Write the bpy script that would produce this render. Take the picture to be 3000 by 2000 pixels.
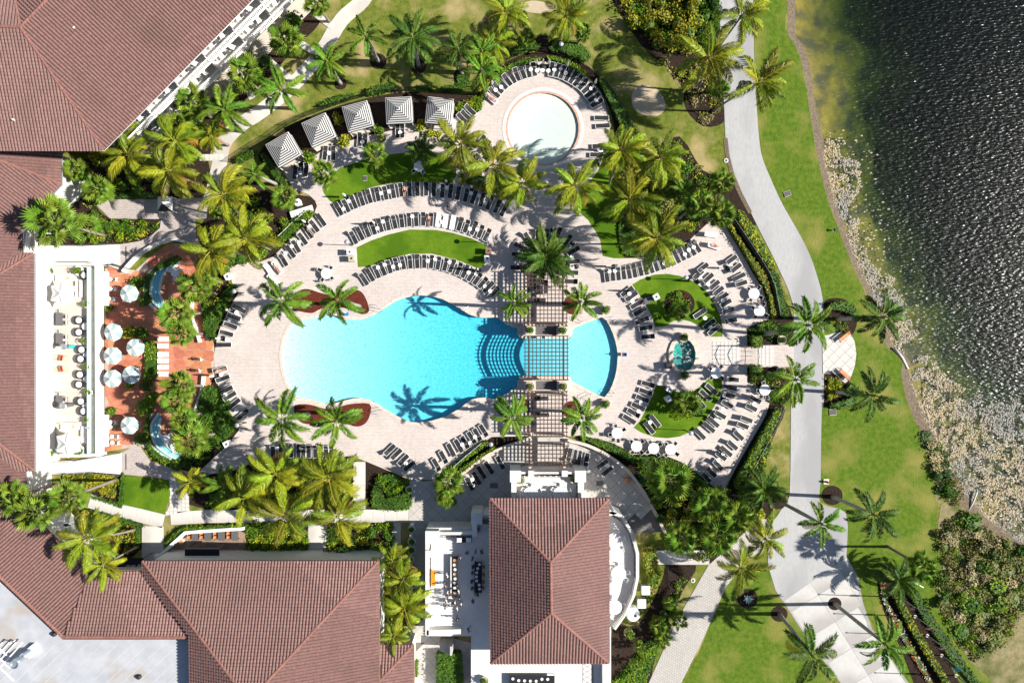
import bpy, bmesh, math, random
from mathutils import Vector, Matrix, Quaternion, geometry
from mathutils import noise as mno
sc = bpy.context.scene
for o in list(bpy.data.objects): bpy.data.objects.remove(o)
C = sc.collection
rnd = random.Random(11)
R = math.radians
# ---------------------------------------------------------------- camera, sky, sun, exposure
cam = bpy.data.objects.new('camera', bpy.data.cameras.new('camera'))
C.objects.link(cam); sc.camera = cam
cam.location = (0, 0, 100); cam.rotation_euler = (0, 0, 0)
cam.data.sensor_width = 36; cam.data.lens = 24; cam.data.clip_end = 3000; cam.data.clip_start = 1
SUN_EL, SUN_AZ = R(36), R(92)          # azimuth clockwise from +Y
wd = bpy.data.worlds.new('World'); sc.world = wd; wd.use_nodes = True
wn = wd.node_tree.nodes; wl = wd.node_tree.links
bg = wn['Background']; sky = wn.new('ShaderNodeTexSky'); sky.sky_type = 'NISHITA'; sky.sun_disc = False
sky.sun_elevation = SUN_EL; sky.sun_rotation = SUN_AZ; sky.air_density = 1.0; sky.dust_density = 0.6
wl.new(sky.outputs[0], bg.inputs[0]); bg.inputs[1].default_value = 0.06
sl = bpy.data.lights.new('sun', 'SUN'); sl.energy = 5.0; sl.angle = R(0.53); sl.color = (1.0, .955, .87)
so = bpy.data.objects.new('sun', sl); C.objects.link(so)
sdir = Vector((math.sin(SUN_AZ)*math.cos(SUN_EL), math.cos(SUN_AZ)*math.cos(SUN_EL), math.sin(SUN_EL)))
so.rotation_euler = (-sdir).to_track_quat('-Z', 'Y').to_euler(); so.location = (60, 0, 60)
sc.view_settings.view_transform = 'Standard'; sc.view_settings.look = 'None'
sc.view_settings.exposure = 0.88; sc.view_settings.gamma = 1
sc.view_settings.use_curve_mapping = False
sc.render.engine = 'CYCLES'
sc.cycles.max_bounces = 8; sc.cycles.transparent_max_bounces = 16; sc.cycles.diffuse_bounces = 3
sc.cycles.caustics_reflective = False; sc.cycles.caustics_refractive = False
sc.cycles.sample_clamp_indirect = 6
# ---------------------------------------------------------------- helpers
S = .05; H = 100.
def W(x, y, z=0.):
    f = S*(1-z/H); return Vector(((x-1500)*f, (1000-y)*f, z))
ORD = 'first second third fourth fifth sixth seventh eighth ninth tenth eleventh twelfth thirteenth fourteenth fifteenth sixteenth seventeenth eighteenth nineteenth twentieth'.split()
ORD += ['twenty-'+a for a in ORD[:9]] + ['thirtieth'] + ['thirty-'+a for a in ORD[:9]] + ['fortieth'] + ['forty-'+a for a in ORD[:9]] + ['fiftieth']
REG = {}; CHD = {}
def link(o, parent=None):
    C.objects.link(o)
    if parent is not None: o.parent = parent; CHD.setdefault(parent.name, []).append(o)
    return o
def tag(o, label, cat, group=None):
    o['label'] = label; o['category'] = cat
    if group: o['group'] = group
    return o
def struct(o): o['kind'] = 'structure'; return o
def stuff(o): o['kind'] = 'stuff'; return o
def reg(o, desc, cat, where, key, group=None, order='from the left'):
    """label is written at the end: desc, nth from the left, where"""
    REG.setdefault((desc, where, order), []).append((key, o, cat, group))
    return o
def finish_labels():
    for (desc, where, order), L in REG.items():
        L.sort(key=lambda t: t[0])
        for i, (k, o, cat, group) in enumerate(L):
            if len(L) == 1: lab = desc + ' ' + where
            else: lab = '%s, %s %s, %s' % (desc, ORD[i], order, where)
            tag(o, lab, cat, group or (cat + 's ' + where if len(L) > 1 else None))
def empty(name, loc=(0,0,0), rz=0):
    o = bpy.data.objects.new(name, None); C.objects.link(o)
    o.location = loc; o.rotation_euler = (0, 0, rz); o.empty_display_size = .3
    return o
def copy_tree(o, parent=None):
    c = o.copy(); C.objects.link(c)
    if parent is not None: c.parent = parent; CHD.setdefault(parent.name, []).append(c)
    for ch in CHD.get(o.name, ()): copy_tree(ch, c)
    return c
class MB:
    def __init__(s): s.v = []; s.f = []; s.m = []
    def add(s, vs, fs, m=0):
        n = len(s.v); s.v += [tuple(v) for v in vs]
        s.f += [tuple(i+n for i in f) for f in fs]; s.m += [m]*len(fs); return s
    def box(s, c, d, rz=0, m=0):
        x, y, z = d[0]/2, d[1]/2, d[2]/2; ca, sa = math.cos(rz), math.sin(rz)
        vs = [(c[0]+a*x*ca-b*y*sa, c[1]+a*x*sa+b*y*ca, c[2]+k*z) for k in (-1,1) for a,b in ((-1,-1),(1,-1),(1,1),(-1,1))]
        return s.add(vs, [(3,2,1,0),(4,5,6,7),(0,1,5,4),(1,2,6,5),(2,3,7,6),(3,0,4,7)], m)
    def tube(s, pts, rad, n=6, m=0, cap=True):
        pts = [Vector(p) for p in pts]; rad = rad if isinstance(rad, (list, tuple)) else [rad]*len(pts)
        rings = []; b = len(s.v)
        for i, p in enumerate(pts):
            t = (pts[min(i+1, len(pts)-1)]-pts[max(i-1, 0)]).normalized()
            q = t.to_track_quat('Z', 'X')
            for k in range(n):
                a = 2*math.pi*k/n; s.v.append(tuple(p+q@Vector((math.cos(a)*rad[i], math.sin(a)*rad[i], 0))))
        for i in range(len(pts)-1):
            for k in range(n):
                k2 = (k+1) % n
                s.f.append((b+i*n+k, b+i*n+k2, b+(i+1)*n+k2, b+(i+1)*n+k)); s.m.append(m)
        if cap:
            s.f.append(tuple(b+k for k in range(n-1, -1, -1))); s.m.append(m)
            s.f.append(tuple(b+(len(pts)-1)*n+k for k in range(n))); s.m.append(m)
        return s
    def lathe(s, prof, n=12, c=(0,0,0), m=0):
        b = len(s.v)
        for r, z in prof:
            for k in range(n):
                a = 2*math.pi*k/n; s.v.append((c[0]+r*math.cos(a), c[1]+r*math.sin(a), c[2]+z))
        for i in range(len(prof)-1):
            for k in range(n):
                k2 = (k+1) % n
                s.f.append((b+i*n+k, b+i*n+k2, b+(i+1)*n+k2, b+(i+1)*n+k)); s.m.append(m)
        s.f.append(tuple(b+k for k in range(n-1, -1, -1))); s.m.append(m)
        s.f.append(tuple(b+(len(prof)-1)*n+k for k in range(n))); s.m.append(m)
        return s
    def prism(s, poly, z0, z1, m=0, ms=None, bottom=False):
        """poly: world xy list; filled top and side walls"""
        vs, ts = tess(poly)
        s.add([(x, y, z1) for x, y in vs], ts, m)
        if bottom: s.add([(x, y, z0) for x, y in vs], [t[::-1] for t in ts], m)
        poly = ccw(poly); n = len(poly)
        s.add([(x, y, z0) for x, y in poly]+[(x, y, z1) for x, y in poly],
              [(i, (i+1) % n, n+(i+1) % n, n+i) for i in range(n)], m if ms is None else ms)
        return s
    def mesh(s, name, mats):
        me = bpy.data.meshes.new(name); me.from_pydata(s.v, [], s.f)
        for m in (mats if isinstance(mats, (list, tuple)) else [mats]): me.materials.append(m)
        if any(s.m): me.polygons.foreach_set('material_index', s.m)
        me.update(); return me
    def build(s, name, mats, parent=None, smooth=False):
        me = s.mesh(name, mats)
        if smooth: me.polygons.foreach_set('use_smooth', [True]*len(me.polygons))
        return link(bpy.data.objects.new(name, me), parent)
def inst(name, me, parent=None, loc=(0,0,0), rot=(0,0,0), scale=None):
    o = bpy.data.objects.new(name, me); C.objects.link(o); o.location = loc; o.rotation_euler = rot
    if scale is not None: o.scale = (scale,)*3 if not isinstance(scale, (tuple, list)) else scale
    if parent is not None: o.parent = parent; CHD.setdefault(parent.name, []).append(o)
    return o
def area(p): return sum(p[i][0]*p[(i+1) % len(p)][1]-p[(i+1) % len(p)][0]*p[i][1] for i in range(len(p)))/2
def ccw(p): return p if area(p) > 0 else p[::-1]
def inside(x, y, p):
    r = False; j = len(p)-1
    for i in range(len(p)):
        xi, yi = p[i][0], p[i][1]; xj, yj = p[j][0], p[j][1]
        if (yi > y) != (yj > y) and x < (xj-xi)*(y-yi)/(yj-yi)+xi: r = not r
        j = i
    return r
def tess(poly, holes=(), pts=()):
    poly = ccw([(p[0], p[1]) for p in poly]); V = []; E = []
    for lp in [poly]+[[(q[0], q[1]) for q in h] for h in holes]:
        b = len(V); V += [Vector(q) for q in lp]; E += [(b+i, b+(i+1) % len(lp)) for i in range(len(lp))]
    V += [Vector(q) for q in pts]
    v, e, f = geometry.delaunay_2d_cdt(V, E, [], 0, 1e-5)[:3]
    out = []
    for t in f:
        cx = sum(v[i][0] for i in t)/3; cy = sum(v[i][1] for i in t)/3
        if inside(cx, cy, poly) and not any(inside(cx, cy, h) for h in holes):
            a, b_, c = (v[i] for i in t)
            out.append(tuple(t) if (b_-a).cross(c-a) > 0 else tuple(t)[::-1])
    return [(q[0], q[1]) for q in v], out
def PX(pts, z=0): return [W(x, y, z).xy[:] for x, y in pts]
def smooth_poly(pts, n=4, closed=True):
    out = []; N = len(pts)
    for i in range(N if closed else N-1):
        p = [pts[(i+k) % N] if closed else pts[min(max(i+k, 0), N-1)] for k in (-1, 0, 1, 2)]
        for j in range(n):
            t = j/n
            out.append(tuple(.5*(2*p[1][d]+(p[2][d]-p[0][d])*t+(2*p[0][d]-5*p[1][d]+4*p[2][d]-p[3][d])*t*t+(3*p[1][d]-p[0][d]-3*p[2][d]+p[3][d])*t**3) for d in (0, 1)))
    if not closed: out.append(tuple(pts[-1]))
    return out
def offset(poly, d, closed=True):
    """outward offset of a ccw polygon (or to the right of an open line)"""
    out = []; n = len(poly)
    for i in range(n):
        a = Vector(poly[i-1] if closed or i else poly[0]); b = Vector(poly[i]); c = Vector(poly[(i+1) % n] if closed or i < n-1 else poly[-1])
        t = (c-a).normalized(); out.append((b[0]+t[1]*d, b[1]-t[0]*d))
    return out
def strip(line, w):
    return offset(line, w/2, False)+offset(line, -w/2, False)[::-1]
def circ(cx, cy, r, n=40, ry=None):
    return [(cx+r*math.cos(2*math.pi*i/n), cy+(ry or r)*math.sin(2*math.pi*i/n)) for i in range(n)]
def arc3(p1, p2, p3, n):
    (x1, y1), (x2, y2), (x3, y3) = p1, p2, p3
    D = 2*(x1*(y2-y3)+x2*(y3-y1)+x3*(y1-y2))
    ux = ((x1*x1+y1*y1)*(y2-y3)+(x2*x2+y2*y2)*(y3-y1)+(x3*x3+y3*y3)*(y1-y2))/D
    uy = ((x1*x1+y1*y1)*(x3-x2)+(x2*x2+y2*y2)*(x1-x3)+(x3*x3+y3*y3)*(x2-x1))/D
    r = math.hypot(x1-ux, y1-uy); a1 = math.atan2(y1-uy, x1-ux); a3 = math.atan2(y3-uy, x3-ux)
    while a3-a1 > math.pi: a3 -= 2*math.pi
    while a3-a1 < -math.pi: a3 += 2*math.pi
    return [(ux+r*math.cos(a1+(a3-a1)*i/(n-1)), uy+r*math.sin(a1+(a3-a1)*i/(n-1)), math.cos(a1+(a3-a1)*i/(n-1)), math.sin(a1+(a3-a1)*i/(n-1))) for i in range(n)]
# ---------------------------------------------------------------- materials
def nd(t, k, **kw):
    n = t.nodes.new(k)
    for a, b in kw.items():
        if hasattr(n, a): setattr(n, a, b)
        else: n.inputs[a.replace('_', ' ')].default_value = b
    return n
def c4(c): return (c[0], c[1], c[2], 1)
def mat(name, c1, c2=None, scale=1., rough=.8, spec=.25, detail=5, lo=.35, hi=.65, bump=0, bscale=20., rand=0, huer=0, transl=0, metal=0, c3=None, scale3=.1, lo3=.45, hi3=.6, stretch=None):
    m = bpy.data.materials.new(name); m.use_nodes = True; t = m.node_tree; L = t.links.new
    p = t.nodes['Principled BSDF']; out = t.nodes['Material Output']
    p.inputs['Roughness'].default_value = rough; p.inputs['Specular IOR Level'].default_value = spec; p.inputs['Metallic'].default_value = metal
    co = nd(t, 'ShaderNodeTexCoord'); vec = co.outputs['Object']
    if stretch:
        mp = nd(t, 'ShaderNodeMapping'); mp.inputs['Scale'].default_value = stretch; L(vec, mp.inputs[0]); vec = mp.outputs[0]
    col = None
    if c2 is None: c2 = tuple(x*.8 for x in c1)
    nz = nd(t, 'ShaderNodeTexNoise', Scale=scale, Detail=float(detail), Roughness=.65); L(vec, nz.inputs['Vector'])
    rp = nd(t, 'ShaderNodeValToRGB'); rp.color_ramp.elements[0].position = lo; rp.color_ramp.elements[1].position = hi
    rp.color_ramp.elements[0].color = c4(c1); rp.color_ramp.elements[1].color = c4(c2)
    L(nz.outputs[0], rp.inputs[0]); col = rp.outputs[0]
    if c3 is not None:
        n3 = nd(t, 'ShaderNodeTexNoise', Scale=scale3, Detail=3.); L(vec, n3.inputs['Vector'])
        mr = nd(t, 'ShaderNodeMapRange'); mr.inputs[1].default_value = lo3; mr.inputs[2].default_value = hi3; L(n3.outputs[0], mr.inputs[0])
        mx = nd(t, 'ShaderNodeMix', data_type='RGBA'); L(mr.outputs[0], mx.inputs[0]); L(col, mx.inputs[6]); mx.inputs[7].default_value = c4(c3)
        col = mx.outputs[2]
    if rand or huer:
        oi = nd(t, 'ShaderNodeObjectInfo'); hs = nd(t, 'ShaderNodeHueSaturation')
        mv = nd(t, 'ShaderNodeMapRange'); mv.inputs[3].default_value = 1-rand; mv.inputs[4].default_value = 1+rand
        L(oi.outputs['Random'], mv.inputs[0]); L(mv.outputs[0], hs.inputs['Value'])
        ml = nd(t, 'ShaderNodeMath', operation='MULTIPLY'); ml.inputs[1].default_value = 7.31; fr = nd(t, 'ShaderNodeMath', operation='FRACT')
        L(oi.outputs['Random'], ml.inputs[0]); L(ml.outputs[0], fr.inputs[0])
        mh = nd(t, 'ShaderNodeMapRange'); mh.inputs[3].default_value = .5-huer; mh.inputs[4].default_value = .5+huer
        L(fr.outputs[0], mh.inputs[0]); L(mh.outputs[0], hs.inputs['Hue']); L(col, hs.inputs['Color']); col = hs.outputs[0]
    L(col, p.inputs['Base Color'])
    if bump:
        nb = nd(t, 'ShaderNodeTexNoise', Scale=bscale, Detail=3.); L(vec, nb.inputs['Vector'])
        bp = nd(t, 'ShaderNodeBump', Strength=bump, Distance=.1); L(nb.outputs[0], bp.inputs['Height']); L(bp.outputs[0], p.inputs['Normal'])
    if transl:
        tr = nd(t, 'ShaderNodeBsdfTranslucent'); L(col, tr.inputs[0]); ms = nd(t, 'ShaderNodeMixShader'); ms.inputs[0].default_value = transl
        L(p.outputs[0], ms.inputs[1]); L(tr.outputs[0], ms.inputs[2]); L(ms.outputs[0], out.inputs[0])
    return m
M = {}
def K(key, *a, **k): M[key] = mat(key, *a, **k); return M[key]
K('lawn', (.075,.115,.014), (.18,.185,.035), scale=1.3, rough=.95, spec=.1, detail=9, bump=.7, bscale=5, c3=(.36,.28,.13), scale3=.2, lo3=.49, hi3=.68)
K('lawn_green', (.055,.115,.010), (.125,.175,.018), scale=1.5, rough=.95, spec=.1, detail=9, bump=.7, bscale=5, c3=(.23,.21,.055), scale3=.16, lo3=.50, hi3=.72)
K('turf', (.085,.165,.008), (.12,.20,.012), scale=2.5, rough=.95, spec=.1, bump=.4, bscale=8, c3=(.06,.13,.006), scale3=.25)
K('mulch', (.016,.010,.007), (.05,.034,.026), scale=5, rough=.98, spec=.1, detail=8, bump=1., bscale=9)
K('red_mulch', (.07,.016,.009), (.16,.04,.025), scale=6, rough=.98, spec=.1, detail=8, bump=1., bscale=9)
K('asphalt', (.36,.355,.36), (.42,.415,.41), scale=2.5, rough=.9, bump=.15, bscale=15, c3=(.31,.305,.31), scale3=.12, stretch=(1.6,.5,1))
K('concrete', (.56,.53,.49), (.63,.60,.56), scale=1.2, rough=.9, bump=.15, c3=(.48,.45,.42), scale3=.15)
K('concrete_drive', (.47,.455,.435), (.54,.52,.50), scale=.9, rough=.9, bump=.15, c3=(.36,.34,.32), scale3=.09)
K('drive_joint', (.34,.33,.31), rough=.95)
K('joint', (.16,.15,.14), rough=.95)
K('plaza', (.44,.41,.38), (.50,.47,.44), scale=1.1, rough=.8, rand=.05)
K('white_render', (.68,.66,.63), (.60,.58,.55), scale=.6, rough=.85)
K('white_paint', (.82,.82,.81), (.78,.78,.77), scale=2, rough=.5)
K('cream_floor', (.60,.53,.45), (.54,.48,.41), scale=1.0, rough=.8, rand=.05)
K('coping', (.66,.56,.48), (.56,.45,.38), scale=2.2, rough=.8, rand=.05)
K('salmon', (.52,.30,.22), (.60,.38,.28), scale=2.5, rough=.8, rand=.08)
K('terracotta', (.46,.16,.085), (.56,.22,.12), scale=1.4, rough=.85, rand=.16, huer=.012)
K('grout', (.52,.42,.36), rough=.95)
K('roof_tile', (.25,.143,.128), (.18,.098,.086), scale=3.2, rough=.7, rand=.13, detail=3, c3=(.15,.09,.08), scale3=.22, lo3=.5, hi3=.85)
K('ridge_tile', (.27,.125,.10), (.21,.10,.08), scale=3, rough=.8, rand=.12)
K('flat_roof', (.44,.45,.48), (.36,.37,.40), scale=.5, rough=.8, c3=(.36,.29,.22), scale3=.16, lo3=.55, hi3=.72)
K('trunk_royal', (.36,.33,.30), (.26,.24,.22), scale=3, rough=.9, rand=.1, stretch=(1,1,3))
K('trunk_coco', (.30,.25,.21), (.20,.17,.14), scale=3, rough=.95, rand=.15, stretch=(1,1,5))
K('trunk_fan', (.27,.22,.18), (.17,.14,.115), scale=4, rough=.95, rand=.15, stretch=(1,1,3))
K('frond_royal', (.065,.15,.010), (.13,.23,.014), scale=2.5, rough=.5, spec=.2, rand=.35, huer=.022, transl=.16)
K('frond_coco', (.11,.165,.008), (.25,.28,.012), scale=2., rough=.45, spec=.25, rand=.45, huer=.035, transl=.16)
K('frond_fan', (.085,.17,.012), (.19,.27,.03), scale=2.5, rough=.5, spec=.2, rand=.35, huer=.025, transl=.16)
K('frond_dark', (.035,.09,.010), (.085,.15,.014), scale=2.5, rough=.5, spec=.2, rand=.35, huer=.02, transl=.14)
K('frond_old', (.30,.21,.02), (.36,.17,.03), scale=2., rough=.6, rand=.2, transl=.2)
K('crownshaft', (.13,.20,.03), rough=.5)
K('leaf_green', (.05,.13,.008), (.12,.23,.014), scale=1.6, rough=.55, spec=.15, transl=.15, rand=.15, c3=(.03,.08,.006), scale3=.5)
K('leaf_lime', (.13,.23,.010), (.25,.33,.014), scale=1.6, rough=.55, spec=.15, transl=.15, rand=.15, c3=(.06,.13,.01), scale3=.6)
K('leaf_yellow', (.50,.44,.03), (.27,.31,.02), scale=1.6, rough=.55, spec=.15, transl=.15, rand=.15, c3=(.12,.19,.012), scale3=.7)
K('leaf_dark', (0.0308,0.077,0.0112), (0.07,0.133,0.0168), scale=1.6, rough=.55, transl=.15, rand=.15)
K('leaf_croton', (.36,.28,.02), (.17,.22,.015), scale=1.2, rough=.55, transl=.12, rand=.15, c3=(.34,.14,.03), scale3=.8, lo3=.58, hi3=.72)
K('leaf_olive', (.13,.15,.03), (.26,.23,.07), scale=1.2, rough=.7, transl=.1, rand=.2)
K('leaf_tan', (.44,.35,.19), (.30,.25,.12), scale=1.5, rough=.85, rand=.15)
K('leaf_red', (.16,.035,.03), (.08,.03,.02), scale=2, rough=.6, rand=.15)
K('flower_red', (.50,.06,.03), (.60,.20,.04), scale=.9, rough=.7, c3=(.75,.7,.65), scale3=.8, lo3=.5, hi3=.56)
K('stem', (.10,.08,.06), rough=.9)
K('black_sling', (.022,.020,.022), (.035,.032,.034), scale=5, rough=.7, rand=.25)
K('grey_sling', (.20,.185,.17), (.24,.22,.20), scale=5, rough=.7)
K('black_metal', (.02,.02,.022), rough=.45, spec=.4)
K('dark_wood', (.06,.036,.03), (.085,.05,.04), scale=2, rough=.7, stretch=(1,6,1))
K('wood_deck', (.33,.23,.17), (.26,.18,.13), scale=1.5, rough=.8, rand=.12)
K('teak', (.55,.24,.10), (.48,.20,.08), scale=3, rough=.6)
K('orange', (.75,.28,.02), rough=.5)
K('mint', (.52,.66,.62), (.46,.61,.58), scale=2, rough=.7)
K('mint_light', (.36,.47,.45), rough=.8)
K('blue_plaster', (.20,.52,.62), (.26,.58,.66), scale=2, rough=.6)
K('blue_plastic', (.01,.22,.62), rough=.35, spec=.5)
K('teal', (.04,.50,.55), rough=.6)
K('grey_metal', (.42,.44,.46), (.36,.38,.40), scale=2, rough=.4, metal=.4)
K('galv', (.5,.55,.6), rough=.35, metal=.6)
K('stone_urn', (.50,.43,.34), (.42,.36,.28), scale=4, rough=.9)
K('glass_dark', (.02,.025,.03), rough=.08, spec=.6)
K('glass_rail', (.55,.70,.68), rough=.1, spec=.5)
K('peach', (.72,.42,.30), rough=.8)
K('red_cushion', (.62,.10,.07), rough=.8)
K('slate', (.10,.095,.10), (.13,.125,.13), scale=4, rough=.7)
K('grate', (.05,.045,.045), rough=.7)
K('brick_brown', (.20,.11,.08), (.27,.16,.12), scale=4, rough=.9)
K('bark_log', (.62,.58,.52), (.5,.46,.4), scale=3, rough=.9)
K('mud', (.20,.155,.10), (.09,.07,.055), scale=3.5, rough=.95, detail=8, bump=.8, bscale=7)
K('lakebed', (.26,.20,.03), (.15,.125,.03), scale=.5, rough=.95, c3=(.07,.07,.035), scale3=.35, lo3=.42, hi3=.62)
K('algae', (.40,.31,.19), (.52,.44,.31), scale=1.2, rough=.95, c3=(.33,.31,.28), scale3=.12, lo3=.4, hi3=.6)
K('skin', (.55,.32,.22), rough=.6, rand=.25)
K('hair', (.03,.02,.015), rough=.6)
K('scrub_ground', (.30,.24,.13), (.16,.15,.06), scale=1.2, rough=.95, detail=8, bump=.8, bscale=6, c3=(.10,.11,.03), scale3=.25)
K('sand_tan', (.50,.40,.28), rough=.9)
for nme, cc in (('cloth_white',(.78,.77,.76)),('cloth_black',(.02,.02,.024)),('cloth_navy',(.03,.05,.12)),('cloth_pink',(.62,.20,.22)),('cloth_blue',(.16,.28,.50)),('cloth_tan',(.45,.36,.26)),('cloth_grey',(.22,.22,.23)),('cloth_red',(.45,.05,.05))): K(nme, cc, rough=.85)
def paver_mat(name, c1, c2, cj, bw, bh, rot=0, js=.012, blot=.12):
    m = bpy.data.materials.new(name); m.use_nodes = True; t = m.node_tree; L = t.links.new; p = t.nodes['Principled BSDF']
    p.inputs['Roughness'].default_value = .85; p.inputs['Specular IOR Level'].default_value = .2
    co = nd(t, 'ShaderNodeTexCoord'); mp = nd(t, 'ShaderNodeMapping'); mp.inputs['Rotation'].default_value = (0,0,rot); L(co.outputs['Object'], mp.inputs[0])
    b = nd(t, 'ShaderNodeTexBrick', Scale=1., Color1=c4(c1), Color2=c4(c2), Mortar=c4(cj)); b.inputs['Mortar Size'].default_value = js
    b.inputs['Brick Width'].default_value = bw; b.inputs['Row Height'].default_value = bh; L(mp.outputs[0], b.inputs[0])
    n = nd(t, 'ShaderNodeTexNoise', Scale=blot, Detail=6.); L(co.outputs['Object'], n.inputs[0])
    mr = nd(t, 'ShaderNodeMapRange'); mr.inputs[1].default_value = .35; mr.inputs[2].default_value = .65; mr.inputs[3].default_value = .9; mr.inputs[4].default_value = 1.04; L(n.outputs[0], mr.inputs[0])
    mx = nd(t, 'ShaderNodeVectorMath', operation='SCALE'); L(b.outputs[0], mx.inputs[0]); L(mr.outputs[0], mx.inputs['Scale']); L(mx.outputs[0], p.inputs[0])
    bp = nd(t, 'ShaderNodeBump', Strength=.3, Distance=.02); bp.invert = True; L(b.outputs['Fac'], bp.inputs['Height']); L(bp.outputs[0], p.inputs['Normal'])
    M[name] = m; return m
paver_mat('deck', (.62,.545,.505), (.53,.455,.425), (.40,.35,.32), .42, .21, js=.02)
paver_mat('brick_path', (.52,.45,.42), (.44,.37,.35), (.34,.30,.28), .5, .25, js=.03)
paver_mat('grid_road', (.50,.47,.44), (.44,.41,.38), (.32,.29,.26), .36, .36, rot=R(32), js=.03)
paver_mat('terrace_floor', (.74,.71,.68), (.70,.67,.64), (.58,.56,.54), 1.2, 1.2, rot=R(45), js=.02)
def stripe_mat(name, k=.135):
    m = bpy.data.materials.new(name); m.use_nodes = True; t = m.node_tree; L = t.links.new; p = t.nodes['Principled BSDF']; p.inputs['Roughness'].default_value = .85
    co = nd(t, 'ShaderNodeTexCoord'); sx = nd(t, 'ShaderNodeSeparateXYZ'); L(co.outputs['Object'], sx.inputs[0])
    ab = [nd(t, 'ShaderNodeMath', operation='ABSOLUTE') for _ in (0, 1)]; L(sx.outputs[0], ab[0].inputs[0]); L(sx.outputs[1], ab[1].inputs[0])
    mx = nd(t, 'ShaderNodeMath', operation='MAXIMUM'); L(ab[0].outputs[0], mx.inputs[0]); L(ab[1].outputs[0], mx.inputs[1])
    mm = nd(t, 'ShaderNodeMath', operation='FRACT'); dv = nd(t, 'ShaderNodeMath', operation='DIVIDE'); dv.inputs[1].default_value = k*2; L(mx.outputs[0], dv.inputs[0]); L(dv.outputs[0], mm.inputs[0])
    gt = nd(t, 'ShaderNodeMath', operation='GREATER_THAN'); gt.inputs[1].default_value = .5; L(mm.outputs[0], gt.inputs[0])
    mc = nd(t, 'ShaderNodeMix', data_type='RGBA'); L(gt.outputs[0], mc.inputs[0]); mc.inputs[6].default_value = (.03,.03,.033,1); mc.inputs[7].default_value = (.50,.49,.48,1)
    L(mc.outputs[2], p.inputs[0]); M[name] = m
stripe_mat('stripe')
def wedge_mat(name, ca, cb):
    m = bpy.data.materials.new(name); m.use_nodes = True; t = m.node_tree; L = t.links.new; p = t.nodes['Principled BSDF']; p.inputs['Roughness'].default_value = .85
    p.inputs[0].default_value = c4(ca); M[name] = m
def water_mat(name, volc, dens, bscale, bstr, rough=.03, refl=1., stretch=(1,1,1), foam=None, dist=.08, ior=1.33, det=3.):
    m = bpy.data.materials.new(name); m.use_nodes = True; t = m.node_tree; L = t.links.new
    t.nodes.remove(t.nodes['Principled BSDF']); out = t.nodes['Material Output']
    co = nd(t, 'ShaderNodeTexCoord'); mp = nd(t, 'ShaderNodeMapping'); mp.inputs['Scale'].default_value = stretch; mp.inputs['Rotation'].default_value = (0,0,R(25)); L(co.outputs['Object'], mp.inputs[0])
    n = nd(t, 'ShaderNodeTexNoise', Scale=bscale, Detail=det, Roughness=.5); L(mp.outputs[0], n.inputs['Vector'])
    bp = nd(t, 'ShaderNodeBump', Strength=bstr, Distance=dist); L(n.outputs[0], bp.inputs['Height'])
    gl = nd(t, 'ShaderNodeBsdfGlossy', Roughness=rough); L(bp.outputs[0], gl.inputs['Normal']); gl.inputs[0].default_value = (refl,refl,refl,1)
    tr = nd(t, 'ShaderNodeBsdfTransparent')
    fr = nd(t, 'ShaderNodeFresnel', IOR=ior); L(bp.outputs[0], fr.inputs['Normal'])
    ge = nd(t, 'ShaderNodeNewGeometry'); iv = nd(t, 'ShaderNodeMath', operation='SUBTRACT'); iv.inputs[0].default_value = 1; L(ge.outputs['Backfacing'], iv.inputs[1])
    fm = nd(t, 'ShaderNodeMath', operation='MULTIPLY'); L(fr.outputs[0], fm.inputs[0]); L(iv.outputs[0], fm.inputs[1])
    ms = nd(t, 'ShaderNodeMixShader'); L(fm.outputs[0], ms.inputs[0]); L(tr.outputs[0], ms.inputs[1]); L(gl.outputs[0], ms.inputs[2])
    fin = ms.outputs[0]
    if foam:
        nf = nd(t, 'ShaderNodeTexNoise', Scale=foam, Detail=6., Roughness=.7, Distortion=2.5); L(co.outputs['Object'], nf.inputs['Vector'])
        mr = nd(t, 'ShaderNodeMapRange'); mr.inputs[1].default_value = .52; mr.inputs[2].default_value = .72; mr.inputs[4].default_value = .9; L(nf.outputs[0], mr.inputs[0])
        df = nd(t, 'ShaderNodeBsdfDiffuse'); df.inputs[0].default_value = (.8,.85,.85,1); m2 = nd(t, 'ShaderNodeMixShader')
        L(mr.outputs[0], m2.inputs[0]); L(fin, m2.inputs[1]); L(df.outputs[0], m2.inputs[2]); fin = m2.outputs[0]
    L(fin, out.inputs['Surface'])
    va = nd(t, 'ShaderNodeVolumeAbsorption', Density=dens); va.inputs[0].default_value = c4(volc); L(va.outputs[0], out.inputs['Volume'])
    M[name] = m; return m
water_mat('pool_water', (.05,.86,.955), .95, 2.2, .5)
water_mat('wading_water', (.45,.92,.93), .5, 2.2, .4)
water_mat('spa_water', (.10,.75,.70), .9, 3., .8, foam=1.1)
water_mat('lake_water', (.44,.60,.48), .8, 2.4, 1., rough=.26, stretch=(.5,1.5,1), dist=.15, det=1.6)
water_mat('fountain_water', (.2,.85,.95), .5, 3., .3)
K('pool_floor', (.72,.76,.78), (.47,.57,.61), scale=3.2, rough=.8, detail=3, lo=.38, hi=.66)  # pale and blue mottle puts the water's ripple light into the floor colour
K('pool_tile', (.05,.16,.30), (.08,.24,.40), scale=6, rough=.3)
K('wading_floor', (.64,.66,.58), (.58,.61,.55), scale=1.5, rough=.8)
K('spa_floor', (.20,.55,.52), rough=.7)
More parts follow.
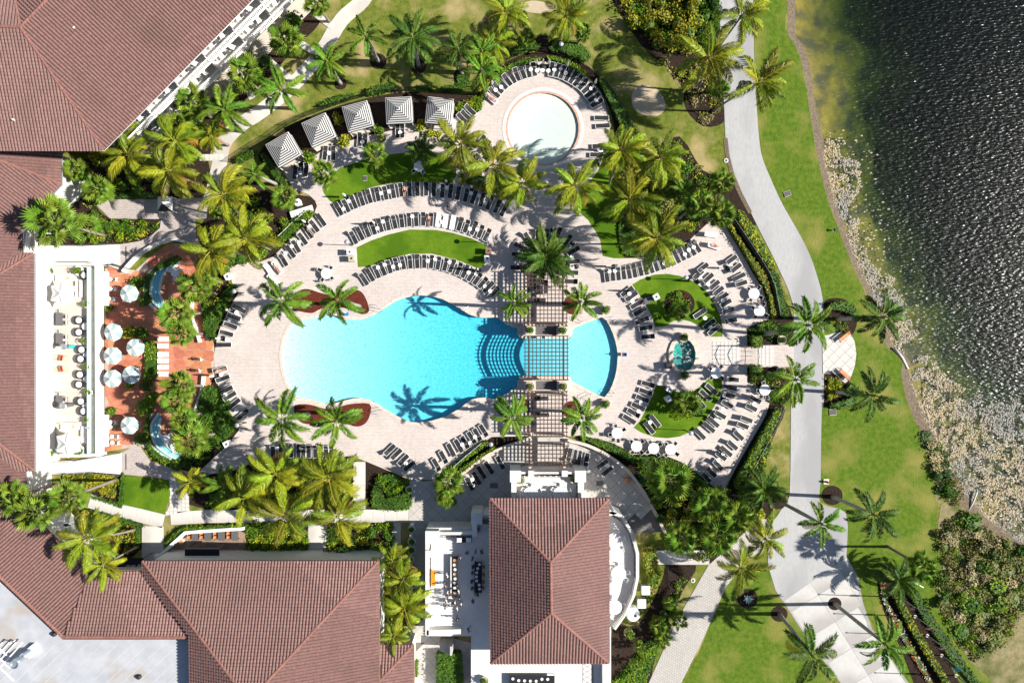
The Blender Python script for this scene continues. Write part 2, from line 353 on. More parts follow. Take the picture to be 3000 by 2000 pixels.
# ================================================================ the setting: land, lake, pools, deck, paths
SH = [(2308,-2500),(2308,0),(2300,89),(2326,128),(2343,166),(2361,242),(2371,319),(2384,400),(2400,484),(2415,548),(2431,602),(2454,663),(2479,732),(2508,800),(2528,838),(2551,897),(2566,922),(2589,979),(2599,1019),(2620,1031),(2645,1063),(2639,1090),(2645,1119),(2655,1170),(2668,1200),(2686,1245),(2712,1280),(2733,1356),(2744,1423),(2790,1452),(2860,1525),(2930,1572),(3000,1605),(3300,1720),(6000,2600)]
main_pool = [(828,1010),(842,966),(862,942),(886,935),(919,931),(957,918),(982,922),(1008,934),(1046,936),(1080,930),(1105,916),(1131,899),(1161,879),(1200,868),(1230,864),(1264,866),(1297,875),(1322,888),(1348,903),(1373,919),(1404,930),(1435,930),(1455,925),(1470,940),(1493,954),(1521,962),(1521,990),
 (1672,990),(1672,963),(1769,925),(1785,950),(1798,980),(1807,1010),(1811,1042),(1808,1080),(1800,1115),(1787,1145),(1769,1167),(1672,1116),(1672,1102),
 (1521,1102),(1521,1134),(1506,1139),(1486,1152),(1455,1173),(1430,1165),(1399,1166),(1379,1172),(1358,1188),(1343,1200),(1328,1208),(1302,1222),(1264,1233),(1225,1238),(1200,1236),(1161,1218),(1131,1200),(1113,1190),(1095,1176),(1067,1167),(1034,1167),(998,1177),(970,1185),(950,1183),(929,1175),(901,1167),(870,1166),(856,1152),(843,1126),(830,1088),(825,1045)]
P_main = ccw(PX(main_pool)); P_wade = ccw(PX(circ(1591,377,105,56))); P_spa = ccw(PX(circ(2003,1040,35,40,49)))
HOLES = [P_main, P_wade, P_spa]
def ground_sheet():
    left = -900; shore = smooth_poly(SH, 4, False)
    out = PX(shore)+[(W(6000,2600).x, -600), (left,-600), (left,600), (W(2308,-2500).x, 600)]
    hol = [ccw(offset(h, .9)) for h in HOLES]
    v, f = tess(out, hol); mb = MB().add([(x, y, 0) for x, y in v], f)
    return struct(mb.build('ground', M['lawn']))
ground_sheet()
def lakebed():
    shore = smooth_poly(SH, 4, False); cols = [(0,.02),(1.2,-.32),(2.6,-.62),(5,-1.1),(8,-2.0),(12,-3.4),(20,-5),(700,-7)]
    mb = MB(); n = len(cols); vs = []; fs = []
    for i, (x, y) in enumerate(shore):
        for j, (dx, z) in enumerate(cols):
            w = W(x, y); k = mno.noise(Vector((w.y*.15, j*3.1, 0)))
            # the bank broadens where the algae lies
            wide = 1+.9*max(0, min(1, (y-1050)/300))
            vs.append((w.x+dx*wide*(1+.35*k), w.y+dx*.15, z if j else -.01))
    for i in range(len(shore)-1):
        for j in range(n-1): fs.append((i*n+j, (i+1)*n+j, (i+1)*n+j+1, i*n+j+1))
    bank = MB(); bank.add(vs, [f for k, f in enumerate(fs) if k % (n-1) < 1]); struct(bank.build('lake_bank', M['mud']))
    mb.add(vs, [f for k, f in enumerate(fs) if k % (n-1) >= 1]); struct(mb.build('lake_bed', M['lakebed']))
    wb = MB(); wb.box((380+20,0,-6.25), (740,1300,11.9)); struct(wb.build('lake_water', M['lake_water']))
lakebed()
# ---- flat sheets
ZL = dict(bed=.03, path=.05, deck=.07, turf=.085, lawn=.02)
def sheet(name, pts, m, z, sm=0, holes=(), edge=None):
    p = smooth_poly(pts, sm) if sm else pts
    poly = ccw(PX(p)); v, f = tess(poly, holes); n = len(poly)
    mb = MB().add([(x, y, z) for x, y in v], f)
    mb.add([(x, y, -.02) for x, y in poly]+[(x, y, z) for x, y in poly], [(i, (i+1) % n, n+(i+1) % n, n+i) for i in range(n)])
    return struct(mb.build(name, m))
# green lake-side lawn and lower lawn (greener than the dry top lawn)
sheet('lakeside_lawn', [(2228,-300)]+[(x-1,y) for x, y in SH[1:29]]+[(2744,1557),(2753,1600),(2775,1622),(2735,1712),(2752,1779),(2802,1868),(2841,1935),(2892,1979),(2960,2080),(2700,2080),(2600,1900),(2530,1780),(2500,1680),(2480,1640),(2480,1500),(2404,1470),(2404,1180),(2410,1000),(2400,830),(2371,744),(2308,627),(2254,515),(2234,464),(2222,380),(2212,220),(2208,0)], M['lawn_green'], .012)
sheet('lower_lawn', [(2065,1870),(2125,1725),(2190,1640),(2250,1655),(2275,1730),(2300,1770),(2378,1890),(2470,2010),(2520,2100),(1960,2100)], M['lawn_green'], .012)
# mulch beds under the planting
BEDS = [
 ('hotel_bed',[(230,470),(330,440),(640,135),(720,60),(905,25),(935,70),(870,135),(800,215),(735,275),(690,330),(640,400),(610,470),(600,575),(270,585),(225,560)]),
 ('corner_bed',[(95,600),(190,520),(268,585),(322,640),(470,642),(468,668),(446,688),(413,706),(357,714),(110,714)]),
 ('west_bed',[(600,640),(640,560),(690,500),(800,560),(905,575),(925,590),(928,606),(918,630),(800,752),(763,767),(706,770),(676,820),(699,859),(684,882),(648,953),(636,991),(626,1008),(600,930),(575,860),(600,790),(590,728),(571,700)]),
 ('west_lower_bed',[(640,1120),(659,1183),(700,1250),(669,1302),(613,1353),(575,1388),(490,1366),(440,1335),(480,1330),(540,1340),(590,1310),(575,1250),(600,1180),(626,1098)]),
 ('corner_lower_bed',[(180,1388),(281,1382),(357,1390),(366,1395),(362,1478),(263,1447),(200,1440)]),
 ('lower_left_bed',[(150,1500),(268,1489),(415,1530),(415,1605),(300,1680),(200,1640)]),
 ('grove_bed',[(615,1385),(690,1376),(775,1345),(1034,1337),(1034,1488),(600,1490),(560,1440)]),
 ('south_bed',[(600,1530),(903,1530),(903,1650),(600,1650)]),
 ('south_bed_right',[(957,1530),(1148,1530),(1148,1720),(1215,1700),(1215,1900),(1110,1900),(1110,1650),(957,1650)]),
 ('shrub_square_bed',[(1072,1352),(1200,1412),(1202,1490),(1072,1489)]),
 ('cabana_bed',[(776,425),(842,372),(949,326),(1067,290),(1200,270),(1392,275),(1442,218),(1493,180),(1540,160),(1440,250),(1400,330),(1330,345),(1250,360),(1080,400),(960,430),(880,490),(830,500),(760,470)]),
 ('wading_hedge_bed',[(1400,300),(1442,218),(1493,176),(1570,152),(1646,161),(1710,188),(1748,220),(1810,300),(1870,390),(1900,470),(1780,480),(1800,400),(1786,320),(1740,240),(1680,200),(1591,182),(1510,198),(1440,256)]),
 ('wading_gate_bed',[(1565,112),(1625,115),(1608,180),(1580,182)]),
 ('top_shrub_bed',[(1790,-60),(2108,-60),(2112,115),(2121,306),(2118,360),(2060,370),(2010,320),(1995,250),(1950,190),(1910,165),(1850,90)]),
 ('grove_right_bed',[(1770,470),(1900,440),(1990,400),(2060,500),(2140,520),(2170,566),(2215,660),(2100,640),(2060,680),(2017,708),(1935,760),(1830,757),(1790,600)]),
 ('mid_palm_bed',[(1332,455),(1360,440),(1400,500),(1470,560),(1530,590),(1510,600),(1470,590),(1420,560),(1340,535)]),
 ('path_side_bed',[(2118,640),(2150,610),(2200,690),(2250,800),(2290,870),(2312,900),(2325,960),(2260,960),(2200,790),(2160,715)]),
 ('gate_bed_upper',[(2188,962),(2262,935),(2325,950),(2320,1004),(2190,1012)]),
 ('gate_bed_lower',[(2188,1076),(2310,1080),(2318,1160),(2262,1180),(2188,1120)]),
 ('right_low_bed',[(2262,1175),(2300,1200),(2262,1290),(2230,1390),(2210,1440),(2130,1440),(2170,1345),(2208,1278),(2244,1214)]),
 ('south_arc_bed',[(1440,1279),(1542,1278),(1400,1345),(1335,1395),(1290,1400),(1310,1370)]),
 ('south_arc_right_bed',[(1697,1275),(1779,1292),(1826,1313),(1851,1331),(1953,1336),(2042,1385),(2115,1440),(2210,1450),(2260,1500),(2150,1600),(2075,1650),(1950,1610),(1950,1555),(1900,1450),(1840,1370),(1750,1310),(1690,1290)]),
 ('east_bed',[(1795,1840),(1870,1830),(1940,1700),(1955,1655),(2040,1655),(2000,1730),(1930,1880),(1880,2080),(1780,2080)]),
 ('island_bed',circ(1990,890,45,24,40)),
 ('roadside_bed_upper',[(2412,890),(2440,873),(2480,880),(2505,920),(2510,950),(2490,985),(2440,970),(2412,960)]),
 ('roadside_bed_lower',[(2415,1095),(2440,1095),(2500,1125),(2508,1160),(2495,1190),(2430,1195),(2412,1180)]),
 ('flag_bed',[(2572,1690),(2600,1670),(2640,1700),(2700,1800),(2790,1960),(2840,2080),(2720,2080),(2640,1900),(2590,1790)]),
]
for i, (nme, p) in enumerate(BEDS): sheet(nme, p, M['mulch'], .022+.0009*i, 3 if len(p) < 30 else 0)
for i, (x, y, r) in enumerate([(1108,180,24),(998,246,18),(1225,195,23),(2280,1467,25),(2438,1450,30),(2283,1797,24),(2445,1767,20),(2190,1752,30),(1353,222,24)]):
    sheet('tree_ring', circ(x, y, r, 20, r*.95), M['mulch'], .058)
sheet('scrub_ground', [(2757,1477),(2790,1455),(2860,1528),(2930,1575),(3000,1608),(3300,1720),(3300,2200),(2930,2040),(2892,1979),(2841,1935),(2802,1868),(2752,1779),(2735,1712),(2775,1622),(2744,1557)], M['scrub_ground'], .02)
sheet('scrub_ground', [(2690,1245),(2712,1282),(2733,1356),(2744,1423),(2757,1477),(2742,1470),(2735,1420),(2722,1350),(2700,1285)], M['scrub_ground'], .02)
sheet('bare_soil', [(1868,330),(1850,290),(1870,250),(1925,262),(1950,310),(1925,340)], M['sand_tan'], .016, 4)
sheet('bare_soil', [(1520,20),(1560,2),(1620,15),(1630,30),(1590,40),(1545,35)], M['sand_tan'], .016, 4)
# ---- roads and paths
road_l = [(2104,-300),(2106,0),(2112,115),(2121,306),(2125,400),(2132,451),(2147,515),(2170,566),(2200,624),(2234,693),(2267,757),(2287,800),(2310,851),(2323,900),(2325,960),(2322,1100),(2320,1162),(2317,1200),(2313,1442),(2290,1490),(2262,1530)]
road_r = [(2205,-300),(2206,0),(2211,219),(2223,400),(2234,464),(2254,515),(2285,584),(2308,627),(2343,688),(2371,744),(2391,800),(2409,870),(2413,960),(2413,1183),(2407,1200),(2404,1405),(2404,1475),(2478,1502),(2479,1628)]
sheet('lake_path', smooth_poly(road_l,3,False)+[(2250,1600),(2250,1656),(2272,1728),(2292,1759),(2400,1690)]+smooth_poly(road_r,3,False)[::-1], M['asphalt'], .045)
sheet('driveway', [(2479,1628),(2512,1684),(2529,1767),(2554,1840),(2607,1924),(2663,2000),(2720,2090),(2520,2090),(2462,2000),(2378,1890),(2292,1759)], M['drive_joint'], .040, 0)
sheet('kerb_strip', strip([(2125,405),(2131,455),(2145,512),(2168,566),(2198,624)],12), M['mud'], .05)
sheet('brick_road', [(2262,1525),(2225,1515),(2150,1588),(2075,1655),(1980,1820),(1900,2000),(1870,2080),(1960,2080),(1995,2000),(2060,1870),(2125,1720),(2185,1640),(2255,1600)], M['grid_road'], .049)
sheet('footpath', strip(smooth_poly([(1090,-60),(1065,0),(1000,60),(945,150),(890,215),(830,275),(760,330),(700,370),(655,420),(643,480),(625,560),(612,600)],4,False),43), M['concrete'], .05)
for k, (a, b) in enumerate((((917,35),(975,80)),((870,120),(925,158)),((760,155),(855,235)),((715,240),(740,290)),((585,462),(655,462)))):
    n = 7 if k in (2,) else 5
    for i in range(n):
        x = a[0]+(b[0]-a[0])*(i+.5)/n; y = a[1]+(b[1]-a[1])*(i+.5)/n; an = math.atan2(-(b[1]-a[1]), b[0]-a[0])
        o = MB().box((0,0,.04), (math.hypot(b[0]-a[0], b[1]-a[1])*S/n-.06, .95, .06)).build('stepping_stone', M['concrete']); o.location = W(x,y,.02); o.rotation_euler.z = an
        reg(o, 'square concrete stepping stone', 'stepping stone', ['by the top shrub','below the top fan palm','crossing the middle lawn','below the left fan palm','at the footpath end'][k], i, None, 'along its row')
BP = sheet('brick_path', [(268,585),(470,583),(600,580),(612,600),(605,640),(571,642),(575,690),(590,724),(523,700),(485,703),(434,729),(398,757),(367,793),(352,790),(350,716),(413,706),(446,688),(469,668),(472,642),(322,640)], M['brick_path'], .052)
sheet('brick_path', [(357,1325),(405,1298),(440,1350),(490,1366),(580,1386),(575,1412),(548,1412),(550,1440),(556,1497),(482,1511),(500,1470),(494,1405),(440,1395),(357,1389)], M['brick_path'], .052)
# ---- slab pieces laid on a structure
def poly_clip(sub, cx, cy, nx, ny, d):
    out = []
    for i in range(len(sub)):
        a, b = sub[i-1], sub[i]; da = (a[0]-cx)*nx+(a[1]-cy)*ny-d; db = (b[0]-cx)*nx+(b[1]-cy)*ny-d
        if da <= 0: out.append(a)
        if (da < 0) != (db < 0):
            t = da/(da-db); out.append((a[0]+(b[0]-a[0])*t, a[1]+(b[1]-a[1])*t))
    return out
def slab_piece(name, poly, z0, z1, m, parent, bev=.01):
    if len(poly) < 3 or abs(area(poly)) < .02: return
    poly = ccw(poly); cx = sum(p[0] for p in poly)/len(poly); cy = sum(p[1] for p in poly)/len(poly); n = len(poly)
    q = [(p[0]-cx, p[1]-cy) for p in poly]
    mb = MB().add([(x,y,0) for x,y in q]+[(x,y,z1-z0) for x,y in q], [tuple(range(n,2*n))]+[(i,(i+1)%n,n+(i+1)%n,n+i) for i in range(n)])
    o = mb.build(name, m, parent); o.location = (cx, cy, z0); return o
def tiles(parent, poly_px, pitch, rot, z, m, name='tile', gap=.03, th=.02, limit=300, zc=0, org=(0,0)):
    poly = ccw(PX(poly_px, zc)); ca, sa = math.cos(rot), math.sin(rot); px, py = pitch if isinstance(pitch, tuple) else (pitch, pitch)
    us = [p[0]*ca+p[1]*sa for p in poly]; vs = [-p[0]*sa+p[1]*ca for p in poly]; cells = []
    for i in range(int(min(us)//px)-1, int(max(us)//px)+2):
        for j in range(int(min(vs)//py)-1, int(max(vs)//py)+2):
            u, v = (i+.5)*px, (j+.5)*py; x, y = u*ca-v*sa, u*sa+v*ca
            cor = [(u+a*(px-gap)/2, v+b*(py-gap)/2) for a, b in ((-1,-1),(1,-1),(1,1),(-1,1))]
            cor = [(a*ca-b*sa, a*sa+b*ca) for a, b in cor]; ins = [inside(a, b, poly) for a, b in cor]
            if all(ins): cells.append((x*x+y*y, cor, (x, y), True))
            elif any(ins): cells.append((x*x+y*y, cor, (x, y), False))
    cells.sort(key=lambda t: t[0]); me = None
    for k, (_, cor, c, full) in enumerate(cells[:limit]):
        if full:
            if me is None: me = MB().box((0,0,th/2), (px-gap, py-gap, th)).mesh(name, m)
            inst(name, me, parent, (c[0], c[1], z), (0,0,rot))
        else:
            q = cor_clip(cor, poly, max(1.3, px*.78))
            if q: slab_piece(name, q, z, z+th, m, parent)
def cor_clip(cor, poly, far=2.0):
    """clip a cell by the nearest polygon edges (locally convex)"""
    cx = sum(c[0] for c in cor)/4; cy = sum(c[1] for c in cor)/4; out = cor; n = len(poly)
    for i in range(n):
        a, b = poly[i], poly[(i+1) % n]; ex, ey = b[0]-a[0], b[1]-a[1]; l = math.hypot(ex, ey)
        if l < 1e-6: continue
        t = max(0, min(1, ((cx-a[0])*ex+(cy-a[1])*ey)/l/l))
        if math.hypot(a[0]+ex*t-cx, a[1]+ey*t-cy) > far: continue
        out = poly_clip(out, a[0], a[1], ey/l, -ex/l, -.01)
        if len(out) < 3: return None
    return out
def vclip(c, x, y, poly):
    n = len(poly)
    for i in range(n):
        a, b = poly[i], poly[(i+1) % n]; ex, ey = b[0]-a[0], b[1]-a[1]; l = math.hypot(ex, ey); t = ((x-a[0])*ex+(y-a[1])*ey)/l/l
        if -.2 < t < 1.2 and abs((x-a[0])*ey-(y-a[1])*ex)/l < 1.8: c = poly_clip(c, a[0], a[1], ey/l, -ex/l, -.02)
        if len(c) < 3: return None
    return c
def voronoi(parent, poly_px, size, z, m, name='flagstone', gap=.05, th=.03, seed=3):
    poly = ccw(PX(poly_px)); rr = random.Random(seed); xs = [p[0] for p in poly]; ys = [p[1] for p in poly]; P = []
    i = min(xs)-size
    while i < max(xs)+size:
        j = min(ys)-size
        while j < max(ys)+size:
            P.append((i+rr.uniform(-.38,.38)*size, j+rr.uniform(-.38,.38)*size)); j += size
        i += size
    for (x, y) in P:
        if not inside(x, y, poly): continue
        c = [(x-2*size,y-2*size),(x+2*size,y-2*size),(x+2*size,y+2*size),(x-2*size,y+2*size)]
        for (a, b) in P:
            d = math.hypot(a-x, b-y)
            if 1e-6 < d < 3*size: c = poly_clip(c, x, y, (a-x)/d, (b-y)/d, d/2-gap/2)
        if len(c) >= 3: c = vclip(c, x, y, poly)
        if c and len(c) >= 3: slab_piece(name, c, z, z+th, m, parent)
# driveway slabs
DR = bpy.data.objects['driveway']
tiles(DR, [(2479,1632),(2510,1684),(2527,1767),(2552,1840),(2605,1924),(2661,2000),(2716,2088),(2522,2088),(2464,2000),(2380,1890),(2296,1759)], 4.6, R(32), .042, M['concrete_drive'], 'concrete_slab', .05, .012)
# concrete walks of slabs
def walk(name, line_px, w_px, pitch_m, m='concrete'):
    p = strip(line_px, w_px); base = sheet(name, p, M['joint'], .045); acc = 0
    for a, b in zip(line_px, line_px[1:]):
        A, B = W(*a), W(*b); L = (B-A).length; n = max(1, round(L/pitch_m)); an = math.atan2(B.y-A.y, B.x-A.x)
        for i in range(n):
            c = A.lerp(B, (i+.5)/n); o = MB().box((0,0,0), (L/n-.03, w_px*S-.03, .02)).build('concrete_slab', M[m], base); o.location = (c.x, c.y, .052); o.rotation_euler.z = an
    return base
walk('garden_walk', [(262,1467),(362,1497),(480,1526)], 40, 1.9)
walk('garden_walk', [(500,1518),(600,1512),(1198,1510)], 38, 1.8)
walk('garden_walk', [(448,1540),(448,1662)], 64, 3.0)
walk('garden_walk', [(1053,1352),(1053,1489)], 36, 3.4)
walk('garden_walk', [(1161,1530),(1161,1720)], 27, 3.4)
walk('garden_walk', [(930,1530),(930,1650)], 54, 2.6)
walk('garden_walk', [(1922,1632),(2078,1632)], 42, 1.7)
# ---- pool deck
deck = [(1420,290),(1400,330),(1330,345),(1240,362),(1080,398),(960,430),(880,490),(826,494),(860,553),(906,571),(924,589),(929,604),(919,630),(801,752),(763,767),(706,770),(655,795),(676,820),(699,859),(684,882),(648,953),(636,991),(627,1042),(629,1075),(636,1119),(659,1183),(702,1258),(689,1274),(669,1302),(613,1353),(575,1388),(592,1392),(690,1376),(775,1340),(1034,1335),(1071,1350),(1200,1404),(1270,1404),(1300,1376),(1440,1279),(1542,1277),(1665,1277),(1697,1274),(1779,1292),(1826,1312),(1851,1330),(1902,1329),(1953,1335),(2004,1356),(2042,1384),(2083,1419),(2119,1437),(2170,1343),(2208,1277),(2231,1238),(2244,1213),(2257,1170),(2262,1142),(2188,1119),(2188,1075),(2325,1074),(2325,1010),(2189,1012),(2188,961),(2253,933),(2246,884),(2234,846),(2205,800),(2155,714),(2124,663),(2083,645),(2017,706),(1935,755),(1800,757),(1766,750),(1759,706),(1743,675),(1723,645),(1685,612),(1690,580),(1751,502),(1775,440),(1786,400),(1785,345),(1768,290),(1735,244),(1690,208),(1640,187),(1591,180),(1540,186),(1490,207),(1450,240)]
dk = [PX(h) if False else h for h in HOLES]
sheet('pool_deck', deck, M['deck'], ZL['deck'], 0, [ccw(offset(h, .05)) for h in HOLES])
# synthetic lawns set in the deck
TURF = {
 'upper_turf': [(993,494),(944,548),(949,566),(967,589),(985,598),(1034,573),(1085,550),(1136,539),(1200,533),(1328,536),(1338,510),(1330,470),(1297,451),(1200,447),(1131,454),(1059,471)],
 'crescent_turf': [(1045,725),(1049,783),(1085,780),(1136,760),(1200,744),(1264,743),(1302,752),(1353,767),(1396,785),(1419,780),(1426,719),(1379,698),(1328,683),(1277,674),(1200,673),(1136,688),(1085,706)],
 'island_turf_upper': [(1852,834),(1874,820),(1915,805),(1953,802),(1991,808),(2017,817),(2042,831),(2068,851),(2093,889),(2109,922),(2116,958),(2116,986),(2078,986),(2063,968),(2045,953),(2024,942),(1999,936),(1973,940),(1948,956),(1920,958),(1910,927),(1896,899),(1874,864)],
 'island_turf_lower': [(1922,1127),(1951,1132),(1973,1144),(1999,1151),(2030,1146),(2055,1129),(2075,1109),(2116,1104),(2115,1132),(2106,1167),(2083,1205),(2060,1238),(2030,1261),(1991,1278),(1953,1283),(1915,1279),(1877,1265),(1856,1252),(1874,1233),(1892,1200),(1907,1167)],
 'grove_turf': [(1751,502),(1695,575),(1684,600),(1686,612),(1723,645),(1743,675),(1759,706),(1766,750),(1800,757),(1830,757),(1810,680),(1800,600),(1800,520),(1780,480)],
 'lower_left_turf': [(367,1393),(495,1404),(500,1447),(482,1504),(362,1478)],
}
for i, (k, p) in enumerate(TURF.items()): sheet(k, p, M['turf'], ZL['turf']+.001*i)
sheet('planting_circle', circ(1990,890,45,28,41), M['mulch'], .1)
for nme, p in (('red_mulch_bed',[(858,905),(860,870),(880,850),(905,847),(940,858),(975,863),(1010,852),(1050,850),(1070,870),(1082,910),(1060,920),(1020,905),(985,900),(940,905),(915,917),(880,912)]),
               ('red_mulch_bed',[(862,1190),(885,1183),(915,1186),(950,1196),(985,1196),(1020,1184),(1082,1182),(1084,1215),(1070,1240),(1045,1249),(1010,1240),(950,1236),(900,1242),(870,1225)]),
               ('red_mulch_bed',circ(1676,893,25,20,28)),('red_mulch_bed',circ(1674,1200,25,20,26)),('red_mulch_bed',circ(1530,905,16,16,20)),('red_mulch_bed',circ(1533,1182,14,16,16))):
    sheet(nme, p, M['red_mulch'], .1, 3)
# ---- pools
def pool(name, P, depth, floor_m, water_m, zw=-.06, rim=.07, grid=1.2, tile_m='pool_tile', step=0):
    xs = [p[0] for p in P]; ys = [p[1] for p in P]; pts = []; x = min(xs)
    inner = ccw(offset(P, -.25))
    while x < max(xs):
        y = min(ys)
        while y < max(ys):
            if inside(x, y, inner): pts.append((x, y))
            y += grid
        x += grid
    v, f = tess(P, (), pts); mb = MB().add([(a, b, -depth(a, b)) for a, b in v], f)
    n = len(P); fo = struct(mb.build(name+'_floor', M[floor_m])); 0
    wl_ = MB().add([(a, b, -depth(a, b)-.02) for a, b in P]+[(a, b, -.28) for a, b in P], [(n+i, n+(i+1) % n, (i+1) % n, i) for i in range(n)], 0)
    wl_.add([(a, b, -.28) for a, b in P]+[(a, b, rim) for a, b in P], [(n+i, n+(i+1) % n, (i+1) % n, i) for i in range(n)], 1)
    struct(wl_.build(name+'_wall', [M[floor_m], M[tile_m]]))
    Q = ccw(offset(P, .03)); w = MB(); gp = []; wav = lambda a, b: 0
    if name == 'main_pool':
        qi = ccw(offset(P, -.1)); x = min(xs); k = 0
        def wav(a, b): return .011*(mno.noise(Vector((a*1.1, b*1.1, 0)))+.75*mno.noise(Vector((a*2.4, b*2.4, 7))))
        while x < max(xs):
            y = min(ys)+(.07 if k % 2 else 0)
            while y < max(ys):
                if inside(x, y, qi): gp.append((x, y))
                y += .14
            x += .14; k += 1
    vv, ff = tess(Q, (), gp); w.add([(a, b, zw+wav(a, b)) for a, b in vv], ff); vv, ff = tess(Q); w.add([(a, b, -4) for a, b in vv], [t[::-1] for t in ff])
    w.add([(a, b, -4) for a, b in Q]+[(a, b, zw) for a, b in Q], [(i, (i+1) % len(Q), len(Q)+(i+1) % len(Q), len(Q)+i) for i in range(len(Q))])
    wo = struct(w.build(name+'_water', M[water_m], None, name == 'main_pool'))
def lerp_tab(T, x):
    if x <= T[0][0]: return T[0][1]
    for (a, b), (c, d) in zip(T, T[1:]):
        if x <= c: return b+(d-b)*(x-a)/(c-a)
    return T[-1][1]
DT = [(825,.14),(880,.26),(960,.4),(1100,.58),(1250,.85),(1400,1.05),(1500,1.1),(1560,.85),(1672,.5),(1811,.62)]
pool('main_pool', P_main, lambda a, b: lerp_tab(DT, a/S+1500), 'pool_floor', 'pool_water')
pool('wading_pool', P_wade, lambda a, b: .16+.16*max(0, 1-((a-W(1591,377).x)**2+(b-W(1591,377).y)**2)/27), 'wading_floor', 'wading_water', tile_m='salmon')
pool('spa', P_spa, lambda a, b: .9, 'spa_floor', 'spa_water', tile_m='salmon', grid=.8)
def resample(P, step):
    out = []; n = len(P)
    L = [0]
    for i in range(n): L.append(L[-1]+math.hypot(P[(i+1) % n][0]-P[i][0], P[(i+1) % n][1]-P[i][1]))
    k = max(8, int(L[-1]/step))
    for j in range(k):
        s_ = L[-1]*j/k; i = 0
        while L[i+1] < s_: i += 1
        t = (s_-L[i])/max(1e-9, L[i+1]-L[i]); a, b = P[i], P[(i+1) % n]; out.append((a[0]+(b[0]-a[0])*t, a[1]+(b[1]-a[1])*t))
    return out
def coping(name, P, w, z0, z1, m, step=1.0, off=-.06, skip=None):
    P = resample(P, step); n = len(P); A = offset(P, off); B = offset(P, off+w)
    base = struct(MB().add([(a[0],a[1],z0-.004) for a in A]+[(b[0],b[1],z0-.004) for b in B], [(i, n+i, n+(i+1)%n, (i+1)%n) for i in range(n)]).build(name, M['grout']))
    for i in range(n):
        j = (i+1) % n; g = .012
        def mix(a, b, t): return (a[0]+(b[0]-a[0])*t, a[1]+(b[1]-a[1])*t)
        t = g/max(.1, math.hypot(P[j][0]-P[i][0], P[j][1]-P[i][1]))
        slab_piece('coping_stone', [mix(A[i],A[j],t), mix(B[i],B[j],t), mix(B[i],B[j],1-t), mix(A[i],A[j],1-t)], z0, z1, m, base)
coping('main_pool_coping', P_main, .42, .074, .11, M['coping'], 1.1)
coping('wading_pool_rim', P_wade, .28, .074, .105, M['salmon'], .85)
coping('wading_pool_coping', ccw(offset(P_wade, .24)), .5, .074, .11, M['white_render'], 1.0, 0)
coping('spa_coping', P_spa, .62, .074, .32, M['coping'], .9)

# patterned paving by the gate and the lower left path
def medallions(name, poly, z):
    b = sheet(name, poly, M['coping'], z); P = ccw(PX(poly)); me = MB().box((0,0,.008),(.54,.54,.016)).mesh('paving_tile', M['plaza'])
    md = MB().lathe([(.22,0),(.22,.012)], 10).mesh('medallion', M['white_render']); xs = [p[0] for p in P]; ys = [p[1] for p in P]; x = min(xs)+.3; k = 0
    while x < max(xs):
        y = min(ys)+.3
        while y < max(ys):
            if inside(x, y, P) and k < 300: inst('paving_tile', me, b, (x, y, z)); inst('medallion', md, b, (x, y, z+.016)); k += 1
            y += .58
        x += .58
medallions('gate_paving', [(2086,995),(2168,995),(2168,1070),(2086,1070)], .076)
medallions('gate_paving', [(2218,1014),(2268,1014),(2268,1070),(2218,1070)], .076)
medallions('patterned_path', [(496,1386),(545,1412),(548,1440),(553,1496),(485,1508),(502,1470)], .062)
# grey south plaza of diagonal tiles
plz = [(1198,1405),(1270,1405),(1343,1394),(1400,1352),(1460,1312),(1542,1280),(1660,1280),(1740,1310),(1830,1370),(1880,1430),(1920,1500),(1946,1556),(1870,1562),(1800,1600),(1440,1700),(1245,1720),(1215,1720),(1198,1530)]
PZ = sheet('south_plaza', plz, M['joint'], .078)
tiles(PZ, plz, 1.27, R(45), .079, M['plaza'], 'paving_tile', .035, .02)
# semicircle lookout by the lake
lk = [(2408,985),(2470,968),(2490,975),(2503,1000),(2508,1035),(2504,1070),(2490,1110),(2475,1122),(2440,1095),(2410,1095)]
LO = sheet('lookout', lk, M['joint'], .078); tiles(LO, lk, 1.15, R(45), .079, M['concrete'], 'paving_tile', .03, .02)
# orange flagstone patio
pat = [(308,786),(335,776),(398,792),(436,757),(490,716),(550,712),(588,728),(600,790),(575,850),(600,920),(627,1008),(627,1098),(600,1180),(575,1250),(590,1310),(540,1340),(480,1330),(412,1306),(308,1322)]
PT = sheet('flagstone_patio', pat, M['grout'], .066); voronoi(PT, pat, 1.38, .067, M['terracotta'])
# ================================================================ buildings
TP = .42
def tile_mesh(w=TP, l=TP*1.12):
    us = [(-.5,0),(-.3,.10),(0,.15),(.3,.10),(.5,0)]; v = []; f = []
    for k, (yy, dz) in enumerate(((-l/2, .085), (l/2, 0))):
        for u, h in us: v.append((u*w, yy, h*w/.42+dz))
    for i in range(4): f.append((i, i+1, 6+i, 5+i))
    n = len(v); v += [(u*w, -l/2, -.02) for u, h in us]
    for i in range(4): f.append((n+i, n+i+1, i+1, i))
    return v, f
TV, TF = tile_mesh()
TILE = MB().add(TV, TF).mesh('roof_tile', M['roof_tile'])
RV = MB(); 
for k in range(2): pass
_r = []
for yy, sc_ in ((-.26,1.08),(.26,.92)):
    for a in range(6): _r.append((math.cos(math.pi*a/5)*.2*sc_, yy, math.sin(math.pi*a/5)*.15*sc_))
RV.add(_r, [(i, 6+i, 7+i, i+1) for i in range(5)]+[tuple(range(6)), tuple(range(11,5,-1))]); RIDGE = RV.mesh('ridge_tile', M['ridge_tile'])
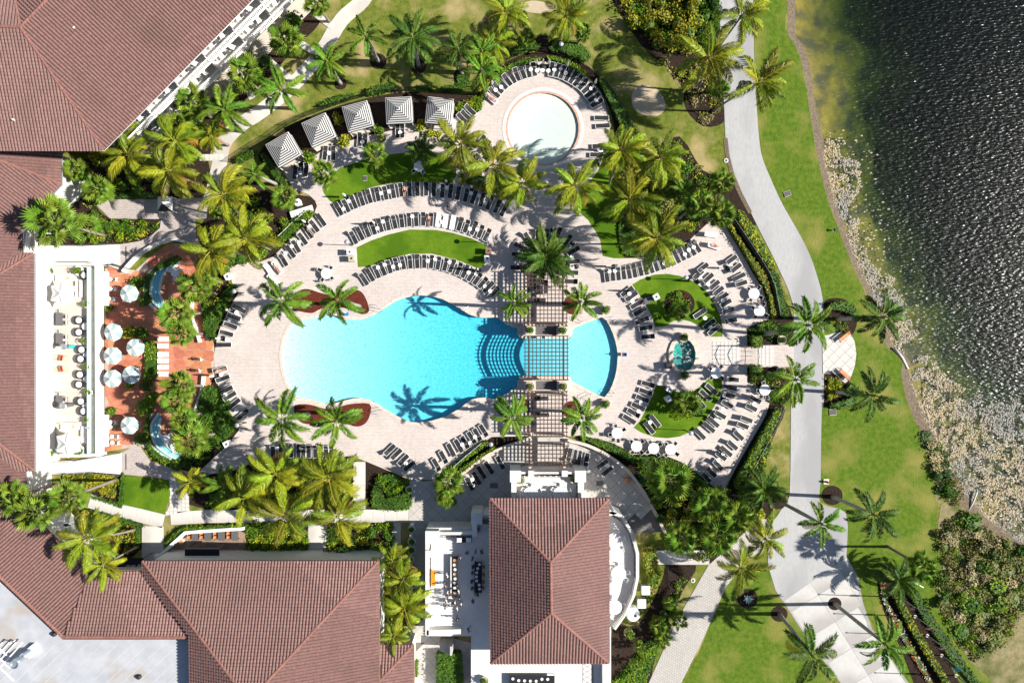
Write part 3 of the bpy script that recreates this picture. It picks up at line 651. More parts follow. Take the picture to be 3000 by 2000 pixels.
def roof(parent, faces, ridges, maxt=300, dz=0.):
    """faces: list of image-pixel/height polygons; tiles run down each slope"""
    base = MB(); rt = None; cand = []
    for F in faces:
        P = [W(*p) for p in F]; n = Vector((0,0,0))
        for i in range(len(P)): n += (P[i]-P[0]).cross(P[(i+1) % len(P)]-P[0])
        n.normalize()
        if n.z < 0: n = -n
        o = sum(P, Vector())/len(P)
        up = (Vector((0,0,1))-n*n.z).normalized(); e = up.cross(n).normalized()
        Q = ccw([((p-o).dot(e), (p-o).dot(up)) for p in P])
        base.add([o+e*q[0]+up*q[1] for q in Q], [tuple(range(len(Q)))])
        i0, i1 = int(min(q[0] for q in Q)//TP)-1, int(max(q[0] for q in Q)//TP)+1; v0 = min(q[1] for q in Q)
        mt = Matrix((e, up, n)).transposed().to_4x4()
        for j in range(int((max(q[1] for q in Q)-v0)/TP)+1):
            for i in range(i0, i1+1):
                u, v = (i+.5)*TP, v0+(j+.5)*TP
                if inside(u, v, Q):
                    p = o+e*u+up*v+n*.012; cand.append(((p.x**2+p.y**2), p, mt))
    ro = base.build('roof', M['roof_tile'], parent); cand.sort(key=lambda t: t[0])
    for _, p, mt in cand[:maxt]:
        t = bpy.data.objects.new('roof_tile', TILE); C.objects.link(t); t.parent = ro; t.matrix_local = Matrix.Translation(p) @ mt
    if len(cand) > maxt:
        mb = MB()
        for _, p, mt in cand[maxt:]:
            m3 = mt.to_3x3(); jz = Vector((0,0,rnd.uniform(-.008,.008))); mb.add([p+jz+m3 @ Vector(v) for v in TV], TF)
        stuff(mb.build('tile_field', M['roof_tile'], ro))
    for a, b in ridges:
        A, B = W(*a), W(*b); L = (B-A).length; n = max(1, int(L/.48)); d = (B-A).normalized(); x = d.cross(Vector((0,0,1))).normalized(); z = x.cross(d)
        mt = Matrix((x, d, z)).transposed().to_4x4()
        for i in range(n):
            t = bpy.data.objects.new('ridge_tile', RIDGE); C.objects.link(t); t.parent = ro; t.matrix_local = Matrix.Translation(A.lerp(B, (i+.5)/n)+Vector((0,0,.06))) @ mt
    return ro
def fz(a, b, ze, slope, poly):
    """image polygon lifted onto the plane that rises from eave a-b (image px at height ze)"""
    A, B = W(a[0], a[1], ze), W(b[0], b[1], ze); d = (B-A).normalized(); n = Vector((-d.y, d.x, 0)); out = []
    cx = sum(p[0] for p in poly)/len(poly); cy = sum(p[1] for p in poly)/len(poly)
    if (W(cx, cy, ze)-A).dot(n) < 0: n = -n
    for x, y in poly:
        r = W(x, y, 0); k = r.x*n.x+r.y*n.y; z = (ze+slope*(k-A.dot(n)))/(1+slope*k/H); out.append((x, y, z))
    return out
def wallprism(parent, name, pts, z0, z1, m, zc=None):
    """pts in image pixels seen at height zc"""
    return MB().prism(PX(pts, z1 if zc is None else zc), z0, z1).build(name, m, parent)
def eave_board(parent, a, b, m='white_paint'):
    A, B = W(*a), W(*b); L = (B-A).length; c = (A+B)/2; an = math.atan2(B.y-A.y, B.x-A.x)
    return MB().box((c.x, c.y, c.z-.12), (L, .16, .16), an).build('gutter', M[m], parent)
# ---- hotel wing, upper left
hz, rz_ = 10.5, 14.7
HB = empty('hotel_wing', W(250,150,0)); HB0 = HB.location.copy()
def at0(o): # keep world coordinates under an Empty that stands elsewhere
    return o
HB.location = (0,0,0)
tag(HB, 'large hotel wing with pink tiled hip roof and white balconies, top left', 'building')
A_, B_, C_, D_ = (303,440,hz), (60,80,rz_), (138,0,rz_), (738,0,hz)
roof(HB, [[A_, (1038,-303,hz), (440,-310,rz_), C_, B_],
          [A_, B_, (-120,76,rz_), (-200,440,hz)],
          [B_, C_, (440,-310,rz_), (300,-420,12.5), (33,-60,12.8)],
          [B_, (33,-60,12.8), (-20,-200,11.5), (-200,-100,12), (-120,76,rz_)]],
     [(A_, B_), (B_, C_), (C_, (300,-165,rz_)), (B_, (-60,77,rz_)), (B_, (38,-30,13.4))])
eave_board(HB, (-200,440,hz), A_); eave_board(HB, A_, (1038,-303,hz))
mbv = MB()
for (x, y, z) in ((222,85,13.4),(163,95,13.6),(158,147,13),(85,172,13.3),(44,353,11.6)):
    p = W(x,y,z); o = MB().lathe([(.09,-.4),(.09,.35),(.14,.36),(.14,.42)],8,p).build('vent_pipe', M['white_paint'], HB)
E_ = Vector((1,1,0)).normalized(); N_ = Vector((1,-1,0)).normalized()
def hp(t, s, z): return E_*t+N_*s+Vector((0,0,z))
SW, SB, T0, T1 = -58.3, -55.9, -19.4, 34.
def hbox(name, t0, t1, s0, s1, z0, z1, m, parent):
    c = hp((t0+t1)/2, (s0+s1)/2, (z0+z1)/2); return MB().box(c, (t1-t0, s1-s0, z1-z0), R(45)).build(name, m, parent)
hbox('wall', T0+3.2, T1, SW-14, SW, 0, hz-.1, M['white_render'], HB)
wallprism(HB, 'wall', [(-190,362),(240,362),(200,280),(-190,280)], 0, hz-.15, M['white_render'])
for zf in (3.5, 7.0):
    fl = hbox('balcony', T0+1, T1, SW, SB, zf-.25, zf, M['white_render'], HB)
    rl = hbox('railing', T0+1, T1, SB-.12, SB+.06, zf+.95, zf+1.05, M['white_paint'], HB)
    hbox('railing_curb', T0+1, T1, SB-.15, SB+.09, zf, zf+.12, M['white_paint'], rl)
    bal = MB(); t = T0+1.1
    while t < T1: bal.box(hp(t, SB-.03, zf+.53), (.09,.09,.84), R(45)); t += .26
    bal.build('balusters', M['white_paint'], rl)
    t = T0+1.5; k = 0
    while t < T1:
        hbox('divider', t-.06, t+.06, SW, SB, zf, zf+2.0, M['white_render'], fl); hbox('divider_cap', t-.07, t+.07, SW, SB+.1, zf+2.0, zf+2.08, M['slate'], fl)
        hbox('divider_panel', t+.7, t+.8, SW, SB-1.5, zf, zf+2.0, M['white_render'], fl)
        d = hbox('balcony_door', t+1.4, t+3.9, SW+.002, SW+.06, zf+.05, zf+2.2, M['glass_dark'], HB); hbox('frame', t+2.6, t+2.7, SW+.06, SW+.1, zf+.05, zf+2.2, M['white_paint'], d)
        t += 5.25; k += 1
hbox('patio', T0, T1, SW, SB+.9, 0, .12, M['cream_floor'], HB)
t = T0+1.5
while t < T1: d = hbox('patio_door', t+1.4, t+3.9, SW+.002, SW+.06, .2, 2.4, M['glass_dark'], HB); hbox('frame', t+2.6, t+2.7, SW+.06, SW+.1, .2, 2.4, M['white_paint'], d); t += 5.25
# balcony furniture
def bal_chair():
    r = empty('balcony_chair'); MB().box((0,0,.42),(.62,.62,.08)).build('seat', M['white_paint'], r); MB().box((-.3,0,.7),(.08,.62,.55)).build('backrest', M['white_paint'], r)
    for a in (-1,1):
        for b in (-1,1): MB().box((a*.27,b*.27,.2),(.06,.06,.4)).build('leg', M['white_paint'], r)
    return r
bc0 = bal_chair(); bt0 = empty('balcony_table'); MB().lathe([(.32,.48),(.32,.52)],10).build('top', M['slate'], bt0); MB().tube([(0,0,0),(0,0,.48)],.05).build('leg', M['black_metal'], bt0)
first = True
for zf, lv in ((3.5,'lower'), (7.0,'upper')):
    t = T0+1.5; k = 0
    while t < 12:
        for j, (dt, ds) in enumerate(((1.6,.7),(3.6,.8))):
            o = bc0 if first else copy_tree(bc0); first = False; o.location = hp(t+dt, SW+ds+.4, zf); o.rotation_euler.z = R(-45+rnd.uniform(-30,30))
            reg(o, 'white balcony chair', 'chair', 'on the %s hotel balcony' % lv, t+dt)
        o = bt0 if (k == 0 and lv == 'lower') else copy_tree(bt0); o.location = hp(t+2.6, SW+1.3, zf); reg(o, 'small dark balcony table', 'table', 'on the %s hotel balcony' % lv, t)
        t += 5.25; k += 1
# ---- lobby block along the left edge
LB = empty('lobby_building'); tag(LB, 'long low lobby building with pink tiled roof along the left edge', 'building')
e6 = 6.0
f1 = fz((180,430),(180,540),e6,.35,[(180,425),(180,540),(0,470),(-150,412),(-150,330),(0,330)])
f2 = fz((180,540),(75,650),e6,.35,[(180,540),(75,650),(38,640),(0,632),(-150,590),(-150,412),(0,470)])
f3 = fz((67,650),(67,742),e6,.35,[(75,650),(67,652),(67,742),(67,800),(-150,930),(-150,590),(0,632),(38,640)])
f4 = fz((99,742),(101,1378),e6,.35,[(99,742),(101,1378),(-60,1255),(-60,838)])
f5 = [(101,1378,e6),(-60,1255,f4[2][2]),(-260,1255,f4[2][2]),(-260,1378,e6)]
f6 = [(99,742,e6),(-60,838,f4[3][2]),(-260,838,f4[3][2]),(-260,742,e6)]
f7 = fz((76,1375),(76,1500),e6-.3,.35,[(76,1340),(76,1500),(-100,1500),(-100,1240)])
f8 = [f4[3], f4[2], (-260,1255,f4[2][2]+.1), (-260,838,f4[3][2]+.1)]
roof(LB, [f1,f2,f3,f4,f5,f6,f7,f8], [(f1[1],f1[2]),(f4[0],f4[3]),(f4[1],f4[2])])
for a, b in (((180,446,e6),(180,540,e6)),((180,540,e6),(75,650,e6)),((75,650,e6),(67,742,e6)),((101,742,e6),(103,1378,e6)),((76,1382,5.6),(76,1500,5.6))): eave_board(LB, a, b, 'grey_metal')
wallprism(LB, 'wall', [(174,452),(174,536),(70,646),(62,742),(94,744),(96,1374),(70,1380),(70,1500),(-250,1500),(-250,452)], 0, 5.7, M['white_render'])
# ---- raised left terrace
TB = empty('raised_terrace'); tag(TB, 'raised cream terrace with glass balustrade beside the lobby', 'terrace')
tz = 1.0
ter = [(104,772),(276,772),(276,1334),(110,1334)]
MB().prism(PX([(60,770),(292,770),(292,1336),(60,1336)]), 0, tz-.03).build('base', M['cream_floor'], TB)
fl = MB().prism(PX(ter, tz), tz-.03, tz-.01).build('floor', M['joint'], TB)
tiles(fl, ter, 1.5, 0, tz-.01, M['cream_floor'], 'floor_tile', .02, .012, zc=tz)
wallprism(TB, 'parapet', [(277,778),(294,778),(296,1330),(279,1330)], .9, 1.7, M['white_paint'])
for y0, y1 in ((784,900),(902,1016),(1018,1136),(1138,1250),(1252,1328)):
    g = MB(); a, b = W(268,y0,tz), W(268,y1,tz); g.box(((a.x+b.x)/2,(a.y+b.y)/2,tz+.55), (.03,abs(a.y-b.y),1.0)); g.build('glass_panel', M['glass_rail'], TB)
a, b = W(268,782,2.05), W(268,1330,2.05); MB().box(((a.x+b.x)/2,(a.y+b.y)/2,2.08),(.07,abs(a.y-b.y),.05)).build('handrail', M['grey_metal'], TB)
wallprism(TB, 'back_wall', [(103,776),(107,776),(113,1334),(109,1334)], 0, 1.6, M['white_paint'])
for y0, y1 in ((770,778),(1328,1336)): wallprism(TB, 'side_wall', [(108,y0),(292,y0),(292,y1),(108,y1)], 0, 1.75, M['white_render'])
# ramps
for (nm, pts, lab) in (('ramp', [(100,722),(250,722),(352,716),(352,790),(330,782),(270,770),(100,768)], 'wide white concrete ramp above the terrace'), ('ramp', [(108,1352),(230,1346),(357,1325),(357,1389),(281,1381),(200,1384),(108,1389)], 'wide white concrete ramp below the terrace')):
    r = empty(nm); tag(r, lab, 'ramp'); poly = ccw(PX(pts)); v, f = tess(poly)
    zz = lambda x: .09+max(0, min(1, (W(352,0).x-x)/12.))*.95
    n = len(poly); mb = MB().add([(x,y,zz(x)) for x,y in v], f); mb.add([(x,y,0) for x,y in poly]+[(x,y,zz(x)) for x,y in poly], [(i,(i+1)%n,n+(i+1)%n,n+i) for i in range(n)])
    mb.build('slab', M['white_render'], r)
    for side in ((pts[0],pts[1],pts[2]),(pts[-1],pts[-2],pts[-3],pts[3])):
        rail = MB(); P3 = [W(*p) for p in side]; rail.tube([(p.x,p.y,zz(p.x)+.95) for p in P3], .045, 5)
        for p in P3: rail.tube([(p.x,p.y,zz(p.x)),(p.x,p.y,zz(p.x)+.95)], .04, 5)
        rail.build('handrail', M['slate'], r)
    p = W(370,745 if '742' in str(pts) or pts[0][1] < 1000 else 1352); MB().box((p.x,p.y,.08),(.12,2.3,.03)).build('drain', M['grate'], r)
# bar counters behind the parapet
for y0, y1, lab in ((795,895,'upper'), (1215,1308,'lower')):
    b = empty('bar_counter'); tag(b, 'mint topped white bar counter on the flagstone patio, the %s one' % lab, 'bar counter')
    wallprism(b, 'roof_slab', [(294,y0),(312,y0),(312,y1),(294,y1)], .9, 1.5, M['white_paint']); wallprism(b, 'counter_top', [(304,y0+4),(315,y0+4),(315,y1-4),(304,y1-4)], 1.0, 1.1, M['mint']); wallprism(b, 'counter_base', [(301,y0+6),(309,y0+6),(309,y1-6),(301,y1-6)], 0, 1.0, M['white_render'])
# ---- south building with big hip roof
SBD = empty('south_building'); tag(SBD, 'large south building with big pink tiled hip roof and flat white roof', 'building')
g = 7.2
apx = (729,2052,g+5.9)
w1 = [(418,1643,g),(418,1668,g),(426,1690,7.35),(560,1868,9.9),(562,2250,9.9),(729,2250,g+5.9),apx]
roof(SBD, [[(418,1643,g),(1107,1643,g),apx], [(1107,1643,g),(1112,2450,g),(729,2250,g+5.9),apx], w1], [((418,1643,g),apx), ((1107,1643,g),apx)])
lw = 6.9
roof(SBD, [fz((265,1673),(424,1673),lw,.33,[(265,1673),(430,1673),(434,1690),(566,1866),(185,1864)]), fz((265,1673),(-120,1310),lw,.33,[(265,1673),(185,1864),(-200,1500),(-120,1310)])],
     [((185,1864,9.5),(556,1866,9.5)), ((-200,1500,9.5),(185,1864,9.5))])
s1 = fz((1113,1888),(1210,1888),5.2,.35,[(1113,1888),(1210,1888),(1113,1992)]); s2 = fz((1210,1888),(1210,2250),5.2,.35,[(1210,1888),(1210,2250),(1113,2250),(1113,1992)])
roof(SBD, [s1, s2], [(s1[1], s1[2])], 200)
for a, b in (((418,1643,g),(1107,1643,g)),((1109,1643,g),(1114,2250,g)),((265,1671,lw),(424,1671,lw)),((-120,1310,lw),(265,1671,lw)),((1113,1886,5.2),(1211,1886,5.2)),((1212,1888,5.2),(1215,2250,5.2))): eave_board(SBD, a, b, 'brick_brown')
wallprism(SBD, 'wall', [(426,1655),(1098,1655),(1102,2300),(426,2300)], 0, g-.2, M['white_render'])
wallprism(SBD, 'wall', [(280,1686),(430,1686),(430,2200),(-300,2200),(-300,1420),(-100,1340)], 0, lw-.2, M['white_render'])
wallprism(SBD, 'wall', [(1100,1896),(1203,1896),(1203,2250),(1100,2250)], 0, 5, M['white_render'])
fr = wallprism(SBD, 'flat_roof', [(-200,1515),(182,1872),(562,1872),(562,2250),(-300,2250),(-300,1515)], 4, 8.3, M['flat_roof'], 8.3)
FB = MB(); 
for k in range(-14, 30):     # membrane seams
    a = W(-150+k*32+0,2010,8.01); b = W(-150+k*32+420,1590,8.01)
def on_flat(x, y): return W(x, y, 8.3)
for k in range(14):
    x0 = -60+k*45; y0 = 2010; L = 0; pts = []
    for s_ in range(60):
        x = x0+s_*8; y = y0-s_*7.4
        if y < 1878 or (x < 182 and (y-1515) < (x+200)*.935+8): break
        if x > 556: break
        pts.append((x, y))
    if len(pts) > 2:
        A, B = on_flat(*pts[0]), on_flat(*pts[-1]); c = (A+B)/2
        MB().box((c.x,c.y,8.306), ((A-B).length,.05,.012), math.atan2(B.y-A.y,B.x-A.x)).build('membrane_seam', M['concrete'], fr)
# roof plant
ex = empty('exhaust_fan', W(80,1915,8.3)); tag(ex, 'grey cylindrical exhaust fan with duct on the white flat roof', 'exhaust fan')
MB().lathe([(.62,.9),(.66,1.25),(.6,1.9),(.5,1.92),(.5,1.75)],16,(-.4,-.5,0)).build('drum', M['galv'], ex); MB().tube([(-.4,-.5,1.3),(.6,.4,1.3),(.9,.6,.6)],[.45,.42,.4],10).build('duct', M['galv'], ex); MB().box((.9,.6,.3),(1.6,1.2,.6),R(40)).build('base', M['white_paint'], ex)
sp = empty('roof_frame', W(20,1905,8.3)); tag(sp, 'white steel equipment frame at the corner of the flat roof', 'steel frame')
for i in range(4): MB().box((-1.6+i*.9,-.4-i*.0,1.0),(.14,5.2,.14),R(-42)).build('beam', M['white_paint'], sp)
for i in range(3): MB().box((-.6+i*.5,1.2-i*1.7,1.16),(3.8,.14,.14),R(-42)).build('cross_beam', M['white_paint'], sp)
for a in (-1.6,1.1):
    for b in (-1.5,1.4): MB().box((a,b,.5),(.14,.14,1.0)).build('leg', M['white_paint'], sp)
for x, y, l in ((160,1855,'dome'), (408,1980,'pipe')):
    o = MB().lathe([(.35,0),(.33,.25),(.2,.42),(.02,.5)],10).build('roof_vent', M['black_metal']); o.location = W(x,y,8.3); tag(o, 'small black roof vent %s on the flat roof' % ('below the tiled corner' if l == 'dome' else 'near the bottom edge'), 'vent')
# dining deck by the south building
dk_ = [(560,1553),(720,1545),(722,1640),(470,1640),(495,1610)]
DD = sheet('dining_deck', dk_, M['joint'], .06); tiles(DD, dk_, (3.0,.32), R(90), .061, M['wood_deck'], 'plank', .02, .02)
lwll = empty('deck_wall'); tag(lwll, 'low white wall bending around the wooden dining deck', 'wall')
MB().prism(PX(strip([(462,1624),(476,1622),(512,1590),(552,1554),(600,1550),(722,1542)],9)),0,1.1).build('wall', M['white_paint'], lwll)
aw = empty('awning'); tag(aw, 'black awning with white lettering between the roofs', 'awning')
a = W(365,1658,2.9); MB().box((a.x,a.y,a.z),(5.4,2.4,.12)).build('canopy', M['cloth_black'], aw)
for sx in (-2.5,2.5): MB().tube([(a.x+sx,a.y+1.1,0),(a.x+sx,a.y+1.1,2.9)],.05).build('post', M['black_metal'], aw)
tx = bpy.data.curves.new('lettering_curve','FONT'); tx.body = 'by Brio'; tx.size = .75; tx.extrude = .005; tx.shear = .3
to = bpy.data.objects.new('lc', tx); C.objects.link(to); bpy.context.view_layer.update(); tm = bpy.data.meshes.new_from_object(to.evaluated_get(bpy.context.evaluated_depsgraph_get())); bpy.data.objects.remove(to); tm.materials.clear(); tm.materials.append(M['white_paint']); to = bpy.data.objects.new('lettering', tm); C.objects.link(to); to.parent = aw; b = W(416,1659,2.98); to.location = (b.x,b.y+.25,2.965); to.rotation_euler = (0,0,R(180))
ba = MB(); o = empty('bar_awning'); tag(o, 'wide black flat awning over the wooden dining deck', 'awning'); a = W(592,1622,2.8); MB().box((a.x,a.y,2.8),(4.9,1.9,.1)).build('canopy', M['cloth_black'], o)
for sx in (-2.2,2.2): MB().tube([(a.x+sx,a.y+.8,0),(a.x+sx,a.y+.8,2.8)],.05).build('post', M['black_metal'], o)
# ---- restaurant on its raised terrace
RB = empty('restaurant_building'); tag(RB, 'restaurant with dark pink tiled hip roof at bottom centre', 'building')
q = 7.2; r1, r2 = (1613,1646,q+3.6), (1615,1795,q+3.6)
n1, n2, n3, n4 = (1436,1460,q), (1783,1460,q), (1783,1940,q), (1438,1941,q)
roof(RB, [[n1,n2,r1],[n2,n3,r2,r1],[n3,n4,r2],[n4,n1,r1,r2]], [(n1,r1),(n2,r1),(n3,r2),(n4,r2),(r1,r2)])
for a, b in ((n1,n2),(n2,n3),(n3,n4),(n4,n1)): eave_board(RB, a, b, 'brick_brown')
wallprism(RB, 'wall', [(1465,1490),(1755,1490),(1755,1910),(1465,1910)], 3.0, q-.15, M['white_render'])
RT = empty('restaurant_terrace'); tag(RT, 'raised white terrace with parapets around the restaurant', 'terrace')
z3 = 3.4
t1 = [(1250,1545),(1385,1545),(1385,1500),(1430,1500),(1500,1500),(1500,1392),(1708,1392),(1708,1500),(1800,1500),(1840,1540),(1865,1600),(1872,1660),(1862,1730),(1840,1790),(1805,1830),(1790,1835),(1790,2100),(1380,2100),(1380,1862),(1250,1862)]
MB().prism(PX(t1, z3), 0, z3).build('floor', [M['terrace_floor']], RT)
def para(pts, zt=4.5, zb=0, m='white_render', nm='parapet'): return wallprism(RT, nm, pts, zb, zt, M[m])
for c in ([(1494,1378),(1526,1378),(1526,1412),(1494,1412)], [(1684,1378),(1717,1378),(1717,1412),(1684,1412)], [(1548,1378),(1563,1378),(1563,1396),(1548,1396)], [(1646,1378),(1663,1378),(1663,1396),(1646,1396)],
          [(1246,1555),(1285,1555),(1285,1588),(1246,1588)], [(1380,1502),(1413,1502),(1413,1535),(1380,1535)], [(1383,1535),(1398,1535),(1398,1572),(1383,1572)], [(1246,1612),(1262,1612),(1262,1632),(1246,1632)]):
    para(c, 4.75, nm='pillar')
for c in ([(1498,1412),(1513,1412),(1513,1480),(1498,1480)], [(1693,1412),(1711,1412),(1711,1500),(1693,1500)], [(1526,1382),(1548,1382),(1548,1388),(1526,1388)], [(1563,1382),(1646,1382),(1646,1388),(1563,1388)], [(1663,1382),(1684,1382),(1684,1388),(1663,1388)],
          [(1285,1558),(1383,1558),(1383,1566),(1285,1566)], [(1413,1506),(1440,1506),(1440,1512),(1413,1512)], [(1246,1588),(1256,1588),(1256,1860),(1246,1860)], [(1250,1845),(1350,1842),(1350,1856),(1250,1860)], [(1778,1500),(1800,1496),(1808,1504),(1784,1512)]):
    para(c, 4.45)
para(strip([(1784,1498),(1822,1512),(1852,1560),(1868,1620),(1868,1690),(1856,1745),(1830,1800),(1800,1842)], 9), 4.45, nm='curved_parapet')
def lattice(a, b, z, h, nm='lattice_rail', parent=None, n=None):
    A, B = W(*a, z), W(*b, z); L = (B-A).length; d = (B-A)/L; mb = MB(); n = n or max(2, int(L/.7))
    for zz in (z+.08, z+h): mb.tube([(A.x,A.y,zz),(B.x,B.y,zz)], .035, 4)
    for i in range(n):
        p, r_ = A+d*L*i/n, A+d*L*(i+1)/n
        mb.tube([(p.x,p.y,z+.08),(r_.x,r_.y,z+h)], .025, 4); mb.tube([(p.x,p.y,z+h),(r_.x,r_.y,z+.08)], .025, 4)
    return mb.build(nm, M['black_metal'], parent)
lattice((1563,1392),(1646,1392),z3,1.0,parent=RT); lattice((1526,1392),(1548,1392),z3,1.0,parent=RT); lattice((1663,1392),(1684,1392),z3,1.0,parent=RT)
lattice((1285,1568),(1383,1568),z3,1.0,parent=RT); lattice((1262,1590),(1262,1720),z3,1.0,parent=RT); lattice((1690,1420),(1690,1480),z3,1.0,parent=RT); lattice((1508,1420),(1508,1480),z3,1.0,parent=RT)
cl = [(1790,1505),(1816,1520),(1844,1565),(1858,1620),(1858,1690),(1847,1740),(1822,1795),(1795,1830)]
for a, b in zip(cl, cl[1:]): lattice(a, b, z3, 1.05, parent=RT)
lattice((1736,1944),(1736,2020),z3,1.0,parent=RT); para([(1765,1944),(1778,1944),(1778,2080),(1765,2080)],4.45)
# stairs
for nm, x0, x1, y0, y1, n, z0, z1, ax in (('stairs',1214,1246,1552,1712,16,0.1,1.5,'y'), ('stairs',1292,1330,1862,1888,7,1.6,3.3,'x')):
    s_ = empty('stairs'); tag(s_, 'grey stone stair flight left of the restaurant terrace' if ax == 'y' else 'short stair flight at the foot of the restaurant terrace', 'stairs')
    for i in range(n):
        if ax == 'y': p = [(x0,y0+(y1-y0)*i/n),(x1,y0+(y1-y0)*i/n),(x1,y0+(y1-y0)*(i+1)/n),(x0,y0+(y1-y0)*(i+1)/n)]; z = z0+(z1-z0)*i/n
        else: p = [(x0+(x1-x0)*i/n,y0),(x0+(x1-x0)*(i+1)/n,y0),(x0+(x1-x0)*(i+1)/n,y1),(x0+(x1-x0)*i/n,y1)]; z = z0+(z1-z0)*(i+1)/n
        MB().prism(PX(p), 0, z+.1).build('tread', M['plaza'], s_)
lp = [(1112,1770),(1250,1720),(1380,1862),(1380,2100),(1210,2100),(1210,1886),(1120,1886)]
LPZ = sheet('lower_court', [(1214,1712),(1248,1712),(1250,1862),(1300,1862),(1382,1880),(1382,2100),(1210,2100),(1208,1880),(1160,1880),(1160,1830),(1214,1830)], M['joint'], .065)
tiles(LPZ, [(1214,1712),(1248,1712),(1250,1862),(1300,1862),(1382,1880),(1382,2100),(1210,2100),(1208,1880),(1160,1880),(1160,1830),(1214,1830)], 1.3, R(45), .066, M['plaza'], 'paving_tile', .03, .02)
def curved_wall(label, pts, w, h, m='coping'):
    o = MB().prism(PX(strip(smooth_poly(pts, 4, False), w)), 0, h).build('garden_wall', M[m]); tag(o, label, 'wall'); return o
curved_wall('curved low stone wall above the grey plaza, left of the pergola', [(1343,1396),(1375,1370),(1410,1343),(1450,1318),(1500,1300),(1542,1288)], 7, .9)
curved_wall('curved low stone wall right of the pergola end', [(1662,1288),(1720,1302),(1780,1332),(1830,1370),(1875,1425),(1910,1485),(1946,1556)], 8, .9)
curved_wall('white curved wall around the upper patio end', [(367,797),(400,760),(436,732),(485,708),(523,704),(580,722),(604,735)], 7, .9, 'white_render')
curved_wall('white planter wall right of the flagstone patio', [(600,1100),(596,1140),(583,1180),(575,1230),(580,1270)], 7, .7, 'white_render')
curved_wall('white planter wall left of the west loungers', [(575,865),(565,900),(572,940),(585,985),(590,1003)], 7, .7, 'white_render')
curved_wall('white stair wall left of the restaurant stairs', [(1210,1530),(1208,1600),(1210,1700),(1208,1800)], 8, 1.6, 'white_render')
# mint fountain channels
for lab, outer, inner in (('upper',[(484,785),(460,800),(448,830),(446,860),(455,885),(475,905)],[(530,770),(510,785),(485,800),(474,830),(472,860),(482,890)]),('lower',[(469,1210),(449,1241),(449,1266),(459,1297),(485,1322),(523,1343)],[(474,1225),(470,1245),(472,1264),(485,1294),(510,1317),(533,1328)])):
    f = empty('fountain_channel'); tag(f, 'curved mint fountain channel with blue basin, the %s one' % lab, 'fountain')
    o_, i_ = smooth_poly(outer,4,False), smooth_poly(inner,4,False)
    MB().prism(PX(o_+i_[::-1]), 0, .18).build('basin', M['blue_plaster'], f)
    MB().prism(PX(strip(o_,5)),0,.55).build('rim', M['mint'], f); MB().prism(PX(strip(i_,5)),0,.5).build('rim', M['mint'], f)
    MB().prism(PX(strip(smooth_poly([(x-18,y) for x,y in outer],4,False),6)),0,.5).build('planter_wall', M['mint'], f)
# white pavilion beams left of the lower roofs
pv = empty('white_trellis'); tag(pv, 'white crossed trellis beams by the lower left roof', 'trellis')
for a, b, w_ in (((150,1500),(225,1570),17),((160,1550),(242,1520),9)): MB().prism(PX(strip([a,b],w_),3.2),3.0,3.25).build('beam', M['white_paint'], pv)
for x, y in ((158,1508),(218,1562)): p = W(x,y,0); MB().box((p.x,p.y,1.5),(.3,.3,3)).build('post', M['white_paint'], pv)
for (pts, lab) in (([(78,1390),(90,1384),(100,1450),(80,1460)],'lower'), ([(73,650),(98,640),(100,720),(76,735)],'upper')):
    o = empty('canopy_porch'); tag(o, 'narrow beige porch canopy at the %s lobby corner' % lab, 'canopy'); wallprism(o, 'roof', pts, 3.8, 4.0, M['coping']); p = W(pts[1][0],pts[1][1]); MB().box((p.x,p.y,1.9),(.3,.3,3.8)).build('post', M['white_render'], o)
MB_ = MB().prism(PX([(182,460),(205,465),(203,545),(245,555),(230,590),(190,595),(140,610),(110,640),(105,600),(180,545)]),0,.5).build('white_apron', M['white_render']); struct(MB_)
# ---- pergola
PG = empty('pergola'); tag(PG, 'long dark timber lattice pergola crossing the pool with an arched middle', 'pergola')
def pz(y): # height along the pergola
    if 983 <= y <= 1112: return 3.25+.75*math.sin(math.pi*(y-983)/129)
    return 3.3
for y0, y1, x0, x1 in ((792,955,1534,1664),(984,1112,1534,1666),(1146,1277,1534,1664),(1294,1364,1536,1668)):
    n = round((y1-y0)/11.6)
    for i in range(n+1):
        y = y0+(y1-y0)*i/n; z = pz(y)+.1; a, b = W(x0,y,z), W(x1,y,z); MB().box(((a.x+b.x)/2,(a.y+b.y)/2,z),((b.x-a.x),.12,.14)).build('slat', M['dark_wood'], PG)
    ys = [y0+(y1-y0)*i/10 for i in range(11)]
    for k in range(12):
        x = x0+4+(x1-x0-8)*k/11; big = k in (1,10); mb = MB(); w_ = .24 if big else .11; hh = .3 if big else .12
        for ya, yb in zip(ys, ys[1:]):
            A, B = W(x,ya-1,pz(ya)-.06), W(x,yb+1,pz(yb)-.06)
            if big: A.z -= .12; B.z -= .12
            vs = [(A.x-w_/2,A.y,A.z-hh/2),(A.x+w_/2,A.y,A.z-hh/2),(B.x+w_/2,B.y,B.z-hh/2),(B.x-w_/2,B.y,B.z-hh/2)]; vs += [(v[0],v[1],v[2]+hh) for v in vs]
            mb.add(vs, [(3,2,1,0),(4,5,6,7),(0,1,5,4),(1,2,6,5),(2,3,7,6),(3,0,4,7)])
        mb.build('beam' if big else 'rafter', M['dark_wood'], PG)
    for x in (1551,1649):
        if 983 <= y0 <= 1000: continue
        for y in (y0+6, y1-6): p = W(x,y,0); MB().box((p.x,p.y,1.55),(.32,.32,3.1)).build('post', M['coping'], PG)
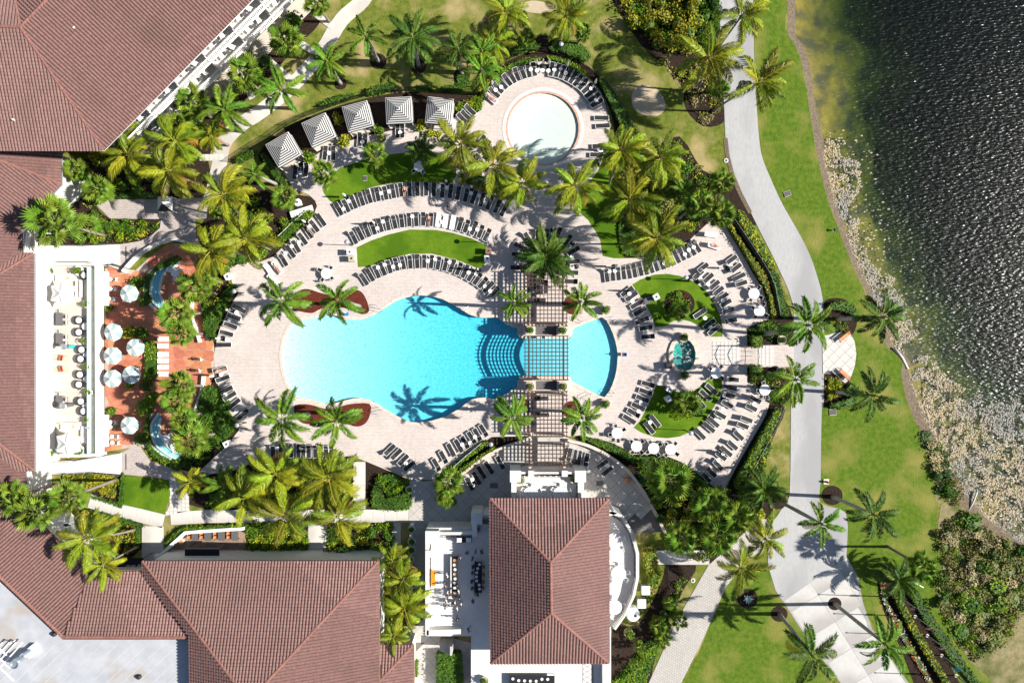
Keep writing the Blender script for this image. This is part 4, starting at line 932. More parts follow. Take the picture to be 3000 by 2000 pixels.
for (x, y, lab) in ((1551,967,'upper left'),(1648,967,'upper right'),(1552,1132,'lower left'),(1649,1132,'lower right')):
    p = W(x, y, 3.2); pc = MB(); pc.box((p.x,p.y,1.5),(1.5,1.5,3.2)); pc.box((p.x,p.y,3.14),(1.7,1.7,.12)); pc.build('column', M['coping'], PG)
for y in (968,1128):
    p = W(1600,y,2.6); MB().box((p.x,p.y,2.55),(3.3,1.25,.12)).build('roof_panel', M['slate'], PG); 
    for sy in (-.7,.7): MB().box((p.x,p.y+sy,2.6),(4.4,.14,.3)).build('beam', M['coping'], PG)
    b_ = PX([(1515,y-14),(1676,y-14),(1676,y+14),(1515,y+14)]); MB().prism(b_,-2,.12).build('bridge_pier', M['coping'], PG)
# ================================================================ palms
def frond_mesh(name, L, droop, nl, ll, m, wid=.085, hang=.35, lift=.0, vee=.25, seed=0, rach=.035, sweep=.55):
    """feather frond along +X: rachis with paired leaflets"""
    rr = random.Random(seed); bend = rr.uniform(-.035,.035); mb = MB(); pts = []; x = z = 0; a = lift; ds = L/12; yaw = 0; y = 0
    for i in range(13):
        pts.append(Vector((x, y, z))); a -= droop/12*(.3+1.4*i/12); yaw += rr.uniform(-.05,.05)+bend
        x += math.cos(a)*ds*math.cos(yaw); y += math.sin(yaw)*ds*math.cos(a); z += math.sin(a)*ds
    mb.tube(pts, [rach*(1-.8*i/12) for i in range(13)], 3, 1)
    for k in range(nl):
        t = .13+.87*(k+.5)/nl; f = t*12; i = min(11, int(f)); p = pts[i].lerp(pts[i+1], f-i); d = (pts[i+1]-pts[i]).normalized()
        s = Vector((0,0,1)).cross(d).normalized(); up = d.cross(s)
        ln = ll*(math.sin(min(1, t*1.12+.02)*math.pi*.93)**.55*.92+.12)
        for sg in (-1, 1):
            if rr.random() < .06: continue
            sw = sweep+.6*t; l = ln*rr.uniform(.85,1.1); v = (d*sw+s*sg*1.0+up*(vee+rr.uniform(-.18,.18))).normalized()
            mid = p+v*l*.55; tip = p+v*l+Vector((0,0,-hang*l*rr.uniform(.6,1.3))); w = wid*rr.uniform(.8,1.15)
            wd = d*w*.5+Vector((0,0,rr.uniform(-.02,.02)))
            mb.add([p-wd*.7, p+wd*.7, mid+wd, mid-wd, tip], [(0,1,2,3),(3,2,4)], 0)
    return mb.mesh(name, m)
def fan_mesh(name, pet, rad, m, seed=0, nseg=16):
    rr = random.Random(seed); mb = MB(); dr = rr.uniform(.1,.3)
    mb.tube([(0,0,0),(pet*.5,0,pet*.03),(pet,0,-pet*.08)], [.035,.025,.02], 3, 1); c = Vector((pet,0,-pet*.08))
    span = R(285); 
    for i in range(nseg):
        a = -span/2+span*(i+.5)/nseg; r = rad*(1-.22*abs(a)/(span/2))*rr.uniform(.88,1.08); da = span/nseg*.56
        d0 = Vector((math.cos(a-da), math.sin(a-da), .0)); d1 = Vector((math.cos(a+da), math.sin(a+da), 0)); dm = Vector((math.cos(a), math.sin(a), 0))
        fold = .07; zz = lambda t: -dr*t*t*rad-.25*rad*t*t*abs(math.sin(a))*.6
        mb.add([c, c+d0*r*.5+Vector((0,0,zz(.5)-fold)), c+dm*r*.52+Vector((0,0,zz(.5)+fold)), c+d1*r*.5+Vector((0,0,zz(.5)-fold)), c+dm*r+Vector((0,0,zz(1)-.05))], [(0,1,2),(0,2,3),(1,4,2),(2,4,3)], 0)
    return mb.mesh(name, m)
RB_ = K('rachis', (.16,.19,.04), rough=.6); RY_ = K('rachis_yellow', (.38,.32,.04), rough=.6)
FR = {
 'royal': [frond_mesh('frond', 3.3, d, 46, .66, [M['frond_royal'], RB_], .10, .3, l, .3, i, .04, .6) for i, (d, l) in enumerate(((1.1,.25),(1.5,.35),(.85,.1),(1.3,.2)))],
 'coco': [frond_mesh('frond', 3.6, d, 46, .82, [M['frond_coco'], RY_], .088, .75, l, -.05, i+5, .05, .8) for i, (d, l) in enumerate(((1.2,.2),(1.7,.35),(.9,.15),(2.0,.3),(1.45,.3)))],
 'dark': [frond_mesh('frond', 3.5, d, 46, .72, [M['frond_dark'], RB_], .095, .5, l, .1, i+9, .04, .65) for i, (d, l) in enumerate(((1.2,.2),(1.6,.35),(.9,.15),(1.4,.25)))],
 'fan': [fan_mesh('frond', p, r, [M['frond_fan'], RB_], i+3) for i, (p, r) in enumerate(((1.25,1.0),(1.0,1.05),(1.4,.9)))],
 'old': [frond_mesh('frond', 3.4, 1.9, 40, .8, [M['frond_old'], RY_], .06, .8, .1, -.1, 31, .05, .8)],
}
def palm(kind, x, y, h, d, base=None, where='', nf=None, tilt=0, dark=False):
    """x,y crown in image px at height h; d crown diameter in px; base image px of the trunk foot"""
    cr = W(x, y, h); b = W(*base) if base else Vector((cr.x+rnd.uniform(-.25,.25), cr.y+rnd.uniform(-.25,.25), 0)); b.z = 0
    nm = {'royal':'royal_palm','coco':'coconut_palm','fan':'fan_palm'}[kind]
    r = empty(nm, b); top = cr-b; rad = d*S*(1-h/H)/2
    mb = MB(); n = 7; hor = Vector((top.x, top.y, 0)); pts = []
    for i in range(n+1):
        t = i/n; e = t if kind != 'coco' else t**(1.35 if hor.length > 1.2 else 1); pts.append(Vector((hor.x*e, hor.y*e, top.z*t)))
    if kind == 'royal': rad_t = [.34,.27,.25,.26,.27,.25,.21,.17]
    elif kind == 'coco': rad_t = [.24,.16,.145,.14,.13,.125,.12,.12]
    else: rad_t = [.25,.2,.19,.18,.18,.17,.17,.16]
    if h < 3: rad_t = [q*.7 for q in rad_t]
    mb.tube(pts, rad_t, 8); mb.build('trunk', M[{'royal':'trunk_royal','coco':'trunk_coco','fan':'trunk_fan'}[kind]], r, True)
    cm = MB()
    if kind == 'royal': cm.tube([top+Vector((0,0,-.15)), top+Vector((0,0,.4)), top+Vector((0,0,.9)), top+Vector((0,0,2.0))], [.19,.2,.13,.015], 7)
    else: cm.tube([top+Vector((0,0,-.3)), top+Vector((0,0,.15)), top+Vector((0,0,.6)), top+Vector((.1,0,1.5))], [.2,.24,.1,.01], 7)
    cw = cm.build('crown', M['crownshaft'], r, True)
    rr = random.Random(int(x*7+y*13)); key = 'dark' if dark else kind; ms = FR[key]; nf = nf or {'royal':12,'coco':18,'fan':25}[kind]; a0 = rr.uniform(0, 6.28); tl = Quaternion(Vector((rr.uniform(-1,1), rr.uniform(-1,1), 0.01)).normalized(), rr.uniform(0,.28)); nf += rr.randrange(-2,3)
    for i in range(nf):
        t = i/max(1, nf-1); az = a0+i*2.39996+rr.uniform(-.22,.22)
        if kind == 'royal': el = .55-1.0*t; s = rad/2.95*rr.uniform(.9,1.08); zz = .75-.35*t
        elif kind == 'coco': el = .75-1.45*t; s = rad/3.0*rr.uniform(.85,1.12); zz = .35-.35*t
        else: el = 1.15-1.95*t; s = rad/2.05*rr.uniform(.85,1.1); zz = .3-.3*t
        me = rr.choice(ms)
        if kind == 'coco' and t > .75 and rr.random() < .4: me = FR['old'][0]
        if kind == 'royal' and t > .9 and rr.random() < .25: me = FR['old'][0]
        roll = rr.uniform(-.35,.35)
        f = inst('frond', me, cw, top+Vector((0,0,zz)), (0,0,0), s)
        q = Quaternion((0,0,1), az) @ Quaternion((0,1,0), -el) @ Quaternion((1,0,0), roll)
        if tilt and kind == 'coco':   # wind from the left pushes fronds to the right
            v = q @ Vector((1,0,0)); v = (v+Vector((tilt,.12*tilt,0))).normalized(); q = Quaternion((0,0,1), math.atan2(v.y, v.x)) @ Quaternion((0,1,0), -math.asin(max(-1, min(1, v.z)))) @ Quaternion((1,0,0), roll)
        f.rotation_euler = (tl @ q).to_euler()
    desc = {'royal':'royal palm','coco':'coconut palm','fan':'fan palm'}[kind]
    if dark: desc = 'dark '+desc
    if h < 3.2: desc = 'small '+desc
    reg(r, desc, 'palm tree', where, x, desc+'s '+where); return r
TOPL, WAD, LAK, WG, PAT_, POOL, ARC, GRV, GATE, SG, SE, DRV, BL, SR, ISL = ('on the top lawn', 'by the wading pool fence', 'along the upper lake path', 'in the garden below the hotel', 'around the flagstone patio', 'beside the main pool', 'between lounger arcs and wading pool', 'in the grove right of the wading pool', 'by the lake gate', 'in the grove below the main pool', 'in the grove right of the restaurant', 'by the bottom right driveway', 'over the lower left roofs', 'left of the restaurant stairs', 'on the round lawn island')
PALMS = [
 ('fan',929,13,5.5,80,None,TOPL),('fan',837,120,5.5,108,(873,168),WG),('fan',717,217,6,118,(757,265),WG),
 ('royal',1074,112,7.6,115,(1108,180),TOPL),('royal',962,186,7,118,(998,246),TOPL),('royal',830,268,7,145,(862,318),TOPL),('royal',659,329,7.5,155,(715,385),WG),
 ('royal',1210,115,9.2,160,(1227,194),TOPL,0,True),('royal',1343,150,7,100,(1353,217),TOPL,0,True),('royal',1412,156,7,115,None,WAD),('royal',1412,214,7.5,120,None,WAD),('coco',1445,128,6.5,110,None,WAD),
 ('coco',1481,38,8.5,135,None,WAD),('coco',1657,51,7.2,128,(1649,125),WAD),
 ('fan',1529,55,2.8,50,None,TOPL),('fan',1483,120,2.5,52,None,WAD),('fan',1542,112,2.5,60,None,WAD),('fan',1708,97,3.5,55,(1690,132),WAD),
 ('coco',2170,51,9.5,145,None,LAK,.35),('coco',2075,173,9.5,175,(2042,268),LAK,.35),('coco',2218,245,11,180,(2088,328),LAK,.45),('fan',2106,262,4,68,(2073,270),LAK),
 ('fan',227,502,4.5,78,None,WG),('fan',288,553,4.8,92,None,WG),('coco',378,454,7.5,160,None,WG),('coco',500,502,8,165,None,WG),('coco',515,415,8,150,(550,450),WG),('fan',561,300,6,105,None,WG),('fan',530,372,6,90,None,WG),('coco',360,395,7,110,None,WG),('coco',620,400,5,95,None,WG),
 ('fan',163,650,9,155,(309,691),WG),('fan',150,618,5,100,None,WG),('fan',262,660,2.2,70,None,WG),
 ('coco',659,573,8,160,(720,645),ARC),('royal',753,515,4.5,80,(814,541),ARC),('fan',835,579,3.6,80,None,ARC),('fan',952,510,3.6,84,(972,532),ARC),('fan',1100,451,3.4,76,(1110,480),ARC),
 ('coco',722,701,7.5,165,(791,731),ARC),('coco',623,734,7.5,155,(700,745),ARC),('fan',1236,443,3.2,66,None,ARC,0,True),
 ('coco',1350,425,8,165,(1363,516),ARC),('coco',1445,484,7.5,165,None,ARC),('coco',1529,538,7,145,(1501,577),ARC),
 ('coco',1685,548,8.5,165,None,GRV),('coco',1818,443,8.5,150,(1784,538),GRV),('coco',1933,466,9,160,(1866,533),GRV),('coco',1843,586,8.5,165,None,GRV),('coco',1920,698,8.5,180,(1841,716),GRV),
 ('fan',1953,550,3,70,None,GRV),('fan',2116,535,7,80,(2073,568),GRV),('fan',2045,594,8,95,(1979,647),GRV),('fan',2114,630,7.5,85,(2049,645),GRV),('fan',2000,560,5,60,None,GRV,0,True),
 ('fan',574,843,6.5,100,(640,862),PAT_),('fan',513,920,7,108,(597,917),PAT_),('fan',533,976,7,84,(597,978),PAT_),('fan',526,1124,7,95,(597,1131),PAT_),('fan',515,1170,6.5,95,None,PAT_),('fan',540,1225,6,85,None,PAT_),('fan',561,1284,6.5,115,(640,1268),PAT_),('fan',600,815,6,85,None,PAT_),
 ('fan',204,1455,9,112,(342,1404),BL),('fan',110,1496,9,122,None,BL),('fan',28,1460,9,112,None,BL),('coco',258,1575,10,165,(398,1549),BL),('coco',307,1650,9,125,(405,1600),BL),
 ('royal',830,884,9,160,(909,894),POOL),('royal',995,879,9,142,(1054,897),POOL),('royal',830,1226,9,172,(905,1212),POOL),('royal',990,1233,9,152,(1045,1212),POOL),
 ('royal',1506,887,9,108,(1515,900),POOL),('royal',1700,884,8.5,118,(1688,893),POOL),('royal',1501,1220,9,128,(1503,1202),POOL),('royal',1705,1223,8.5,122,(1690,1205),POOL),
 ('coco',809,1386,8,165,None,SG),('coco',965,1399,8.5,185,None,SG),('coco',722,1455,8,165,(790,1420),SG),('royal',661,1417,5.5,118,(725,1394),SG),('coco',842,1509,9,180,(905,1455),SG),('coco',990,1511,8.5,165,None,SG),('coco',560,1410,5,95,None,SG),
 ('royal',2361,953,13,160,(2239,979),GATE),('royal',2326,1111,10,145,(2249,1093),GATE),('royal',2579,930,11.9,140,(2451,935),GATE,0,True),('royal',2553,1157,11,145,(2448,1149),GATE,0,True),
 ('fan',1991,912,1.8,66,None,ISL),('fan',2012,1180,2.2,92,None,ISL),('fan',1598,757,2.6,112,None,'above the pergola',0,True),
 ('fan',1958,1404,6,142,(2015,1432),SE),('fan',2076,1476,8,118,None,SE),('fan',2157,1511,8,112,None,SE),('fan',1994,1572,8,105,(1970,1510),SE),('fan',2101,1570,8,112,(2065,1535),SE),('fan',2234,1430,5,90,None,SE,0,True),('coco',2239,1575,7,130,None,SE),('coco',2170,1660,7,150,(2130,1600),SE),
 ('royal',2400,1530,12.5,128,(2280,1466),DRV),('royal',2552,1503,10.5,150,(2438,1454),DRV,0,True),('royal',2373,1912,11.5,165,(2283,1797),DRV,0,True),('royal',2585,1879,11,165,(2445,1767),DRV),('fan',2629,1695,3.2,90,None,DRV,0,True),('fan',2696,1656,7.5,88,(2600,1600),DRV),
 ('coco',1180,1695,5.5,115,None,SR),('coco',1185,1779,5.5,140,None,SR),('coco',1150,1640,4.5,100,None,SR),('coco',1155,1860,5,90,None,SR),
 ('fan',1312,1415,4.0,100,None,'on the grey plaza'),('fan',1306,1450,2.6,75,None,'on the grey plaza'),
 ('fan',1722,1772,2.2,42,(1845,1853),'x'),
]
for p in PALMS:
    if p[6] == 'x': continue
    palm(p[0], p[1], p[2], p[3], p[4], p[5], p[6], None, p[7] if len(p) > 7 else 0, p[8] if len(p) > 8 else False)
for x, y, d in ((1845,1855,34),(1875,1895,46),(1855,1948,36),(1930,1830,60),(1945,1870,52),(1990,1815,58),(1960,1765,44),(1915,1695,40)): palm('fan', x, y, 1.6, d, None, 'in the bed right of the restaurant', 16)
for x, y, d in ((1430,1060-1060+2020,60),(1480,2010,50)): pass
# ================================================================ hedges, shrubs, ground cover
def leaf_quads(mb, pts, size, rr, flat=.6, m=0):
    for p in pts:
        s = size*rr.uniform(.6,1.3); n = Vector((rr.gauss(0,flat), rr.gauss(0,flat), 1)).normalized(); a = n.orthogonal().normalized(); a.rotate(Quaternion(n, rr.uniform(0,6.28))); b = n.cross(a)
        mb.add([p-a*s*.5, p+b*s*.3, p+a*s*.5, p-b*s*.3], [(0,1,2,3)], m)
def hedge(label, pts, h, m='leaf_green', dens=26, leaf=.28, sm=3, rough=.12, under='leaf_dark', z0=0., name='hedge', cat='hedge'):
    p = smooth_poly(pts, sm) if sm else pts; poly = ccw(PX(p)); rr = random.Random(int(pts[0][0]*3+pts[0][1])); r = empty(name, (0,0,0)); tag(r, label, cat)
    inn = ccw(offset(poly, -.12)); MB().prism(inn, z0, z0+h*.82).build('branches', M[under], r)
    xs = [q[0] for q in poly]; ys = [q[1] for q in poly]; A = abs(area(poly)); P = []
    n = int(A*dens)
    bb = (max(xs)-min(xs))*(max(ys)-min(ys))
    for _ in range(int(bb*dens)):
        x = rr.uniform(min(xs), max(xs)); y = rr.uniform(min(ys), max(ys))
        if inside(x, y, poly): P.append(Vector((x, y, z0+h+rough*(1.5*mno.noise(Vector((x*.7,y*.7,3)))+rr.uniform(-1,.6)))))
    mb = MB(); leaf_quads(mb, P, leaf, rr); k = len(poly)
    for i in range(k):     # side leaves
        a, b = poly[i], poly[(i+1) % k]; L = math.hypot(b[0]-a[0], b[1]-a[1])
        for _ in range(int(L*h*dens*.5)):
            t = rr.random(); q = Vector((a[0]+(b[0]-a[0])*t+rr.uniform(-.08,.08), a[1]+(b[1]-a[1])*t+rr.uniform(-.08,.08), z0+rr.uniform(.05,h))); leaf_quads(mb, [q], leaf, rr, 1.5)
    mb.build('foliage', M[m], r); return r
SHR = {}
def shrub_mesh(m, seed, n=170, leaf=.26):
    rr = random.Random(seed); mb = MB(); core = MB().lathe([(.05,0),(.62,.12),(.78,.45),(.6,.78),(.1,.92)], 9); lob = [(rr.uniform(-.5,.5), rr.uniform(-.5,.5), rr.uniform(.35,.8), rr.uniform(.3,.5)) for _ in range(9)]; P = []
    for _ in range(n):
        l = rr.choice(lob); v = Vector((rr.gauss(0,1), rr.gauss(0,1), rr.gauss(.3,.8))).normalized()*l[3]*rr.uniform(.75,1.05); q = Vector((l[0],l[1],l[2]))+v
        if q.z > .02: P.append(q)
    leaf_quads(mb, P, leaf, rr, .9); a = mb.mesh('foliage', M[m]); core.v = [(v[0]*.8, v[1]*.8, v[2]*.8) for v in core.v]
    return a, core.mesh('branches', M['leaf_dark'])
NSH = {'leaf_green':'green shrub','leaf_lime':'lime green shrub','leaf_yellow':'yellow leaved shrub','leaf_dark':'dark green shrub','leaf_croton':'orange and yellow croton','leaf_olive':'olive brown scrub bush','leaf_tan':'dry tan grass clump','leaf_red':'dark red shrub'}
def shrub(x, y, d, h, m, where, z=0.):
    if m not in SHR: SHR[m] = [shrub_mesh(m, s) for s in (1,2,3)]
    a, b = rnd.choice(SHR[m]); p = W(x, y, h*.5+z); p.z = z; r = empty('shrub', p, rnd.uniform(0,6.28)); s = d*S/2/.85; r.scale = (s, s, h)
    inst('foliage', a, r); inst('branches', b, r); reg(r, NSH[m], 'shrub', where, x, NSH[m]+'s '+where); return r
def scatter_shrubs(poly, n, sizes, hs, mats, where, seed):
    rest = MB(); keep = max(3, int(n*.36)); mm = list(dict.fromkeys(mats))
    rr = random.Random(seed); xs = [p[0] for p in poly]; ys = [p[1] for p in poly]; k = 0; g = 0; got = []
    while k < n and g < n*60:
        g += 1; x = rr.uniform(min(xs), max(xs)); y = rr.uniform(min(ys), max(ys)); d = rr.uniform(*sizes)
        if not inside(x, y, poly) or any(math.hypot(x-a, y-b) < (d+c)*.34 for a, b, c in got): continue
        got.append((x, y, d)); k += 1
    got.sort(key=lambda t: -t[2])
    for i, (x, y, d) in enumerate(got):
        h = rr.uniform(*hs); m = rr.choice(mats)
        if i < keep: shrub(x, y, d, h, m, where)
        else:
            c = W(x, y, h*.5); P = []
            for _ in range(120):
                v = Vector((rr.gauss(0,1), rr.gauss(0,1), abs(rr.gauss(0,.8))+.1)).normalized()*rr.uniform(.6,1.05); P.append(Vector((c.x+v.x*d*S*.52, c.y+v.y*d*S*.52, .03+v.z*h*.9)))
            leaf_quads(rest, P, .27*d/36+.06, rr, .9, mm.index(m))
    for _ in range(int(n*14)):      # low fill between the shrubs
        x = rr.uniform(min(xs), max(xs)); y = rr.uniform(min(ys), max(ys))
        if inside(x, y, poly):
            c = W(x, y, .2); leaf_quads(rest, [Vector((c.x+rr.uniform(-.5,.5), c.y+rr.uniform(-.5,.5), rr.uniform(.06,.4))) for _ in range(7)], .3, rr, .9, rr.randrange(len(mm)))
    o = stuff(rest.build('ground_cover', [M[q] for q in mm])); tag(o, 'low mixed ground cover '+where, 'ground cover')
# hedges
hedge('clipped green hedge behind the middle cabanas', [(1090,262),(1150,250),(1155,265),(1100,282),(1075,282)], 1.1)
hedge('clipped green hedge behind the second cabana', [(950,305),(1028,278),(1032,288),(955,318)], 1.1)
hedge('clipped green hedge behind the rightmost cabana', [(1215,260),(1262,255),(1265,268),(1215,272)], 1.1)
hedge('short clipped hedge left of the rightmost cabana path', [(1300,260),(1340,252),(1358,262),(1350,274),(1300,272)], 1.1)
hedge('green hedge arc above the wading pool loungers, left part', [(1440,232),(1490,195),(1530,180),(1578,172),(1580,183),(1530,192),(1490,210),(1450,245)], .9, 'leaf_lime')
hedge('green hedge arc above the wading pool loungers, right part', [(1606,170),(1650,178),(1690,198),(1720,222),(1712,230),(1680,208),(1640,188),(1606,182)], .9, 'leaf_lime')
hedge('ground cover left of the wading pool gate', [(1482,140),(1500,128),(1560,120),(1580,135),(1572,150),(1500,165)], .5)
hedge('ground cover right of the wading pool gate', [(1622,125),(1660,118),(1700,130),(1730,165),(1712,184),(1650,160),(1610,150)], .5)
hedge('round ground cover patch on the top lawn edge', [(1340,220),(1368,225),(1378,240),(1362,260),(1340,245)], .5)
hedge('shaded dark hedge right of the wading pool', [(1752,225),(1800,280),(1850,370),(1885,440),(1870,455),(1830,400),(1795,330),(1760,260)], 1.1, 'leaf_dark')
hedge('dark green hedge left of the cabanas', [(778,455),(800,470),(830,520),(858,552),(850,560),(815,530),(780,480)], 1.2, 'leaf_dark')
hedge('short green hedge left of the first cabana', [(697,470),(740,446),(747,458),(704,482)], 1.0)
hedge('hedge along the northwest loungers', [(815,700),(860,660),(900,622),(918,618),(922,630),(880,665),(832,712)], 1.0, 'leaf_lime')
hedge('green ground cover inside the grove lawn', [(1812,655),(1850,640),(1880,690),(1900,745),(1835,752),(1815,720)], .45)
hedge('tall yellow hedge outside the fence', [(2153,628),(2168,622),(2215,690),(2262,775),(2258,790),(2246,790),(2200,720),(2160,655)], 1.3, 'leaf_yellow')
hedge('olive flowering hedge inside the curved fence', [(2126,660),(2140,665),(2180,730),(2232,800),(2250,850),(2262,900),(2268,930),(2254,930),(2248,885),(2236,845),(2206,795),(2158,712)], 1.1, 'leaf_croton')
hedge('green hedge strip outside the curved fence', [(2250,795),(2270,800),(2288,850),(2298,900),(2306,928),(2285,930),(2270,880),(2262,840)], 1.0)
hedge('cube hedge at the upper gate side', [(2194,985),(2222,985),(2224,1016),(2196,1018)], 1.5, 'leaf_lime', sm=0)
hedge('cube hedge at the lower gate side', [(2194,1068),(2222,1068),(2224,1094),(2194,1094)], 1.5, 'leaf_lime', sm=0)
hedge('dark hedge strip above the gate bed', [(2215,950),(2255,940),(2256,950),(2216,962)], .9)
hedge('hedge along the lower right curved fence', [(2262,1200),(2280,1200),(2262,1250),(2228,1310),(2192,1370),(2158,1415),(2146,1410),(2180,1350),(2214,1285),(2246,1230)], 1.2, 'leaf_lime')
hedge('clipped green hedge outside the lower right fence', [(2234,1310),(2256,1300),(2248,1325),(2226,1332)], 1.0)
hedge('straight green hedge at the lower fence end', [(2186,1392),(2198,1396),(2168,1445),(2158,1442)], 1.0)
hedge('curved green hedge below the three white tables', [(1700,1276),(1779,1292),(1826,1315),(1850,1333),(1905,1333),(1900,1350),(1850,1350),(1800,1325),(1740,1300)], 1.0)
hedge('curved green hedge beside the lowest loungers', [(1905,1336),(1955,1340),(2005,1362),(2045,1392),(2080,1425),(2060,1420),(2010,1385),(1950,1358)], .9)
hedge('hedge strip along the curved south wall', [(1338,1380),(1375,1350),(1420,1322),(1450,1305),(1446,1318),(1400,1352),(1345,1392)], .9, 'leaf_lime')
hedge('hedge behind the south lounger row', [(1320,1366),(1370,1326),(1420,1290),(1428,1300),(1380,1335),(1330,1372)], .8, 'leaf_lime')
hedge('clipped hedge block in the square bed', [(1096,1427),(1110,1425),(1130,1455),(1150,1452),(1200,1440),(1200,1488),(1098,1485)], .9)
hedge('round clipped hedge in the square bed', [(1102,1410),(1130,1388),(1165,1390),(1185,1405),(1180,1412),(1140,1408),(1115,1425)], .9)
hedge('curved hedge in the middle of the flagstone patio', [(423,996),(458,1002),(467,1030),(467,1068),(460,1110),(425,1118),(432,1068),(432,1030)], .9, 'leaf_lime')
hedge('hedge in the upper fountain planter', [(430,812),(445,798),(470,775),(520,750),(535,760),(500,780),(462,802),(444,840),(440,880),(430,870)], .8)
hedge('hedge in the lower fountain planter', [(438,1210),(445,1220),(440,1260),(450,1300),(480,1330),(530,1355),(520,1370),(460,1340),(430,1290),(428,1240)], .8, 'leaf_lime')
hedge('low hedge around the small lower left lawn', [(358,1392),(368,1393),(362,1480),(350,1475)], .5)
hedge('low hedge along the lower left walk', [(265,1447),(355,1472),(352,1482),(268,1455)], .5)
hedge('low hedge below the lower left walk', [(262,1492),(300,1497),(412,1530),(412,1542),(300,1510)], .5)
hedge('low hedge beside the lower left court', [(402,1542),(413,1542),(413,1595),(402,1595)], .5)
hedge('yellow green hedge above the dining deck wall', [(490,1585),(520,1555),(545,1540),(600,1537),(718,1530),(720,1540),(600,1547),(555,1550),(515,1587),(496,1600)], .9, 'leaf_lime')
hedge('clipped hedge in the corner bed', [(292,652),(330,655),(380,662),(408,672),(405,680),(370,680),(300,672)], .9)
hedge('dark hedge above the brick path', [(340,568),(420,565),(470,572),(470,582),(340,582)], .7, 'leaf_dark')
hedge('green hedge patch beside the west loungers', [(652,862),(685,835),(690,860),(672,885),(650,910),(640,890)], .8)
hedge('tall green mass beside the lower west loungers', [(600,1140),(640,1135),(655,1180),(690,1225),(700,1245),(660,1290),(620,1290),(590,1230)], 1.3)
hedge('dark green mass beside the upper west loungers', [(620,880),(670,890),(640,960),(628,1000),(605,960),(600,910)], 1.2)
hedge('round clipped hedge in the upper roadside bed', [(2426,890),(2455,882),(2490,892),(2505,920),(2500,928),(2470,915),(2440,910),(2425,905)], .9)
hedge('round clipped hedge in the lower roadside bed', [(2430,1180),(2470,1168),(2505,1150),(2500,1180),(2470,1195),(2430,1195)], .9)
hedge('clipped green hedge wedge by the lower bench', [(2465,1150),(2485,1125),(2505,1130),(2508,1152),(2480,1160)], .9)
hedge('long yellow clipped hedge in front of the flagpoles', [(2602,1728),(2618,1722),(2660,1800),(2720,1905),(2785,2010),(2770,2016),(2700,1910),(2640,1805)], 1.1, 'leaf_yellow', sm=0)
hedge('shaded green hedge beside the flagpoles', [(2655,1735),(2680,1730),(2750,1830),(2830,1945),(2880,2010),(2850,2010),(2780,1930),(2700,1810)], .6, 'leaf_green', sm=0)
hedge('ribbon of red and white flowers along the driveway', [(2572,1690),(2585,1688),(2600,1760),(2640,1830),(2690,1920),(2740,2010),(2722,2012),(2660,1905),(2608,1810),(2580,1750)], .35, 'flower_red', 30, .22, 0, under='leaf_dark', name='flower_bed', cat='flower bed')
hedge('square hedge block left of the lower court', [(1282,1898),(1352,1898),(1360,2000),(1282,2000)], 1.4, sm=0, z0=.3)
hedge('narrow lime hedge beside the small roof', [(1214,1928),(1226,1928),(1226,1975),(1214,1975)], 1.0, 'leaf_lime', sm=0)
hedge('lime hedge along the bottom bed right of the restaurant', [(1795,1990),(1840,1965),(1870,1930),(1900,1890),(1930,1880),(1900,1960),(1870,2030),(1790,2040)], .9, 'leaf_lime')
hedge('green planting strip along the restaurant curve', [(1880,1600),(1915,1598),(1925,1640),(1935,1680),(1905,1740),(1895,1700),(1885,1650)], .9, 'leaf_croton')
# shrubs by bed
scatter_shrubs([(240,475),(330,450),(640,150),(720,80),(800,180),(700,290),(610,400),(560,480),(450,560),(280,575)], 46, (22,52), (.7,1.8), ['leaf_green','leaf_green','leaf_dark','leaf_lime','leaf_yellow'], 'in the garden below the hotel', 5)
scatter_shrubs([(330,560),(240,600),(330,650),(465,648),(440,685),(350,708),(200,700)], 22, (18,36), (.5,1.0), ['leaf_yellow','leaf_lime','leaf_lime','leaf_green'], 'in the corner bed by the ramp', 6)
scatter_shrubs([(605,645),(640,570),(690,510),(800,640),(900,640),(800,740),(700,765),(665,800),(690,850),(640,950),(605,900),(590,800)], 40, (20,42), (.6,1.4), ['leaf_yellow','leaf_lime','leaf_green','leaf_croton','leaf_green'], 'in the bed left of the deck', 7)
scatter_shrubs([(600,1130),(650,1160),(690,1250),(620,1340),(560,1370),(500,1360),(580,1290)], 20, (24,44), (.7,1.5), ['leaf_green','leaf_lime','leaf_dark'], 'in the bed below the patio', 8)
scatter_shrubs([(190,1395),(280,1388),(345,1400),(330,1450),(260,1440),(200,1435)], 18, (16,26), (.4,.8), ['leaf_yellow','leaf_yellow','leaf_croton'], 'in the lower ramp bed', 9)
scatter_shrubs([(245,1500),(300,1510),(400,1545),(400,1600),(300,1670),(240,1600)], 20, (16,30), (.4,.9), ['leaf_yellow','leaf_croton','leaf_green'], 'by the lower left walk', 10)
scatter_shrubs([(620,1400),(700,1385),(780,1355),(1030,1345),(1030,1480),(610,1480)], 48, (20,44), (.5,1.3), ['leaf_green','leaf_lime','leaf_yellow','leaf_dark'], 'in the bed below the pool', 11)
scatter_shrubs([(725,1535),(895,1535),(895,1635),(725,1635)], 26, (20,40), (.5,1.3), ['leaf_yellow','leaf_lime','leaf_green'], 'in the bed above the south roof', 12)
scatter_shrubs([(962,1540),(1145,1540),(1145,1700),(1205,1720),(1200,1870),(1120,1870),(1115,1640),(962,1640)], 40, (22,44), (.6,1.6), ['leaf_green','leaf_lime','leaf_yellow','leaf_dark'], 'in the bed right of the south roof', 13)
scatter_shrubs([(1385,285),(1440,230),(1470,205),(1440,250),(1405,310),(1340,318)], 14, (20,34), (.6,1.1), ['leaf_yellow','leaf_lime'], 'in the bed left of the wading pool', 14)
